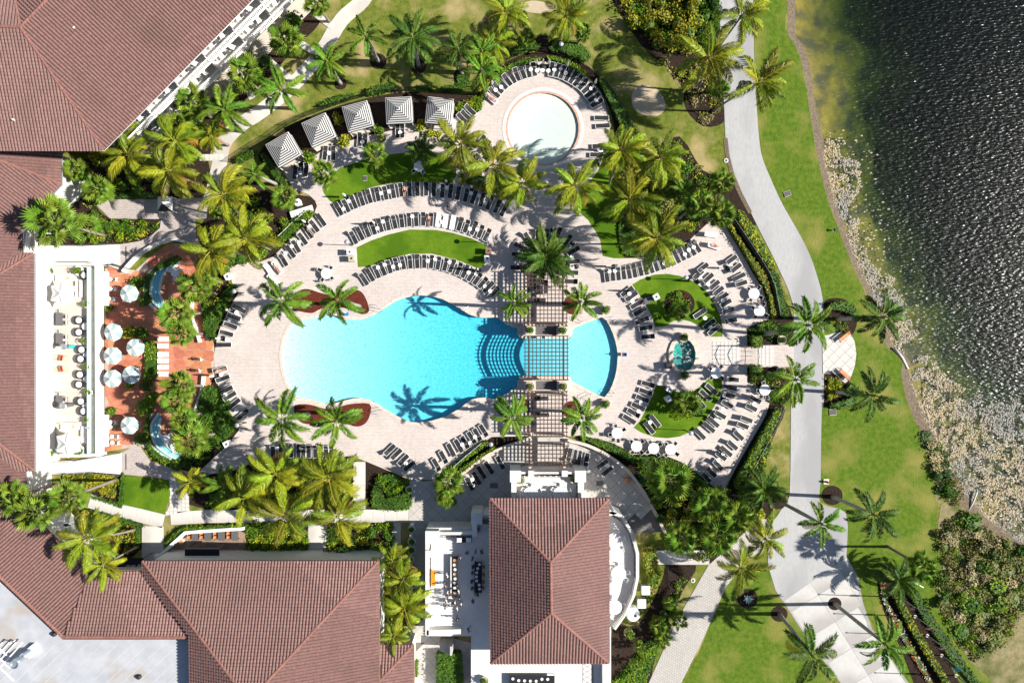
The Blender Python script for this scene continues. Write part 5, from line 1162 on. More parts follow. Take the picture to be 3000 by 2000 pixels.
scatter_shrubs([(1820,-40),(2040,-40),(2045,60),(2040,140),(1960,160),(1900,110),(1850,60)], 44, (34,58), (1.2,2.6), ['leaf_croton','leaf_yellow','leaf_lime','leaf_croton','leaf_green'], 'in the upper lake path thicket', 15)
scatter_shrubs([(2045,-40),(2105,-40),(2110,130),(2060,140)], 16, (26,44), (1.,2.), ['leaf_dark','leaf_green'], 'edging the upper lake path', 16)
scatter_shrubs([(1930,170),(2000,200),(2110,160),(2118,340),(2060,360),(2015,300),(1990,230)], 16, (18,34), (.4,.9), ['leaf_olive','leaf_tan','leaf_yellow'], 'in the bare lake path bed', 17)
scatter_shrubs([(1790,500),(1900,450),(1990,410),(2060,500),(2140,530),(2100,640),(2040,660),(1930,690),(1830,640)], 44, (24,46), (.6,1.5), ['leaf_dark','leaf_green','leaf_yellow','leaf_olive'], 'below the grove by the wading pool', 18)
scatter_shrubs([(1345,470),(1400,510),(1500,575),(1460,580),(1400,550),(1345,530)], 14, (20,36), (.5,1.0), ['leaf_yellow','leaf_croton','leaf_dark'], 'in the bed above the arc', 19)
scatter_shrubs([(1850,1365),(1960,1350),(2050,1410),(2200,1460),(2240,1510),(2150,1590),(2060,1640),(1960,1600),(1920,1480)], 60, (24,50), (.6,1.8), ['leaf_dark','leaf_green','leaf_lime','leaf_yellow'], 'under the restaurant grove', 20)
scatter_shrubs([(1800,1980),(1870,1930),(1930,1830),(1980,1700),(2010,1690),(1960,1830),(1900,1950),(1860,2030)], 26, (20,38), (.5,1.2), ['leaf_lime','leaf_green','leaf_dark'], 'in the bed beside the brick road', 21)
scatter_shrubs([(2200,980),(2190,965),(2250,945),(2310,960),(2300,1000)], 8, (16,26), (.5,.9), ['leaf_dark','leaf_green'], 'in the bed above the gate', 22)
scatter_shrubs([(2195,1100),(2300,1090),(2310,1170),(2270,1190),(2200,1120)], 14, (16,30), (.5,.9), ['leaf_croton','leaf_green','leaf_dark'], 'in the bed below the gate', 23)
scatter_shrubs([(2180,1400),(2230,1330),(2255,1270),(2250,1330),(2225,1400),(2200,1440)], 10, (16,28), (.5,.9), ['leaf_yellow','leaf_green'], 'beside the lower right fence', 24)
scatter_shrubs([(1965,865),(2010,860),(2020,900),(1970,910)], 6, (16,26), (.4,.7), ['leaf_red','leaf_lime','leaf_green'], 'on the upper island', 25)
scatter_shrubs([(1965,1165),(2050,1160),(2055,1210),(1985,1225)], 9, (24,38), (.5,1.0), ['leaf_lime','leaf_green','leaf_yellow'], 'on the lower island', 26)
scatter_shrubs([(2418,930),(2440,935),(2480,950),(2480,970),(2430,960)], 8, (14,24), (.4,.7), ['leaf_croton','leaf_dark'], 'in the upper roadside bed', 27)
scatter_shrubs([(2425,1105),(2455,1110),(2470,1135),(2430,1170)], 8, (14,24), (.4,.7), ['leaf_croton','leaf_yellow'], 'in the lower roadside bed', 28)
scatter_shrubs([(1105,1395),(1190,1400),(1190,1440),(1140,1450)], 7, (20,32), (.6,1.0), ['leaf_lime','leaf_green'], 'in the square bed', 29)
scatter_shrubs([(2745,1560),(2830,1500),(2900,1560),(3010,1615),(3010,1760),(2950,1880),(2860,1930),(2790,1830),(2745,1720),(2775,1640)], 95, (24,66), (.4,1.5), ['leaf_olive','leaf_tan','leaf_lime','leaf_green','leaf_olive','leaf_tan','leaf_olive'], 'in the wild scrub by the lake', 30)
scatter_shrubs([(2700,1260),(2735,1330),(2750,1450),(2800,1480),(2830,1440),(2790,1370),(2760,1300)], 22, (20,44), (.4,1.2), ['leaf_olive','leaf_tan','leaf_dark','leaf_green'], 'along the lake bank', 31)
for x, y, d, h, m, w in ((932,388,34,1.2,'leaf_croton','between the cabanas'),(905,463,46,1.4,'leaf_lime','between the cabanas'),(1008,415,44,1.4,'leaf_yellow','between the cabanas'),(990,350,40,1.3,'leaf_croton','between the cabanas'),(1112,380,36,1.2,'leaf_lime','between the cabanas'),(1120,405,30,1.1,'leaf_yellow','between the cabanas'),(1232,370,38,1.4,'leaf_yellow','between the cabanas'),(1262,390,30,.9,'leaf_yellow','between the cabanas'),(1285,392,26,.9,'leaf_yellow','between the cabanas'),
 (378,975,46,1.3,'leaf_yellow','on the flagstone patio'),(415,975,44,1.3,'leaf_green','on the flagstone patio'),(400,830,50,1.2,'leaf_lime','on the flagstone patio'),(425,880,44,1.2,'leaf_green','on the flagstone patio'),(322,900,26,.9,'leaf_lime','on the flagstone patio'),(430,1130,40,1.1,'leaf_dark','on the flagstone patio'),(380,1128,30,1.,'leaf_lime','on the flagstone patio'),(325,1205,34,1.,'leaf_lime','on the flagstone patio'),(425,1190,60,1.3,'leaf_lime','on the flagstone patio'),(410,1285,40,1.2,'leaf_green','on the flagstone patio'),(445,1165,46,1.2,'leaf_lime','on the flagstone patio'),
 (860,60,60,2.2,'leaf_green','below the hotel balconies'),(1690,895,24,.5,'leaf_red','beside the right basin'),(1675,1195,24,.5,'leaf_red','beside the right basin')): shrub(x, y, d, h, m, w)
o = MB(); 
ag = empty('agave', W(2190,1752)); tag(ag, 'blue agave rosette in a mulch ring on the lower lawn', 'plant')
lf = MB()
for i in range(16):
    a = i*2.4; d = Vector((math.cos(a), math.sin(a), .5+.03*i)).normalized(); s = Vector((-math.sin(a), math.cos(a), 0))*.09; L = 1.0-.02*i
    MB().add([-s, s, d*L*.5+s, d*L*.5-s, d*L], [(0,1,2,3),(3,2,4)]).build('leaf', M['mint'], ag)
# algae mats and debris on the lake
def algae():
    rr = random.Random(4); mb = MB()
    A1 = [(2404,470),(2425,400),(2461,425),(2465,455),(2522,474),(2525,550),(2507,578),(2517,630),(2535,703),(2545,762),(2568,783),(2627,815),(2615,838),(2637,861),(2660,900),(2680,953),(2698,978),(2657,1004),(2650,1035),(2628,1028),(2600,1010),(2590,970),(2566,915),(2551,890),(2528,832),(2505,790),(2479,725),(2454,655),(2431,595)]
    B1 = [(2650,1110),(2683,1047),(2737,1040),(2749,1070),(2783,1109),(2821,1132),(2880,1157),(2875,1188),(2936,1177),(2961,1162),(3010,1193),(3100,1250),(3100,1640),(3000,1600),(2930,1565),(2860,1518),(2790,1448),(2744,1418),(2733,1350),(2712,1275),(2686,1240),(2668,1195)]
    n = 0
    for poly, dens in ((A1, 1.25), (B1, 1.25)):
        xs = [p[0] for p in poly]; ys = [p[1] for p in poly]
        x = min(xs)
        while x < max(xs):
            y = min(ys)
            while y < max(ys):
                px, py = x+rr.uniform(-2.5,2.5), y+rr.uniform(-2.5,2.5)
                if inside(px, py, poly):
                    v = mno.noise(Vector((px*.035, py*.035, 1)))+.6*mno.noise(Vector((px*.11, py*.11, 5)))
                    if v > -.12+rr.uniform(-.12,.12):
                        c = W(px, py, 0); s = rr.uniform(.07,.18); k = 5; a0 = rr.uniform(0,6); z = -.285+rr.uniform(0,.03)
                        mb.add([(c.x+s*math.cos(a0+6.283*i/k)*rr.uniform(.6,1.2), c.y+s*math.sin(a0+6.283*i/k)*rr.uniform(.6,1.2), z) for i in range(k)]+[(c.x, c.y, z+.06)], [(i, (i+1) % k, k) for i in range(k)])
                y += 3.7
            x += 3.7
    for _ in range(260):
        y = rr.uniform(380,1050); x = lerp_tab([(380,2420),(800,2560),(1050,2700)], y)+abs(rr.gauss(0,1))*70; c = W(x,y); s = rr.uniform(.06,.25); a0 = rr.uniform(0,6)
        mb.add([(c.x+s*math.cos(a0+1.57*i), c.y+s*.6*math.sin(a0+1.57*i), -.285) for i in range(4)]+[(c.x,c.y,-.25)], [(i,(i+1)%4,4) for i in range(4)])
    o = stuff(mb.build('algae_mat', M['algae'])); tag(o, 'pale tan algae mat floating along the lake shore', 'algae')
algae()
for i, (a, b, r_) in enumerate((((2620,1020),(2660,1080),.22),((2862,1440),(2836,1498),.14))):
    A, B = W(*a, .1), W(*b, -.15); o = MB().tube([A, A.lerp(B,.5)+Vector((.15,.1,.05)), B], [r_, r_*.9, r_*.7], 7).build('log', M['bark_log'], None, True); tag(o, 'bleached log reaching into the lake below the lookout' if i == 0 else 'thin bleached branch lying on the algae', 'log')
# ================================================================ furniture and small things
def lounger_proto(raised, white=False):
    r = empty('sun_lounger'); sl = M['cloth_white'] if white else M['black_sling']; fm = M['white_paint']
    f = MB(); z = .34
    for s in (-1,1): f.box((.32,s*.345,z),(1.36,.05,.06))
    f.box((1.0,0,z),(.05,.74,.06)); f.box((-.36,0,z-.02),(.05,.7,.05)); f.build('frame', fm, r)
    MB().box((.32,0,z+.012),(1.34,.645,.03)).build('seat', sl, r)
    a = R(38) if raised else R(3); c, s_ = math.cos(a), math.sin(a); b = MB(); L = .72
    def P(u, v, w): return (-.37-u*c-w*s_*-1*-1, v, z+u*s_+w*c)
    b.add([P(0,-.32,.01),P(L,-.32,.01),P(L,.32,.01),P(0,.32,.01),P(0,-.32,.04),P(L,-.32,.04),P(L,.32,.04),P(0,.32,.04)], [(0,1,2,3),(7,6,5,4),(4,5,1,0),(5,6,2,1),(6,7,3,2),(7,4,0,3)])
    bo = b.build('backrest', sl, r); t = MB()
    for s in (-1,1): t.tube([P(0,s*.345,.01),P(L,s*.345,.01)],.027,4)
    t.tube([P(L,-.345,.01),P(L,.345,.01)],.027,4); t.build('back_frame', fm, bo)
    for x in (.85,-.5):
        for s in (-1,1): MB().box((x,s*.34,z/2-.01),(.05,.05,z-.02)).build('leg', fm, r)
    return r
LP = {(True,False): lounger_proto(True), (False,False): lounger_proto(False), (True,True): lounger_proto(True,True), (False,True): lounger_proto(False,True)}
LU = {k: False for k in LP}
def lounger(x, y, hx, hy, where, raised=True, white=False, key=None, z=.09, order='from the left'):
    """(hx,hy): image direction from foot to head"""
    k = (raised, white); o = LP[k] if not LU[k] else copy_tree(LP[k]); LU[k] = True
    rz = math.atan2(hy, -hx); p = W(x, y, .35); p.z = z; o.location = (p.x+rnd.uniform(-.05,.05), p.y+rnd.uniform(-.05,.05), z); o.rotation_euler.z = rz+R(rnd.uniform(-3,3))
    reg(o, 'white towelled sun lounger' if white else 'black sun lounger', 'sun lounger', where, x if key is None else key, None, order); return o
def side_table_proto():
    r = empty('side_table'); MB().lathe([(.29,.46),(.30,.48),(.30,.5)],14).build('top', M['white_paint'], r); MB().tube([(0,0,.03),(0,0,.46)],.03,6).build('stem', M['white_paint'], r); MB().lathe([(.2,0),(.2,.03)],10).build('base', M['white_paint'], r); return r
STP = side_table_proto(); STU = [0]
def side_table(x, y, where, z=.09):
    o = STP if not STU[0] else copy_tree(STP); STU[0] += 1; p = W(x,y,.5); o.location = (p.x,p.y,z); reg(o, 'small round white side table', 'side table', where, x); return o
def folded_proto():
    r = empty('folded_parasol'); MB().tube([(0,0,0),(0,0,2.75)],.03,6).build('pole', M['grey_metal'], r); mb = MB(); n = 8; prof = [(.10,1.0),(.17,1.3),(.15,1.9),(.10,2.4),(.03,2.7)]; b = 0
    for ri, zi in prof:
        for k in range(16):
            a = 2*math.pi*k/16; q = ri*(1.0 if k % 2 else .55); mb.v.append((q*math.cos(a), q*math.sin(a), zi))
    for i in range(4):
        for k in range(16): mb.f.append((i*16+k, i*16+(k+1)%16, (i+1)*16+(k+1)%16, (i+1)*16+k)); mb.m.append(0)
    mb.build('folded_canopy', M['cloth_white'], r); MB().lathe([(.38,0),(.38,.08),(.08,.14)],12).build('base', M['black_metal'], r)
    MB().lathe([(.18,.95),(.19,1.0),(.1,1.02)],8).build('tie_strap', M['cloth_black'], r); return r
FPP = folded_proto(); FPU = [0]
def folded(x, y, where, z=.09):
    o = FPP if not FPU[0] else copy_tree(FPP); FPU[0] += 1; p = W(x,y,0); o.location = (p.x,p.y,z); reg(o, 'folded white parasol', 'parasol', where, x); return o
def row(pts, where, head=1, raised=.8, tables=.5, umbs=.16, whites=(), skip=(), order='from the left', flat=False, tdir=1):
    """pts: (x,y,dirx,diry) outward direction; head=1: heads outward"""
    n = len(pts); side = []
    for i, (x, y, dx, dy) in enumerate(pts):
        if i in skip: continue
        lounger(x, y, dx*head, dy*head, where, (not flat) and rnd.random() < raised, i in whites, None, .09)
    for i in range(n-1):
        a, b = pts[i], pts[i+1]; mx, my = (a[0]+b[0])/2, (a[1]+b[1])/2; dx, dy = a[2]*head, a[3]*head; q = rnd.random()
        if i in skip or i+1 in skip: q = .1
        if q < tables:
            o = rnd.choice((2,10,-4)); side_table(mx+dx*o, my+dy*o, where)
            if q < umbs: folded(mx+dx*(o+12), my+dy*(o+12), where)
def V(L, dx, dy):
    l = math.hypot(dx, dy); return [(x, y, dx/l, dy/l) for x, y in L]
# --- lounger rows (heads point outward from the arc's centre)
row([p for p in arc3((1448,272),(1591,203),(1748,303),22)], 'in the wading pool arc', 1, .8, .4, .12, (), (9,10))
row(V([(1761,347),(1765,370),(1754,429),(1748,455),(1738,485)],1,0), 'right of the wading pool', 1, .5, .2, .1)
row(arc3((994,614),(1235,555),(1477,617),22), 'in the upper lounger arc', 1, .35, .55, .2)
row(arc3((1036,696),(1225,643),(1427,688),20), 'in the middle lounger arc', 1, .5, .5, .2, (12,13,14))
row(arc3((1067,818),(1220,766),(1446,857),21), 'in the lower lounger arc', 1, .6, .5, .2)
row(V([(942,645),(921,663),(905,682),(888,701),(868,722),(853,738),(832,762)],-.55,-.83), 'along the northwest hedge', 1, .8, .5, .1)
for x, y in ((789,790),(814,785)): lounger(x, y, -.55, -.83, 'at the end of the northwest row', True, True)
row([(703,905,-.86,-.5),(687,928,-.9,-.42),(677,953,-.92,-.38),(665,976,-.97,-.25),(659,1010,-1,0)], 'on the upper west deck', 1, .4, .6, .25)
row([(646,1083,-.97,.25),(654,1109,-.95,.3),(665,1142,-.88,.45),(674,1160,-.85,.5),(689,1180,-.82,.57),(712,1213,-.8,.6)], 'on the lower west deck', 1, .6, .5, .2)
row(V([(800,1322),(824,1322),(852,1320),(876,1322),(888,1322),(905,1320),(925,1320),(939,1321),(955,1322),(972,1322)],0,-1), 'above the south grove bed', 1, .5, .5, .2)
row(V([(1143,1315),(1161,1330),(1182,1346),(1199,1364)],-.75,.66), 'in the short row below the pool', 1, 1, .7, .1)
row(V([(1279,1359),(1299,1339),(1322,1317),(1343,1305),(1363,1294),(1382,1282),(1399,1272),(1417,1260)],.5,.86), 'in the slanted south row', 1, .7, .5, .12)
row(V([(1376,1416),(1396,1398),(1410,1381),(1432,1367),(1464,1353)],.5,.86), 'on the grey plaza', 1, .2, .3, .2)
row(V([(1669,1330),(1685,1335),(1697,1338),(1718,1345)],-.2,.97), 'right of the pergola end', 1, .5, .4, 0)
row(V([(1764,1358),(1779,1379)],.75,-.66), 'at the right plaza wall', 1, .5, .9, .3)
row(V([(1565,836),(1585,841),(1598,841)],0,-1), 'under the upper pergola', 1, .3, .3, 0)
row(V([(1580,879),(1588,1167),(1590,1215)],-1,0), 'lying crosswise under the pergola', 1, .3, 0, 0)
row([(1547,698,-.6,-.8),(1576,691,0,-1),(1602,691,.05,-1),(1634,687,.4,-.9),(1663,705,.6,-.78),(1680,734,.85,-.5),(1677,767,1,-.1),(1672,798,1,0),(1672,824,1,.05)], 'above the dark palm', 1, .6, .6, .25)
row([(1526,723,-.9,-.4),(1521,746,-1,-.1),(1518,783,-1,0)], 'left of the dark palm', 1, .1, .7, .3)
row(arc3((1778,806),(1890,786),(2040,722),18), 'in the row below the grove', -1, .4, .4, .2)
row(V([(2058,785),(2142,762),(2155,785)],.8,-.58), 'near the curved hedge top', -1, .8, .2, .1)
row([(2165,810,.9,-.4),(2170,831,.93,-.35)], 'beside the upper white dining table', -1, .6, 0, 0)
row([(2045,805,.75,-.65),(2073,815,.75,-.65),(2091,836,.76,-.64),(2104,854,.8,-.6),(2114,869,.82,-.56),(2124,889,.88,-.45),(2132,912,.93,-.35),(2139,938,.97,-.2)], 'around the upper island edge', -1, .7, .5, .2)
row([(2050,917,.85,-.55),(2078,948,.8,-.6),(2091,966,.8,-.6)], 'on the upper island lawn', 1, .2, .6, 0)
row([(1836,854,.8,-.6),(1848,869,.82,-.58),(1864,892,.85,-.5),(1874,912,.86,-.5),(1880,938,.9,-.4),(1892,959,.97,-.15),(1897,986,.98,-.12)], 'left of the upper island lawn', 1, .5, .6, .3)
row([(1899,1124,.93,.3),(1892,1148,.93,.3),(1882,1167,.9,.35),(1869,1190,.85,.45),(1855,1209,.82,.5),(1843,1228,.8,.55)], 'left of the lower island lawn', 1, .6, .5, .2)
row([(2083,1139,.75,.65),(2065,1157,.75,.65),(2050,1178,.6,.8)], 'right on the lower island', 1, .1, 0, 0)
row([(1902,1254,.65,.75),(1920,1233,.65,.75)], 'left on the lower island', -1, 0, 1, 0)
row([(2144,1111,.99,.1),(2139,1134,.95,.2),(2134,1157,.95,.25),(2129,1183,.85,.5),(2109,1213,.85,.45),(2091,1236,.75,.6),(2078,1251,.75,.6),(2051,1271,.7,.7)], 'around the lower island edge', -1, .7, .5, .2)
row([(2211,1170,.85,.45),(2200,1192,.85,.45),(2185,1226,.9,.35),(2175,1246,.9,.35),(2162,1274,.75,.6),(2144,1302,.75,.6),(2129,1322,.75,.6),(2111,1335,.75,.6),(2101,1361,.7,.7),(2083,1381,.7,.7),(2068,1396,.7,.7)], 'by the lower right fence', -1, .8, .4, .15)
row([(865,505,.15,-.98),(896,499,.15,-.98)], 'before the first cabana', 1, .5, .9, .3)
row([(952,451,.1,-.98),(976,451,.05,-.98)], 'before the second cabana', 1, .5, .9, .3)
row([(1054,411,.05,-1),(1070,413,.05,-1)], 'before the third cabana', 1, .5, .9, 0)
row([(1166,385,.0,-1),(1179,385,.0,-1)], 'before the fourth cabana', 1, .5, .9, 0)
row(V([(1356,349),(1366,340),(1378,324)],-.75,-.66), 'before the fifth cabana', 1, .8, .5, 0)
row(V([(1409,412),(1425,428),(1440,446)],-.6,.8), 'under the palms left of the wading pool', 1, .5, .5, 0)
lounger(2082,687, -1,-.15, 'in the upper right corner of the deck', True, True); lounger(2090,720,-1,-.25,'below the corner lounger', True, True); lounger(1440,290,-.8,-.6,'at the left end of the wading pool', False, True)
lounger(1604,971,0,-1,'on the upper pergola bridge', True, True)
# dining tables with sling chairs
def chair_proto(m, fm):
    r = empty('dining_chair'); MB().box((0,0,.44),(.46,.46,.03)).build('seat', m, r); MB().box((-.24,0,.68),(.03,.46,.4)).build('backrest', m, r)
    f = MB()
    for s in (-1,1):
        f.tube([(.24,s*.25,0),(.24,s*.25,.64),(-.25,s*.25,.64)],.022,4); f.tube([(-.3,s*.25,0),(-.22,s*.25,.44),(-.28,s*.25,.9)],.022,4)
    f.tube([(-.28,-.25,.9),(-.28,.25,.9)],.022,4); f.build('frame', fm, r); return r
CHP = {'black': chair_proto(M['black_sling'], M['white_paint']), 'white': chair_proto(M['white_paint'], M['white_paint']), 'grey': chair_proto(M['grey_sling'], M['grey_metal']), 'wood': chair_proto(M['teak'], M['black_metal'])}
CHU = {k: 0 for k in CHP}
def chair(x, y, rz, kind, where, z=.09):
    o = CHP[kind] if not CHU[kind] else copy_tree(CHP[kind]); CHU[kind] += 1; p = W(x,y,z+.5); o.location = (p.x,p.y,z); o.rotation_euler.z = rz
    reg(o, {'black':'black sling dining chair','white':'white dining chair','grey':'grey dining chair','wood':'wooden dining chair'}[kind], 'chair', where, x); return o
def round_table(x, y, rad, where, n=4, kind='black', z=.09, a0=0, m='white_paint', desc='round white dining table'):
    r = empty('dining_table'); p = W(x,y,z+.75); r.location = (p.x,p.y,z); MB().lathe([(rad,.71),(rad,.75),(rad-.02,.76)],24).build('top', M[m], r); MB().lathe([(.3,0),(.28,.04),(.06,.1),(.06,.71)],10).build('pedestal', M[m], r)
    reg(r, desc, 'table', where, x)
    for i in range(n):
        a = a0+2*math.pi*i/n+rnd.uniform(-.2,.2); d = (rad+.28)/S; chair(x+math.cos(a)*d, y-math.sin(a)*d, a+math.pi, kind, where, z)
    return r
for x, y, w in ((1865,1307,'above the curved hedge'),(1915,1313,'above the curved hedge'),(1965,1316,'above the curved hedge'),(1808,1268,'above the curved hedge'),(2209,860,'by the upper right hedge'),(2225,911,'by the upper right hedge'),(2098,1092,'by the spa'),(2241,1142,'by the lower gate bed'),(956,801,'between pool and lounger arcs'),(1228,487,'on the upper turf')):
    round_table(x, y, .8, w, 4, 'black', .09, rnd.uniform(0,1.5))
for x, y, w in ((513,799,'in the upper fountain nook'),(487,1283,'in the lower fountain nook'),(510,1304,'in the lower fountain nook')): round_table(x, y, .62, w, 3, 'white', .1, .5)
for x, y in ((1555,1447),(1642,1447),(1800,1582),(1812,1680),(1800,1778)): round_table(x, y, 1.05, 'on the restaurant balcony', 6, 'white', 3.42, .3, 'cloth_white', 'large round white clothed table')
# lamp posts
def lamp_post(x, y, where, h=3.4):
    r = empty('lamp_post', W(x,y)); MB().tube([(0,0,0),(0,0,.5),(0,0,h)],[.1,.06,.045],7).build('post', M['black_metal'], r); MB().tube([(-.18,0,.3),(-.18,0,h-.1),(0,0,h-.05)],.03,5).build('conduit', M['black_metal'], r)
    MB().lathe([(.08,h-.1),(.3,h),(.34,h+.12),(.26,h+.22),(.08,h+.3)],14).build('lantern', M['grey_metal'], r); reg(r, 'dark lamp post', 'lamp post', where, x)
for x, y, w in ((1032,719,'left of the crescent lawn'),(1432,711,'right of the crescent lawn'),(1992,819,'on the upper island lawn'),(2006,1259,'on the lower island lawn'),(714,858,'beside the upper west loungers'),(722,1237,'beside the lower west loungers'),(1639,160,'behind the wading pool hedge'),(1440,1291,'in the south hedge')): lamp_post(x, y, w)
# towel and litter bins: white box cabinets with a dark opening
def bin_box(x, y, rz, where, m='white_paint', z=.09):
    r = empty('litter_bin', W(x,y)); r.location.z = z; r.rotation_euler.z = rz; MB().box((0,0,.55),(.75,.75,1.1)).build('cabinet', M[m], r); MB().box((0,0,1.13),(.85,.85,.06)).build('lid', M[m], r); MB().lathe([(.17,1.16),(.17,1.175)],12).build('opening', M['grate'], r); MB().box((.38,0,.5),(.02,.6,.8)).build('door', M[m], r)
    reg(r, 'white square litter bin' if m == 'white_paint' else 'brown square litter bin', 'bin', where, x)
for x, y, a, w, m in ((1030,741,0,'left of the crescent lawn','white_paint'),(1035,760,.1,'left of the crescent lawn','stone_urn'),(1428,760,0,'right of the crescent lawn','white_paint'),(1432,738,0,'right of the crescent lawn','brick_brown'),(878,597,.3,'in the mulch beside the fan palm','white_paint'),(1918,871,.5,'on the upper island lawn','white_paint'),(1953,1167,.6,'on the lower island lawn','white_paint'),(1957,1139,-.5,'on the lower island path','white_paint'),(673,1297,.5,'at the lower west deck','white_paint'),(1279,1388,-.6,'at the grey plaza steps','white_paint'),(676,812,.5,'at the northwest deck corner','white_paint'),(1955,1070,.2,'left of the spa','black_metal')): bin_box(x, y, a, w, m)
for x, y, w, d, rz, lab in ((887,621,3.4,.9,R(17),'long white bench in the mulch above the hedge rail'),(805,820,2.2,.6,R(-38),'flat white bench on the northwest deck'),(1895,880,1.2,.9,R(30),'grey vent grille box on the upper island lawn')):
    r = empty('bench', W(x,y)); r.rotation_euler.z = rz; r.location.z = .09; MB().box((0,0,.42),(w,d,.08)).build('seat', M['white_paint'] if 'grey' not in lab else M['slate'], r)
    for s in (-1,1): MB().box((s*w*.42,0,.19),(.1,d*.8,.38)).build('leg', M['white_paint'], r)
    tag(r, lab, 'bench')
# orange slatted benches on the lookout
for x, y, rz, lab in ((2469,986,R(38),'upper'),(2470,1096,R(-42),'lower')):
    r = empty('park_bench', W(x,y)); r.rotation_euler.z = rz; r.location.z = .1
    for i in range(4): MB().box((0,-.22+i*.15,.44),(2.0,.12,.04)).build('seat_slat', M['teak'], r)
    s_ = -1 if lab == 'upper' else 1
    for i in range(3): MB().box((0,.33*s_*-1,.58+i*.13),(2.0,.04,.1)).build('back_slat', M['teak'], r)
    for sx in (-1,1):
        MB().tube([(sx*.98,-.3,0),(sx*.98,-.3,.62),(sx*.98,.3,.62),(sx*.98,.3,0)],.035,5).build('arm_frame', M['black_metal'], r)
    tag(r, '%s orange slatted bench on the lakeside lookout' % lab, 'bench')
# cabanas
def cabana(x, y, rot, w, lab):
    r = empty('cabana', W(x,y,2.9)); r.location.z = .09; r.rotation_euler.z = rot; h = w/2; e, t = 2.35, 3.25
    MB().add([(-h,-h,e),(h,-h,e),(h,h,e),(-h,h,e),(0,0,t)], [(0,1,4),(1,2,4),(2,3,4),(3,0,4)]).build('canopy', M['stripe'], r)
    v = MB()
    for a, b in (((-h,-h),(h,-h)),((h,-h),(h,h)),((h,h),(-h,h)),((-h,h),(-h,-h))): v.add([(a[0]*1.01,a[1]*1.01,e),(b[0]*1.01,b[1]*1.01,e),(b[0]*1.01,b[1]*1.01,e-.32),(a[0]*1.01,a[1]*1.01,e-.32)],[(0,1,2,3)])
    v.build('valance', M['stripe'], r)
    for sx in (-1,1):
        for sy in (-1,1): MB().box((sx*(h-.12),sy*(h-.12),1.1),(.1,.1,2.2)).build('post', M['white_paint'], r)
    MB().box((0,h-.1,1.1),(w-.3,.05,2.2)).build('back_curtain', M['cloth_white'], r)
    for sx in (-1,1): MB().box((sx*(h-.1),.2,1.1),(.05,w-.8,2.2)).build('side_curtain', M['stripe'], r)
    MB().box((0,0,.02),(w-.1,w-.1,.05)).build('floor', M['cream_floor'], r); MB().lathe([(.05,t-.02),(.02,t+.25)],6).build('finial', M['black_metal'], r)
    so_ = MB().box((0,h-.6,.35),(w-.8,.8,.45)).build('sofa', M['cloth_white'], r); tag(r, lab+' black and white striped cabana', 'cabana', 'striped cabanas in a row'); return r
for a in ((827,436,R(30),3.85,'leftmost of the five'),(931,378,R(24),3.8,'second from left of the five'),(1046,338,R(15),3.75,'middle one of the five'),(1167,320,R(3),3.75,'fourth from left of the five'),(1286,322,R(-6),3.75,'rightmost of the five')): cabana(*a)
# patio parasols (eight white and mint wedges)
def parasol(x, y, d, where, ca='mint_light', cb='white_paint', n=8, z=.1, desc='octagonal mint and white parasol', h=2.35, rise=.55, a0=.2, star=False):
    r = empty('parasol', W(x,y,h+.2)); r.location.z = z; R_ = d*S/2*.975; MB().tube([(0,0,0),(0,0,h+rise+.1)],.03,6).build('pole', M['white_paint'], r); MB().lathe([(.35,0),(.35,.1),(.06,.15)],12).build('base', M['grey_metal'], r)
    for i in range(n):
        a, b = a0+2*math.pi*i/n, a0+2*math.pi*(i+1)/n; m_ = (a+b)/2; q = .72 if star else .95
        A, B, Mi = Vector((R_*math.cos(a),R_*math.sin(a),h)), Vector((R_*math.cos(b),R_*math.sin(b),h)), Vector((R_*q*math.cos(m_),R_*q*math.sin(m_),h+.06)); T = Vector((0,0,h+rise))
        mm = T.lerp(Mi,.5)+Vector((0,0,-.06)); dz = Vector((0,0,-.22))
        MB().add([T,A,B,Mi,mm,A+dz,B+dz,Mi+dz] if not star else [T,A,B,Mi,mm], [(0,1,4),(0,4,2),(1,3,4),(4,3,2)]+([(1,5,7,3),(3,7,6,2)] if not star else [])).build('canopy_panel', M[ca if i % 2 else cb], r)
    reg(r, desc, 'parasol', where, x+y*.001); return r
for x, y in ((377,860),(330,973),(395,1018),(328,1042),(328,1109),(383,1098),(378,1246)): parasol(x, y, 53, 'on the flagstone patio', a0=rnd.uniform(0,.6))
for x, y, w in ((196,861,'at the top of the terrace'),(212,1297,'at the bottom of the terrace')): parasol(x, y, 84, w, 'cloth_white','cloth_white',6,1.0,'big white star-shaped shade parasol',2.7,.7,.5,True)
# white chaises, bar stools on the patio
for i, y in enumerate((993,1013,1038,1056,1075,1095)):
    r = empty('chaise', W(481,y,.4)); r.location.z = .1; MB().box((0,0,.3),(1.25,.7,.12)).build('seat', M['white_paint'], r); MB().box((-.65,0,.55),(.12,.7,.6)).build('backrest', M['white_paint'], r)
    for a in (-.5,.5):
        for b in (-.28,.28): MB().box((a,b,.12),(.06,.06,.24)).build('leg', M['white_paint'], r)
    reg(r, 'white lounge chair', 'chair', 'beside the patio hedge', y, None, 'from the top')
for x, y in ((324,818),(324,846),(320,875),(324,1236),(324,1250),(329,1278),(330,1296)):
    r = empty('bar_stool', W(x,y,.8)); r.location.z = .1; MB().lathe([(.28,.72),(.3,.8),(.26,.84)],12).build('seat', M['white_paint'], r); MB().lathe([(.24,0),(.04,.06),(.04,.72)],8).build('stem', M['grey_metal'], r); reg(r, 'round white bar stool', 'stool', 'at the %s bar counter' % ('upper' if y < 1000 else 'lower'), y, None, 'from the top'); chair(x+14, y+1, math.pi, 'grey' if y > 1240 and y < 1260 else 'white', 'by the %s bar counter' % ('upper' if y < 1000 else 'lower'), .1)
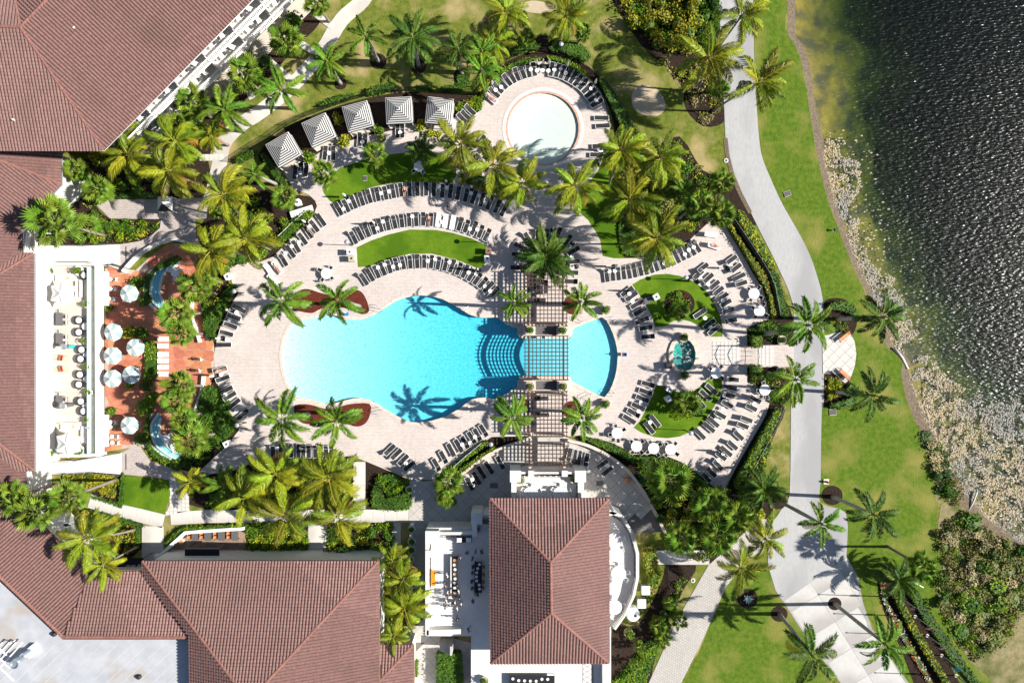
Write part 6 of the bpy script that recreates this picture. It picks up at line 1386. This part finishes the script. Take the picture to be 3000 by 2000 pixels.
# terrace furniture
tz = 1.0
for y, w in ((935,'first'),(995,'second'),(1178,'third')):
    r = empty('dark_table', W(173,y,tz+.75)); r.location.z = tz; MB().box((0,0,.74),(1.0,1.85,.05)).build('top', M['slate'], r)
    for a in (-.4,.4):
        for b in (-.8,.8): MB().box((a,b,.36),(.07,.07,.72)).build('leg', M['black_metal'], r)
    tag(r, '%s dark dining table from the top of the cream terrace' % w, 'table')
    for dx, dy, a in ((-20,-8,0),(-20,10,0),(20,-8,math.pi),(20,10,math.pi),(-2,-24,-math.pi/2)): chair(173+dx, y+dy, a, 'grey', 'around the %s terrace table' % w, tz)
def basket(x, y, i):
    r = empty('basket_chair', W(x,y,tz+.4)); r.location.z = tz; r.rotation_euler.z = R(rnd.uniform(150,210)); MB().lathe([(.3,.05),(.62,.5),(.66,.62),(.6,.62),(.5,.45)],18).build('shell', M['black_sling'], r); MB().lathe([(.44,.44),(.46,.54),(.3,.6)],14).build('cushion', M['cloth_white'], r); MB().lathe([(.3,0),(.28,.06)],10).build('base', M['black_metal'], r)
    reg(r, 'round black basket chair', 'chair', 'along the terrace balustrade', y, None, 'from the top')
for i, (x, y) in enumerate(((232,938),(232,973),(240,1024),(237,1051),(235,1097),(232,1126),(238,1175),(246,1204),(248,806))): basket(x, y, i)
for x, y in ((250,956),(254,1038),(255,1110),(251,1190)):
    r = empty('terrace_table', W(x,y,tz+.5)); r.location.z = tz; MB().lathe([(.5,.46),(.52,.5)],18).build('top', M['white_paint'], r); MB().lathe([(.3,0),(.05,.05),(.05,.46)],8).build('stem', M['white_paint'], r); reg(r, 'round white low table', 'table', 'along the terrace balustrade', y, None, 'from the top')
def heater(x, y, m, w):
    r = empty('patio_heater', W(x,y,tz)); MB().lathe([(.28,0),(.28,.75),(.22,.8)],12).build('tank_cover', M[m], r); MB().tube([(0,0,.8),(0,0,2.1)],.04,6).build('pole', M['grey_metal'], r); MB().lathe([(.12,2.0),(.12,2.2)],8).build('burner', M['black_metal'], r); MB().lathe([(.45,2.22),(.42,2.27),(.05,2.36)],18).build('reflector', M['galv'], r); reg(r, ('teal' if m == 'teal' else 'grey')+' patio heater', 'heater', w, x)
heater(216,1015,'teal','beside the second terrace table'); heater(137,1065,'teal','beside the peach armchairs'); heater(213,1184,'slate','beside the third terrace table'); heater(140,1256,'slate','beside the lower star parasol')
for x, y, a, w in ((155,1047,.2,'upper left'),(183,1048,2.9,'upper right'),(155,1083,-.2,'lower left'),(183,1080,3.4,'lower right')):
    r = empty('peach_armchair', W(x,y,tz+.4)); r.location.z = tz; r.rotation_euler.z = a; MB().box((0,0,.38),(.75,.7,.16)).build('cushion', M['peach' if 'left' in w else 'red_cushion'], r); MB().box((-.4,0,.6),(.14,.75,.6)).build('backrest', M['peach'], r)
    for s in (-1,1): MB().box((0,s*.38,.5),(.75,.06,.08)).build('arm', M['teak'], r)
    for p in (-.32,.32):
        for s in (-1,1): MB().box((p,s*.36,.17),(.06,.06,.34)).build('leg', M['teak'], r)
    tag(r, '%s peach armchair of the terrace lounge group' % w, 'armchair')
for x, y, w, d, lab in ((190,814,2.6,1.0,'white daybed with towels at the top of the terrace'),(206,1248,2.6,1.0,'white daybed with towels above the lower star parasol'),(231,846,.9,2.4,'white sofa beside the upper star parasol'),(247,1272,.9,2.4,'white sofa beside the lower star parasol')):
    r = empty('daybed', W(x,y,tz+.3)); r.location.z = tz; MB().box((0,0,.25),(w,d,.36)).build('mattress', M['cloth_white'], r); MB().box((0,0,.04),(w*.9,d*.9,.08)).build('plinth', M['white_paint'], r); MB().box((0,d*.45 if w > d else 0,.55) if w > d else (w*.45,0,.55),(w,.14,.3) if w > d else (.14,d,.3)).build('bolster', M['cloth_white'], r); MB().box((w*.2,0,.445),(.5,.6,.02) if w > d else (.4,.7,.02)).build('towel', M['peach'], r); tag(r, lab, 'daybed')
# planters
def urn(x, y, z, d, where, m='leaf_green', body='stone_urn', hh=.7, desc='round planter with clipped shrub'):
    r = empty('planter', W(x,y,z+hh+.4)); r.location.z = z; s = d*S/2; MB().lathe([(s*.55,0),(s*.85,hh*.5),(s,hh*.95),(s,hh),(s*.86,hh),(s*.84,hh*.9)],18).build('pot', M[body], r)
    if m not in SHR: SHR[m] = [shrub_mesh(m, q) for q in (1,2,3)]
    a, b = rnd.choice(SHR[m]); pl = inst('shrub', a, r, (0,0,hh*.75), (0,0,rnd.uniform(0,6)), (s*1.02,s*1.02,s*1.25)); inst('branches', b, pl); reg(r, desc, 'planter', where, x+.01*y)
for x, y, m in ((1551,967,'leaf_green'),(1648,967,'leaf_green'),(1552,1132,'leaf_olive'),(1649,1132,'leaf_olive')): urn(x, y, 3.2, 27, 'on the pergola columns', m, hh=.6)
for x, y, w in ((1775,907,'at the top of the right basin'),(1774,1183,'at the bottom of the right basin'),(2005,988,'above the spa'),(2006,1099,'below the spa')): urn(x, y, .09, 30, w, 'leaf_green' if x < 1900 else 'leaf_dark', hh=.5)
for x, y in ((2294,996),(2292,1086)): urn(x, y, .09, 28, 'at the outer gate piers', 'leaf_dark', hh=.5)
for x, y in ((248,889),(248,998),(251,1074),(254,1150),(250,1229)): urn(x, y, tz, 24, 'along the terrace balustrade', 'leaf_lime', 'white_paint', .5)
for x, y in ((143,792),(225,792),(146,1326),(230,1322)): urn(x, y, tz, 30, 'in the terrace corners', 'leaf_lime', 'white_paint', .5, 'pale pot with bushy palm')
for x, y, m in ((1525,1407,'leaf_green'),(1683,1405,'leaf_green'),(1842,1855,'leaf_olive'),(1418,1998,'leaf_lime')): urn(x, y, 3.42 if y < 1500 or y > 1990 else .1, 26, 'around the restaurant', m, hh=.6)
for x, y in ((1205,1552),(1205,1588),(1205,1612),(1200,1640),(1198,1436)): urn(x, y, 1.6 if y > 1500 else .1, 24, 'on the stair wall', 'leaf_green', 'white_render', .4)
# small round bins/manholes and drains
for x, y, w, d, rz, lab in ((2306,568,1.0,.8,R(20),'dark drain grate in the lakeside lawn'),(2439,1207,1.0,.9,R(5),'drain grate beside the lake path'),(1447,1421,1.25,.9,0,'dark drain grate on the grey plaza, left'),(1757,1415,1.1,.85,0,'dark drain grate on the grey plaza, right'),(1070,523,.6,.75,0,'dark drain grate in the upper turf')):
    r = empty('drain_grate', W(x,y)); r.rotation_euler.z = rz; r.location.z = .105; MB().box((0,0,0),(w,d,.03)).build('frame', M['plaza'], r)
    for i in range(8): MB().box((-w*.42+i*w*.12,0,.022),(w*.07,d*.86,.02)).build('bar', M['grate'], r)
    tag(r, lab, 'drain')
for x, y, lab in ((2127,471,'beside the lake path'),(2030,1699,'beside the brick road')):
    r = empty('valve_cover', W(x,y)); MB().lathe([(.32,0),(.34,.1),(.2,.11)],18).build('ring', M['concrete'], r); MB().lathe([(.17,.1),(.16,.125)],14).build('cap', M['grate'], r); tag(r, 'round concrete valve cover '+lab, 'valve cover')
# pool ladders, handrails, lift seat
def rails(x, y, ang, where, z=.09):
    r = empty('pool_rail', W(x,y)); r.rotation_euler.z = ang; r.location.z = z
    for s in (-.28,.28): MB().tube([(-.6,s,0),(-.55,s,.75),(-.2,s,.85),(.35,s,.3),(.55,s,-.6)],.028,6).build('rail', M['galv'], r)
    for i in range(2): MB().box((.5,0,-.2-i*.25),(.1,.5,.04)).build('step', M['galv'], r)
    reg(r, 'curved steel pool handrail', 'handrail', where, x)
for x, y, a, w in ((1108,905,R(-40),'upper side of the main pool'),(1110,1201,R(40),'lower side of the main pool'),(1362,902,R(-130),'upper side of the main pool'),(1368,1190,R(130),'lower side of the main pool'),(1700,937,R(-60),'at the right basin'),(1722,1158,R(60),'at the right basin'),(1788,940,R(-150),'at the right basin'),(1790,1150,R(150),'at the right basin')): rails(x, y, a, w)
r = empty('pool_lift', W(1820,1038)); MB().box((.35,0,.62),(.62,.5,.08)).build('seat', M['blue_plastic'], r); MB().box((.62,0,.85),(.06,.5,.45)).build('backrest', M['blue_plastic'], r); MB().tube([(-.2,0,0),(-.2,0,.9),(.3,0,.9),(.35,0,.66)],.05,6).build('arm', M['galv'], r); tag(r, 'blue pool lift seat beside the right basin', 'pool lift')
r = empty('pool_float', W(1018,920)); MB().box((0,0,.45),(.5,.5,.3)).build('seat', M['blue_plastic'], r); MB().tube([(-.2,0,0),(-.2,0,1.0)],.05).build('post', M['galv'], r); MB().box((-.2,.2,.8),(.3,.1,.5)).build('backrest', M['white_paint'], r); tag(r, 'blue lift chair under the palm at the upper pool edge', 'pool lift')
# fences
def fence(label, pts, h=1.25, m='black_metal', z=0.05, step=.14):
    r = empty('iron_fence'); tag(r, label, 'fence'); P = [W(x,y) for x,y in pts]; top = MB(); pk = MB()
    for a, b in zip(P, P[1:]):
        L = (b-a).length; n = max(1, int(L/step))
        for zz in (z+.12, z+h-.05): top.tube([(a.x,a.y,zz),(b.x,b.y,zz)],.028,4)
        for i in range(n): q = a.lerp(b, i/n); pk.box((q.x,q.y,z+h/2),(.03,.03,h))
        MB().box((a.x,a.y,z+h/2+.03),(.09,.09,h+.06)).build('post', M[m], r)
    top.build('rails', M[m], r); pk.build('pickets', M[m], r); return r
fence('black iron picket fence behind the cabanas', [(679,474),(735,437),(796,400),(842,367),(895,342),(949,321),(1010,300),(1067,283),(1130,272),(1200,265),(1294,273),(1391,270)])
fence('black iron picket fence left of the wading pool gate', [(1391,270),(1415,240),(1442,212),(1493,173),(1539,153),(1574,150)])
fence('black iron picket fence right of the wading pool gate', [(1606,152),(1646,159),(1680,170),(1710,186),(1748,217),(1775,248),(1800,283),(1825,319),(1851,365),(1870,395)])
fence('iron fence between the yellow and olive hedges', [(2139,637),(2175,690),(2210,742),(2246,800),(2262,840),(2270,880),(2278,925)], m='grey_metal')
fence('iron fence through the lower right hedge', [(2290,1190),(2267,1251),(2234,1307),(2210,1350),(2185,1391)], m='grey_metal')
fence('white handrail fence above the northwest loungers', [(822,693),(862,655),(904,619)], .95, 'white_paint')
fence('white handrail fence through the south hedge', [(1320,1373),(1365,1333),(1412,1294)], .95, 'white_paint')
fence('dark railing of the bed below the restaurant curve', [(1952,1655),(1958,1720),(1940,1790),(1905,1835)], 1.0)
fence('dark railing along the flagstone patio top', [(300,781),(340,775),(390,790)], 1.0)
g = empty('wading_gate'); tag(g, 'black iron gate at the top of the wading pool', 'gate'); a = W(1590,150)
MB().box((a.x,a.y,.2),(1.4,.04,.05)).build('rail', M['black_metal'], g); MB().box((a.x,a.y,1.2),(1.4,.04,.05)).build('rail', M['black_metal'], g)
for i in range(9): MB().box((a.x-.64+i*.16,a.y,.7),(.03,.03,1.1)).build('bar', M['black_metal'], g)
gt = empty('lake_gate'); tag(gt, 'dark iron arched double gate frame between lake path and spa', 'gate')
for x in (2166,2204):
    a, b = W(x,1014), W(x,1070)
    for p in (a,b): MB().box((p.x,p.y,1.2),(.12,.12,2.4)).build('post', M['black_metal'], gt)
    MB().tube([(a.x,a.y,2.3),(a.x,(a.y+b.y)/2,2.75),(b.x,b.y,2.3)],.05,6).build('arch', M['dark_wood'], gt)
for i in range(5):
    y = 1016+i*13; a, b = W(2166,y,2.4), W(2204,y,2.4); MB().box(((a.x+b.x)/2,a.y,2.42),(b.x-a.x,.06,.06)).build('crossbar', M['dark_wood'], gt)
for i in range(10): y = 1016+i*5.6; p = W(2205,y); MB().box((p.x,p.y,.7),(.03,.03,1.3)).build('picket', M['black_metal'], gt)
for x, y in ((2281,998),(2281,1084)): pass
# flagpoles
FLG = [(2635,1748,'striped red and white','flag_red'),(2680,1804,'red and white','flag_red'),(2716,1860,'white and red','flag_red'),(2758,1918,'teal blue','flag_teal'),(2800,1977,'pale blue','flag_teal')]
K('flag_red', (.50,.09,.10), rough=.8); K('flag_teal', (.10,.42,.55), rough=.8); K('flag_navy', (.02,.03,.12), rough=.8)
for i, (x, y, d, m) in enumerate(FLG):
    r = empty('flagpole', W(x,y)); MB().tube([(0,0,0),(0,0,8.5)],[.09,.05],8).build('pole', M['grey_metal'], r); MB().lathe([(.01,8.5),(.11,8.6),(.11,8.7),(.01,8.8)],10).build('finial', M['orange'], r); MB().lathe([(.3,0),(.25,.12)],12).build('base', M['concrete'], r)
    fl = MB(); mi = 0; ns = 7 if i == 0 else 3
    for s in range(ns):
        for k in range(5):
            z0, z1 = 5.2-.16*s*(7/ns)*.9, 5.2-.16*(s+1)*(7/ns)*.9; x0, x1 = -.05-k*.22, -.05-(k+1)*.22; wv = lambda q: .14*math.sin(q*1.4)
            fl.add([(x0,wv(k),z0-.12*k),(x1,wv(k+1),z0-.12*(k+1)),(x1,wv(k+1)+.03,z1-.12*(k+1)),(x0,wv(k)+.03,z1-.12*k)], [(0,1,2,3)], (2 if (i == 0 and s < 4 and k < 2) else s % 2))
    fl.build('flag', [M[m], M['cloth_white'], M['flag_navy']] if i < 3 else [M[m], M[m], M[m]], r); tag(r, 'tall grey flagpole with %s flag, %s from the top' % (d, ORD[i]), 'flagpole', 'flagpoles by the driveway')
# signs and small lakeside things
r = empty('sign_panel', W(2680,1705)); MB().box((0,0,.6),(1.6,.12,.9),R(-30)).build('panel', M['white_paint'], r)
for s in (-.6,.6): MB().box((s*.86,s*-.5,.15),(.1,.1,.3)).build('leg', M['grey_metal'], r)
tag(r, 'white sign panel below the fan palm by the flagpoles', 'sign')
r = empty('red_hydrant', W(2420,1410)); MB().box((0,0,.08),(.8,.8,.06)).build('slab', M['concrete'], r); MB().lathe([(.16,.1),(.14,.6),(.18,.65),(.1,.8)],10).build('body', M['cloth_red'], r); MB().tube([(-.3,0,.5),(.3,0,.5)],.08,8).build('outlet', M['cloth_red'], r); tag(r, 'red fire hydrant beside the lake path', 'hydrant')
r = empty('light_bollard', W(2440,675)); MB().lathe([(.1,0),(.1,.5),(.22,.55),(.05,.7)],10).build('body', M['black_metal'], r); MB().lathe([(.16,0),(.16,.04)],10).build('base', M['concrete'], r); tag(r, 'small black light bollard on the lakeside lawn', 'bollard')
r = empty('ceramic_jar', W(1837,1404)); MB().lathe([(.25,0),(.45,.4),(.4,.8),(.22,1.0),(.26,1.05)],16).build('body', M['teak'], r); MB().lathe([(.2,1.03),(.2,1.04)],12).build('mouth', M['grate'], r); tag(r, 'orange brown ceramic jar on the curved walk', 'jar')
p_ = W(385,714); r = empty('pyramid_tent', W(478,595,2.8)); r.location.z = .05
for i in range(4):
    a, b = R(45+90*i), R(135+90*i); MB().add([(0,0,3.1),(1.5*math.cos(a),1.5*math.sin(a),2.2),(1.5*math.cos(b),1.5*math.sin(b),2.2)], [(0,1,2)]).build('canopy_panel', M['cloth_black' if i == 2 else 'cloth_white'], r)
for i in range(4): a = R(45+90*i); MB().tube([(1.4*math.cos(a),1.4*math.sin(a),0),(1.4*math.cos(a),1.4*math.sin(a),2.2)],.04).build('leg', M['white_paint'], r)
tag(r, 'small white and black pyramid canopy on the brick path', 'canopy')
# deck dining tables beside the south roof
for i, x in enumerate((572,609,649,688)):
    r = empty('deck_table', W(x,1567,.75)); r.location.z = .1; MB().box((0,0,.72),(.95,1.5,.05)).build('top', M['slate'], r)
    for a in (-.38,.38):
        for b in (-.6,.6): MB().box((a,b,.35),(.07,.07,.7)).build('leg', M['black_metal'], r)
    reg(r, 'grey slate dining table', 'table', 'on the wooden dining deck', x)
    for dy in (-6,6): chair(x-16, 1567+dy, 0, 'wood', 'on the wooden dining deck', .1)
for x, y in ((536,1582),(508,1613)):
    r = empty('woven_pot', W(x,y)); MB().lathe([(.25,0),(.42,.25),(.36,.6),(.3,.62)],14).build('body', M['stone_urn'], r); MB().lathe([(.28,.6),(.25,.63)],12).build('rim', M['teak'], r); reg(r, 'round woven pot', 'pot', 'on the wooden dining deck', x)
# terrace buffet, bar, service tables
bz = 3.42
def table_box(name, x0, y0, x1, y1, h, m, lab, z=bz, legs=True):
    r = empty(name); a, b = W(x0,y0,z+h), W(x1,y1,z+h); c = (a+b)/2; sx, sy = abs(b.x-a.x), abs(a.y-b.y); r.location = (c.x,c.y,z); MB().box((0,0,h),(sx,sy,.06)).build('top', M[m], r)
    for a_ in (-1,1):
        for b_ in (-1,1): MB().box((a_*(sx/2-.06),b_*(sy/2-.06),h/2-.03),(.07,.07,h-.04)).build('leg', M['black_metal'], r)
    tag(r, lab, 'table'); return r
bt = table_box('buffet_table', 1323, 1628, 1342, 1748, .85, 'black_sling', 'long black buffet table on the restaurant terrace')
table_box('dining_table', 1390, 1645, 1412, 1735, .75, 'black_sling', 'long dark dining table in the restaurant shade')
table_box('service_table', 1337, 1572, 1382, 1588, .85, 'black_sling', 'dark service table with white linen under the parapet')
table_box('bottom_table', 1492, 1978, 1625, 2010, .75, 'cloth_black', 'black clothed banquet table at the bottom edge')
table_box('bar_table', 1402, 1520, 1436, 1534, .9, 'slate', 'dark bar table beside the roof corner')
ob = empty('orange_bench'); p = W(1269,1692,bz+.4); ob.location = (p.x,p.y,bz); MB().box((0,0,.42),(.6,2.2,.07)).build('seat', M['orange'], ob)
for s in (-.9,.9): MB().box((0,s,.2),(.5,.1,.4)).build('leg', M['white_paint'], ob)
tag(ob, 'bright orange bench on the restaurant terrace', 'bench')
rr = random.Random(9)
def dish(x, y, z, m, i, where): 
    o = MB().lathe([(.08,0),(.2,.05),(.21,.07),(.1,.04)],12).build('serving_dish', M[m]); p = W(x,y,z); o.location = p; reg(o, 'round serving dish', 'dish', where, y, None, 'from the top')
for i in range(8): dish(1332+rr.uniform(-2,2), 1640+i*13.5, bz+.885, rr.choice(['cloth_white','cloth_white','teak','cloth_tan']), i, 'on the buffet table')
for i in range(7): dish(1400+rr.uniform(-5,5), 1652+i*12, bz+.785, 'cloth_white', i, 'on the shaded dining table')
for i in range(7): dish(1503+i*17, 1990+rr.uniform(-4,4), bz+.785, 'cloth_white', i, 'on the bottom banquet table')
for x, m, w in ((1345,'cloth_white','left'),(1373,'cloth_blue','right')):
    o = MB().box((0,0,.12),(.7,.6,.24)).box((.03,.02,.27),(.6,.5,.06)).build('linen_pile', M['cloth_white']); o.location = W(x,1580,bz+.88); tag(o, '%s pile of folded white linen on the service table' % w, 'linen')
# service block and white hoods right of the restaurant curve
for i, (x, y) in enumerate(((1892,1728),(1880,1767))):
    r = empty('equipment_box', W(x,y,1.2)); r.location.z = .05; MB().box((0,0,.6),(1.1,1.2,1.2)).build('cabinet', M['grey_metal'], r); MB().box((0,0,1.23),(1.2,1.3,.06)).build('lid', M['white_paint'], r); tag(r, '%s pale equipment box below the restaurant curve' % ('upper' if i == 0 else 'lower'), 'equipment box')
r = empty('white_tank', W(1855,1800,1.3)); r.location.z = .05; MB().lathe([(1.0,0),(1.0,1.2),(.8,1.35),(.2,1.4)],24).build('tank', M['white_paint'], r); MB().lathe([(.22,1.38),(.22,1.44)],12,(.3,-.1,0)).build('hatch', M['grate'], r); tag(r, 'round white tank below the restaurant curve', 'tank')
# ================================================================ people
def human(pose):
    """skeleton -> skin; +X is forward"""
    J = {}; E = []
    def j(n, p, r, par=None):
        J[n] = (len(J), Vector(p), r)
        if par: E.append((J[par][0], J[n][0]))
    if pose in ('stand', 'walk'):
        st = .0 if pose == 'stand' else .26
        j('pelvis',(0,0,.96),(.15,.12)); j('spine',(0,0,1.14),(.145,.105),'pelvis'); j('chest',(.01,0,1.34),(.17,.12),'spine'); j('neck',(.01,0,1.49),(.06,.06),'chest'); j('head',(.03,0,1.6),(.085,.095),'neck'); j('crown',(.02,0,1.71),(.075,.08),'head')
        for s, n in ((1,'l'),(-1,'r')):
            f = st*s
            j('hip'+n,(0,s*.1,.9),(.09,.09),'pelvis'); j('knee'+n,(.03+f*.6,s*.11,.5),(.062,.062),'hip'+n); j('ankle'+n,(f,s*.11,.1),(.042,.042),'knee'+n); j('toe'+n,(.16+f,s*.13,.04),(.038,.03),'ankle'+n)
            j('sh'+n,(0,s*.2,1.41),(.065,.065),'chest'); j('el'+n,(-.02-f*.5,s*.26,1.13),(.045,.045),'sh'+n); j('wr'+n,(.12-f*.4,s*.25,.9),(.032,.032),'el'+n); j('palm'+n,(.15-f*.4,s*.25,.83),(.036,.022),'wr'+n)
    elif pose == 'sit':
        j('pelvis',(0,0,.52),(.15,.13)); j('spine',(-.03,0,.7),(.145,.105),'pelvis'); j('chest',(-.02,0,.9),(.17,.12),'spine'); j('neck',(0,0,1.05),(.06,.06),'chest'); j('head',(.03,0,1.16),(.085,.095),'neck'); j('crown',(.02,0,1.27),(.075,.08),'head')
        for s, n in ((1,'l'),(-1,'r')):
            j('hip'+n,(.05,s*.1,.5),(.09,.09),'pelvis'); j('knee'+n,(.46,s*.12,.5),(.062,.062),'hip'+n); j('ankle'+n,(.44,s*.12,.1),(.042,.042),'knee'+n); j('toe'+n,(.6,s*.13,.04),(.038,.03),'ankle'+n)
            j('sh'+n,(-.02,s*.2,.97),(.065,.065),'chest'); j('el'+n,(.08,s*.26,.72),(.045,.045),'sh'+n); j('wr'+n,(.32,s*.2,.68),(.032,.032),'el'+n); j('palm'+n,(.4,s*.19,.68),(.036,.022),'wr'+n)
    else:   # lying on a lounger, head at -X
        j('pelvis',(.05,0,.5),(.15,.11)); j('spine',(-.12,0,.5),(.145,.1),'pelvis'); j('chest',(-.32,0,.55),(.17,.11),'spine'); j('neck',(-.46,0,.62),(.06,.06),'chest'); j('head',(-.57,0,.68),(.085,.095),'neck'); j('crown',(-.67,0,.72),(.075,.08),'head')
        for s, n in ((1,'l'),(-1,'r')):
            j('hip'+n,(.12,s*.1,.49),(.085,.085),'pelvis'); j('knee'+n,(.5,s*.12,.52),(.06,.06),'hip'+n); j('ankle'+n,(.9,s*.11,.44),(.042,.042),'knee'+n); j('toe'+n,(.95,s*.14,.56),(.034,.03),'ankle'+n)
            j('sh'+n,(-.39,s*.19,.56),(.06,.06),'chest'); j('el'+n,(-.14,s*.29,.48),(.043,.043),'sh'+n); j('wr'+n,(.1,s*.26,.5),(.03,.03),'el'+n); j('palm'+n,(.18,s*.25,.5),(.034,.02),'wr'+n)
    me = bpy.data.meshes.new('sk'); me.from_pydata([v[1] for v in J.values()], E, []); o = bpy.data.objects.new('sk', me); C.objects.link(o)
    sm = o.modifiers.new('s','SKIN'); me.skin_vertices or None
    for i, (k, v) in enumerate(J.items()): me.skin_vertices[0].data[i].radius = v[2]
    me.skin_vertices[0].data[0].use_root = True
    sb = o.modifiers.new('u','SUBSURF'); sb.levels = 1; sb.render_levels = 1; sm.use_smooth_shade = True
    dg = bpy.context.evaluated_depsgraph_get(); dg.update(); ev = o.evaluated_get(dg).to_mesh(); vs = [v.co.copy() for v in ev.vertices]; fs = [tuple(p.vertices) for p in ev.polygons]
    mb = MB(); pv = [(k, v[1]) for k, v in J.items()]
    top = ('spine','chest','shl','shr','ell','elr'); bot = ('pelvis','hipl','hipr','kneel','kneer')
    mb.add(vs, fs); mi = []
    for f in fs:
        c = sum((vs[i] for i in f), Vector())/len(f); k = min(pv, key=lambda t: (t[1]-c).length)[0]
        if pose == 'lie': mi.append(2 if k in ('pelvis','hipl','hipr') else 0)
        else: mi.append(1 if k in top else 2 if k in bot or 'ankle' in k else 0)
    mb.m = mi; o.evaluated_get(dg).to_mesh_clear(); bpy.data.objects.remove(o)
    for n, s in (('l',1),('r',-1)):   # five fingers
        p = J['palm'+n][1]; d = (p-J['wr'+n][1]).normalized(); sd = Vector((0,1,0)).cross(d).normalized()
        for q in range(4): b = p+sd*(.03-.02*q); mb.tube([b, b+d*.05, b+d*(.085-.006*abs(q-1))+Vector((0,-s*.02,0))], [.011,.009,.006], 5)
        b = J['wr'+n][1].lerp(p,.4)+sd*.03; mb.tube([b, b+sd*.03+d*.03, b+sd*.035+d*.06], [.012,.01,.007], 5)
    h = J['head'][1]; fw = Vector((1,0,0)) if pose != 'lie' else Vector((.3,0,.95)).normalized(); upv = (J['crown'][1]-h).normalized(); side = upv.cross(fw).normalized()
    mb.tube([h+fw*.085+upv*.03, h+fw*.125-upv*.005, h+fw*.09-upv*.02], [.01,.016,.01], 5)
    for s in (-1,1): mb.tube([h+side*s*.085, h+side*s*.11+upv*.03], [.02,.012], 5)
    hm = MB(); cc = h.lerp(J['crown'][1],.62)-fw*.018; n0 = len(hm.v)
    for a in range(5):
        for b in range(10):
            th, ph = math.pi*.62*a/4, 2*math.pi*b/10; hm.v.append(tuple(cc+(upv*math.cos(th)+(side*math.cos(ph)+fw*math.sin(ph)*.95)*math.sin(th))*.118))
    for a in range(4):
        for b in range(10): hm.f.append((a*10+b, a*10+(b+1)%10, (a+1)*10+(b+1)%10, (a+1)*10+b)); hm.m.append(0)
    return mb.mesh('person', [M['skin'],M['cloth_white'],M['cloth_navy']]), hm.mesh('hair', M['hair'])
HUM = {k: human(k) for k in ('stand','walk','sit','lie')}
for me, h in HUM.values(): me.polygons.foreach_set('use_smooth', [True]*len(me.polygons))
CN = {'cloth_white':'white','cloth_black':'black','cloth_navy':'navy','cloth_pink':'pink','cloth_blue':'blue','cloth_tan':'tan','cloth_grey':'grey','cloth_red':'red'}
def person(x, y, z, rz, pose, top, bot, where, label=None):
    me, hm = HUM[pose]; o = inst('person', me, None, W(x,y,z), (0,0,rz), rnd.uniform(.95,1.04))
    for i, m in ((1, top), (2, bot)): o.material_slots[i].link = 'OBJECT'; o.material_slots[i].material = M[m]
    inst('hair', hm, o); reg(o, 'person in %s top' % CN[top] if pose != 'lie' else 'sunbather in %s swimwear' % CN[bot], 'person', where, x+.001*y); return o
Q = lambda x, y: (1200+x/2.24, 1500+y/2.24)
for i, (x, y) in enumerate(((250,395),(238,462),(252,510),(245,560),(240,600),(315,460),(325,500),(330,545),(340,585),(315,612),(335,285),(285,580),(300,575),(255,530))):
    rz = math.atan2(0, 1) if x < 290 else math.pi; person(*Q(x,y), bz, rz+rr.uniform(-.6,.6), 'stand', rr.choice(['cloth_white','cloth_black','cloth_white','cloth_grey']), rr.choice(['cloth_black','cloth_navy','cloth_tan']), 'at the terrace buffet')
for x, y, p in ((318,680,'walk'),(390,750,'walk'),(418,565,'stand'),(380,250,'stand'),(435,245,'stand'),(475,245,'stand'),(415,290,'stand'),(455,100,'stand')): person(*Q(x,y), bz, rr.uniform(0,6.28), p, rr.choice(['cloth_black','cloth_white','cloth_navy']), 'cloth_black', 'standing on the restaurant terrace')
for x, y in ((415,345),(410,385),(407,440),(408,485),(490,345),(492,395),(490,440),(488,480),(450,525)): person(*Q(x,y), bz, 0 if x < 450 else math.pi, 'sit', rr.choice(['cloth_black','cloth_navy','cloth_grey']), 'cloth_black', 'seated at the shaded table')
for x, y, a, b, w in ((910,676,R(-55),'cloth_blue','on the northwest lounger row'),(814,785,R(-55),'cloth_pink','on the northwest white lounger'),(1257,645,R(-88),'cloth_navy','in the middle lounger arc'),(2090,720,R(-12),'cloth_red','on the corner white lounger'),(1440,290,R(-37),'cloth_pink','on the white lounger by the wading pool'),(1186,560,R(-92),'cloth_black','in the upper lounger arc'),(648,1085,R(14),'cloth_tan','on the lower west deck')): person(x, y, .1, a, 'lie', 'cloth_white', b, w)
person(1314,603,.08,R(20),'walk','cloth_black','cloth_black','walking between the lounger arcs')
for x, y in ((600,1052),(596,1085)): person(x, y, .1, R(200), 'stand', 'cloth_white', 'cloth_tan', 'at the patio edge')
finish_labels()
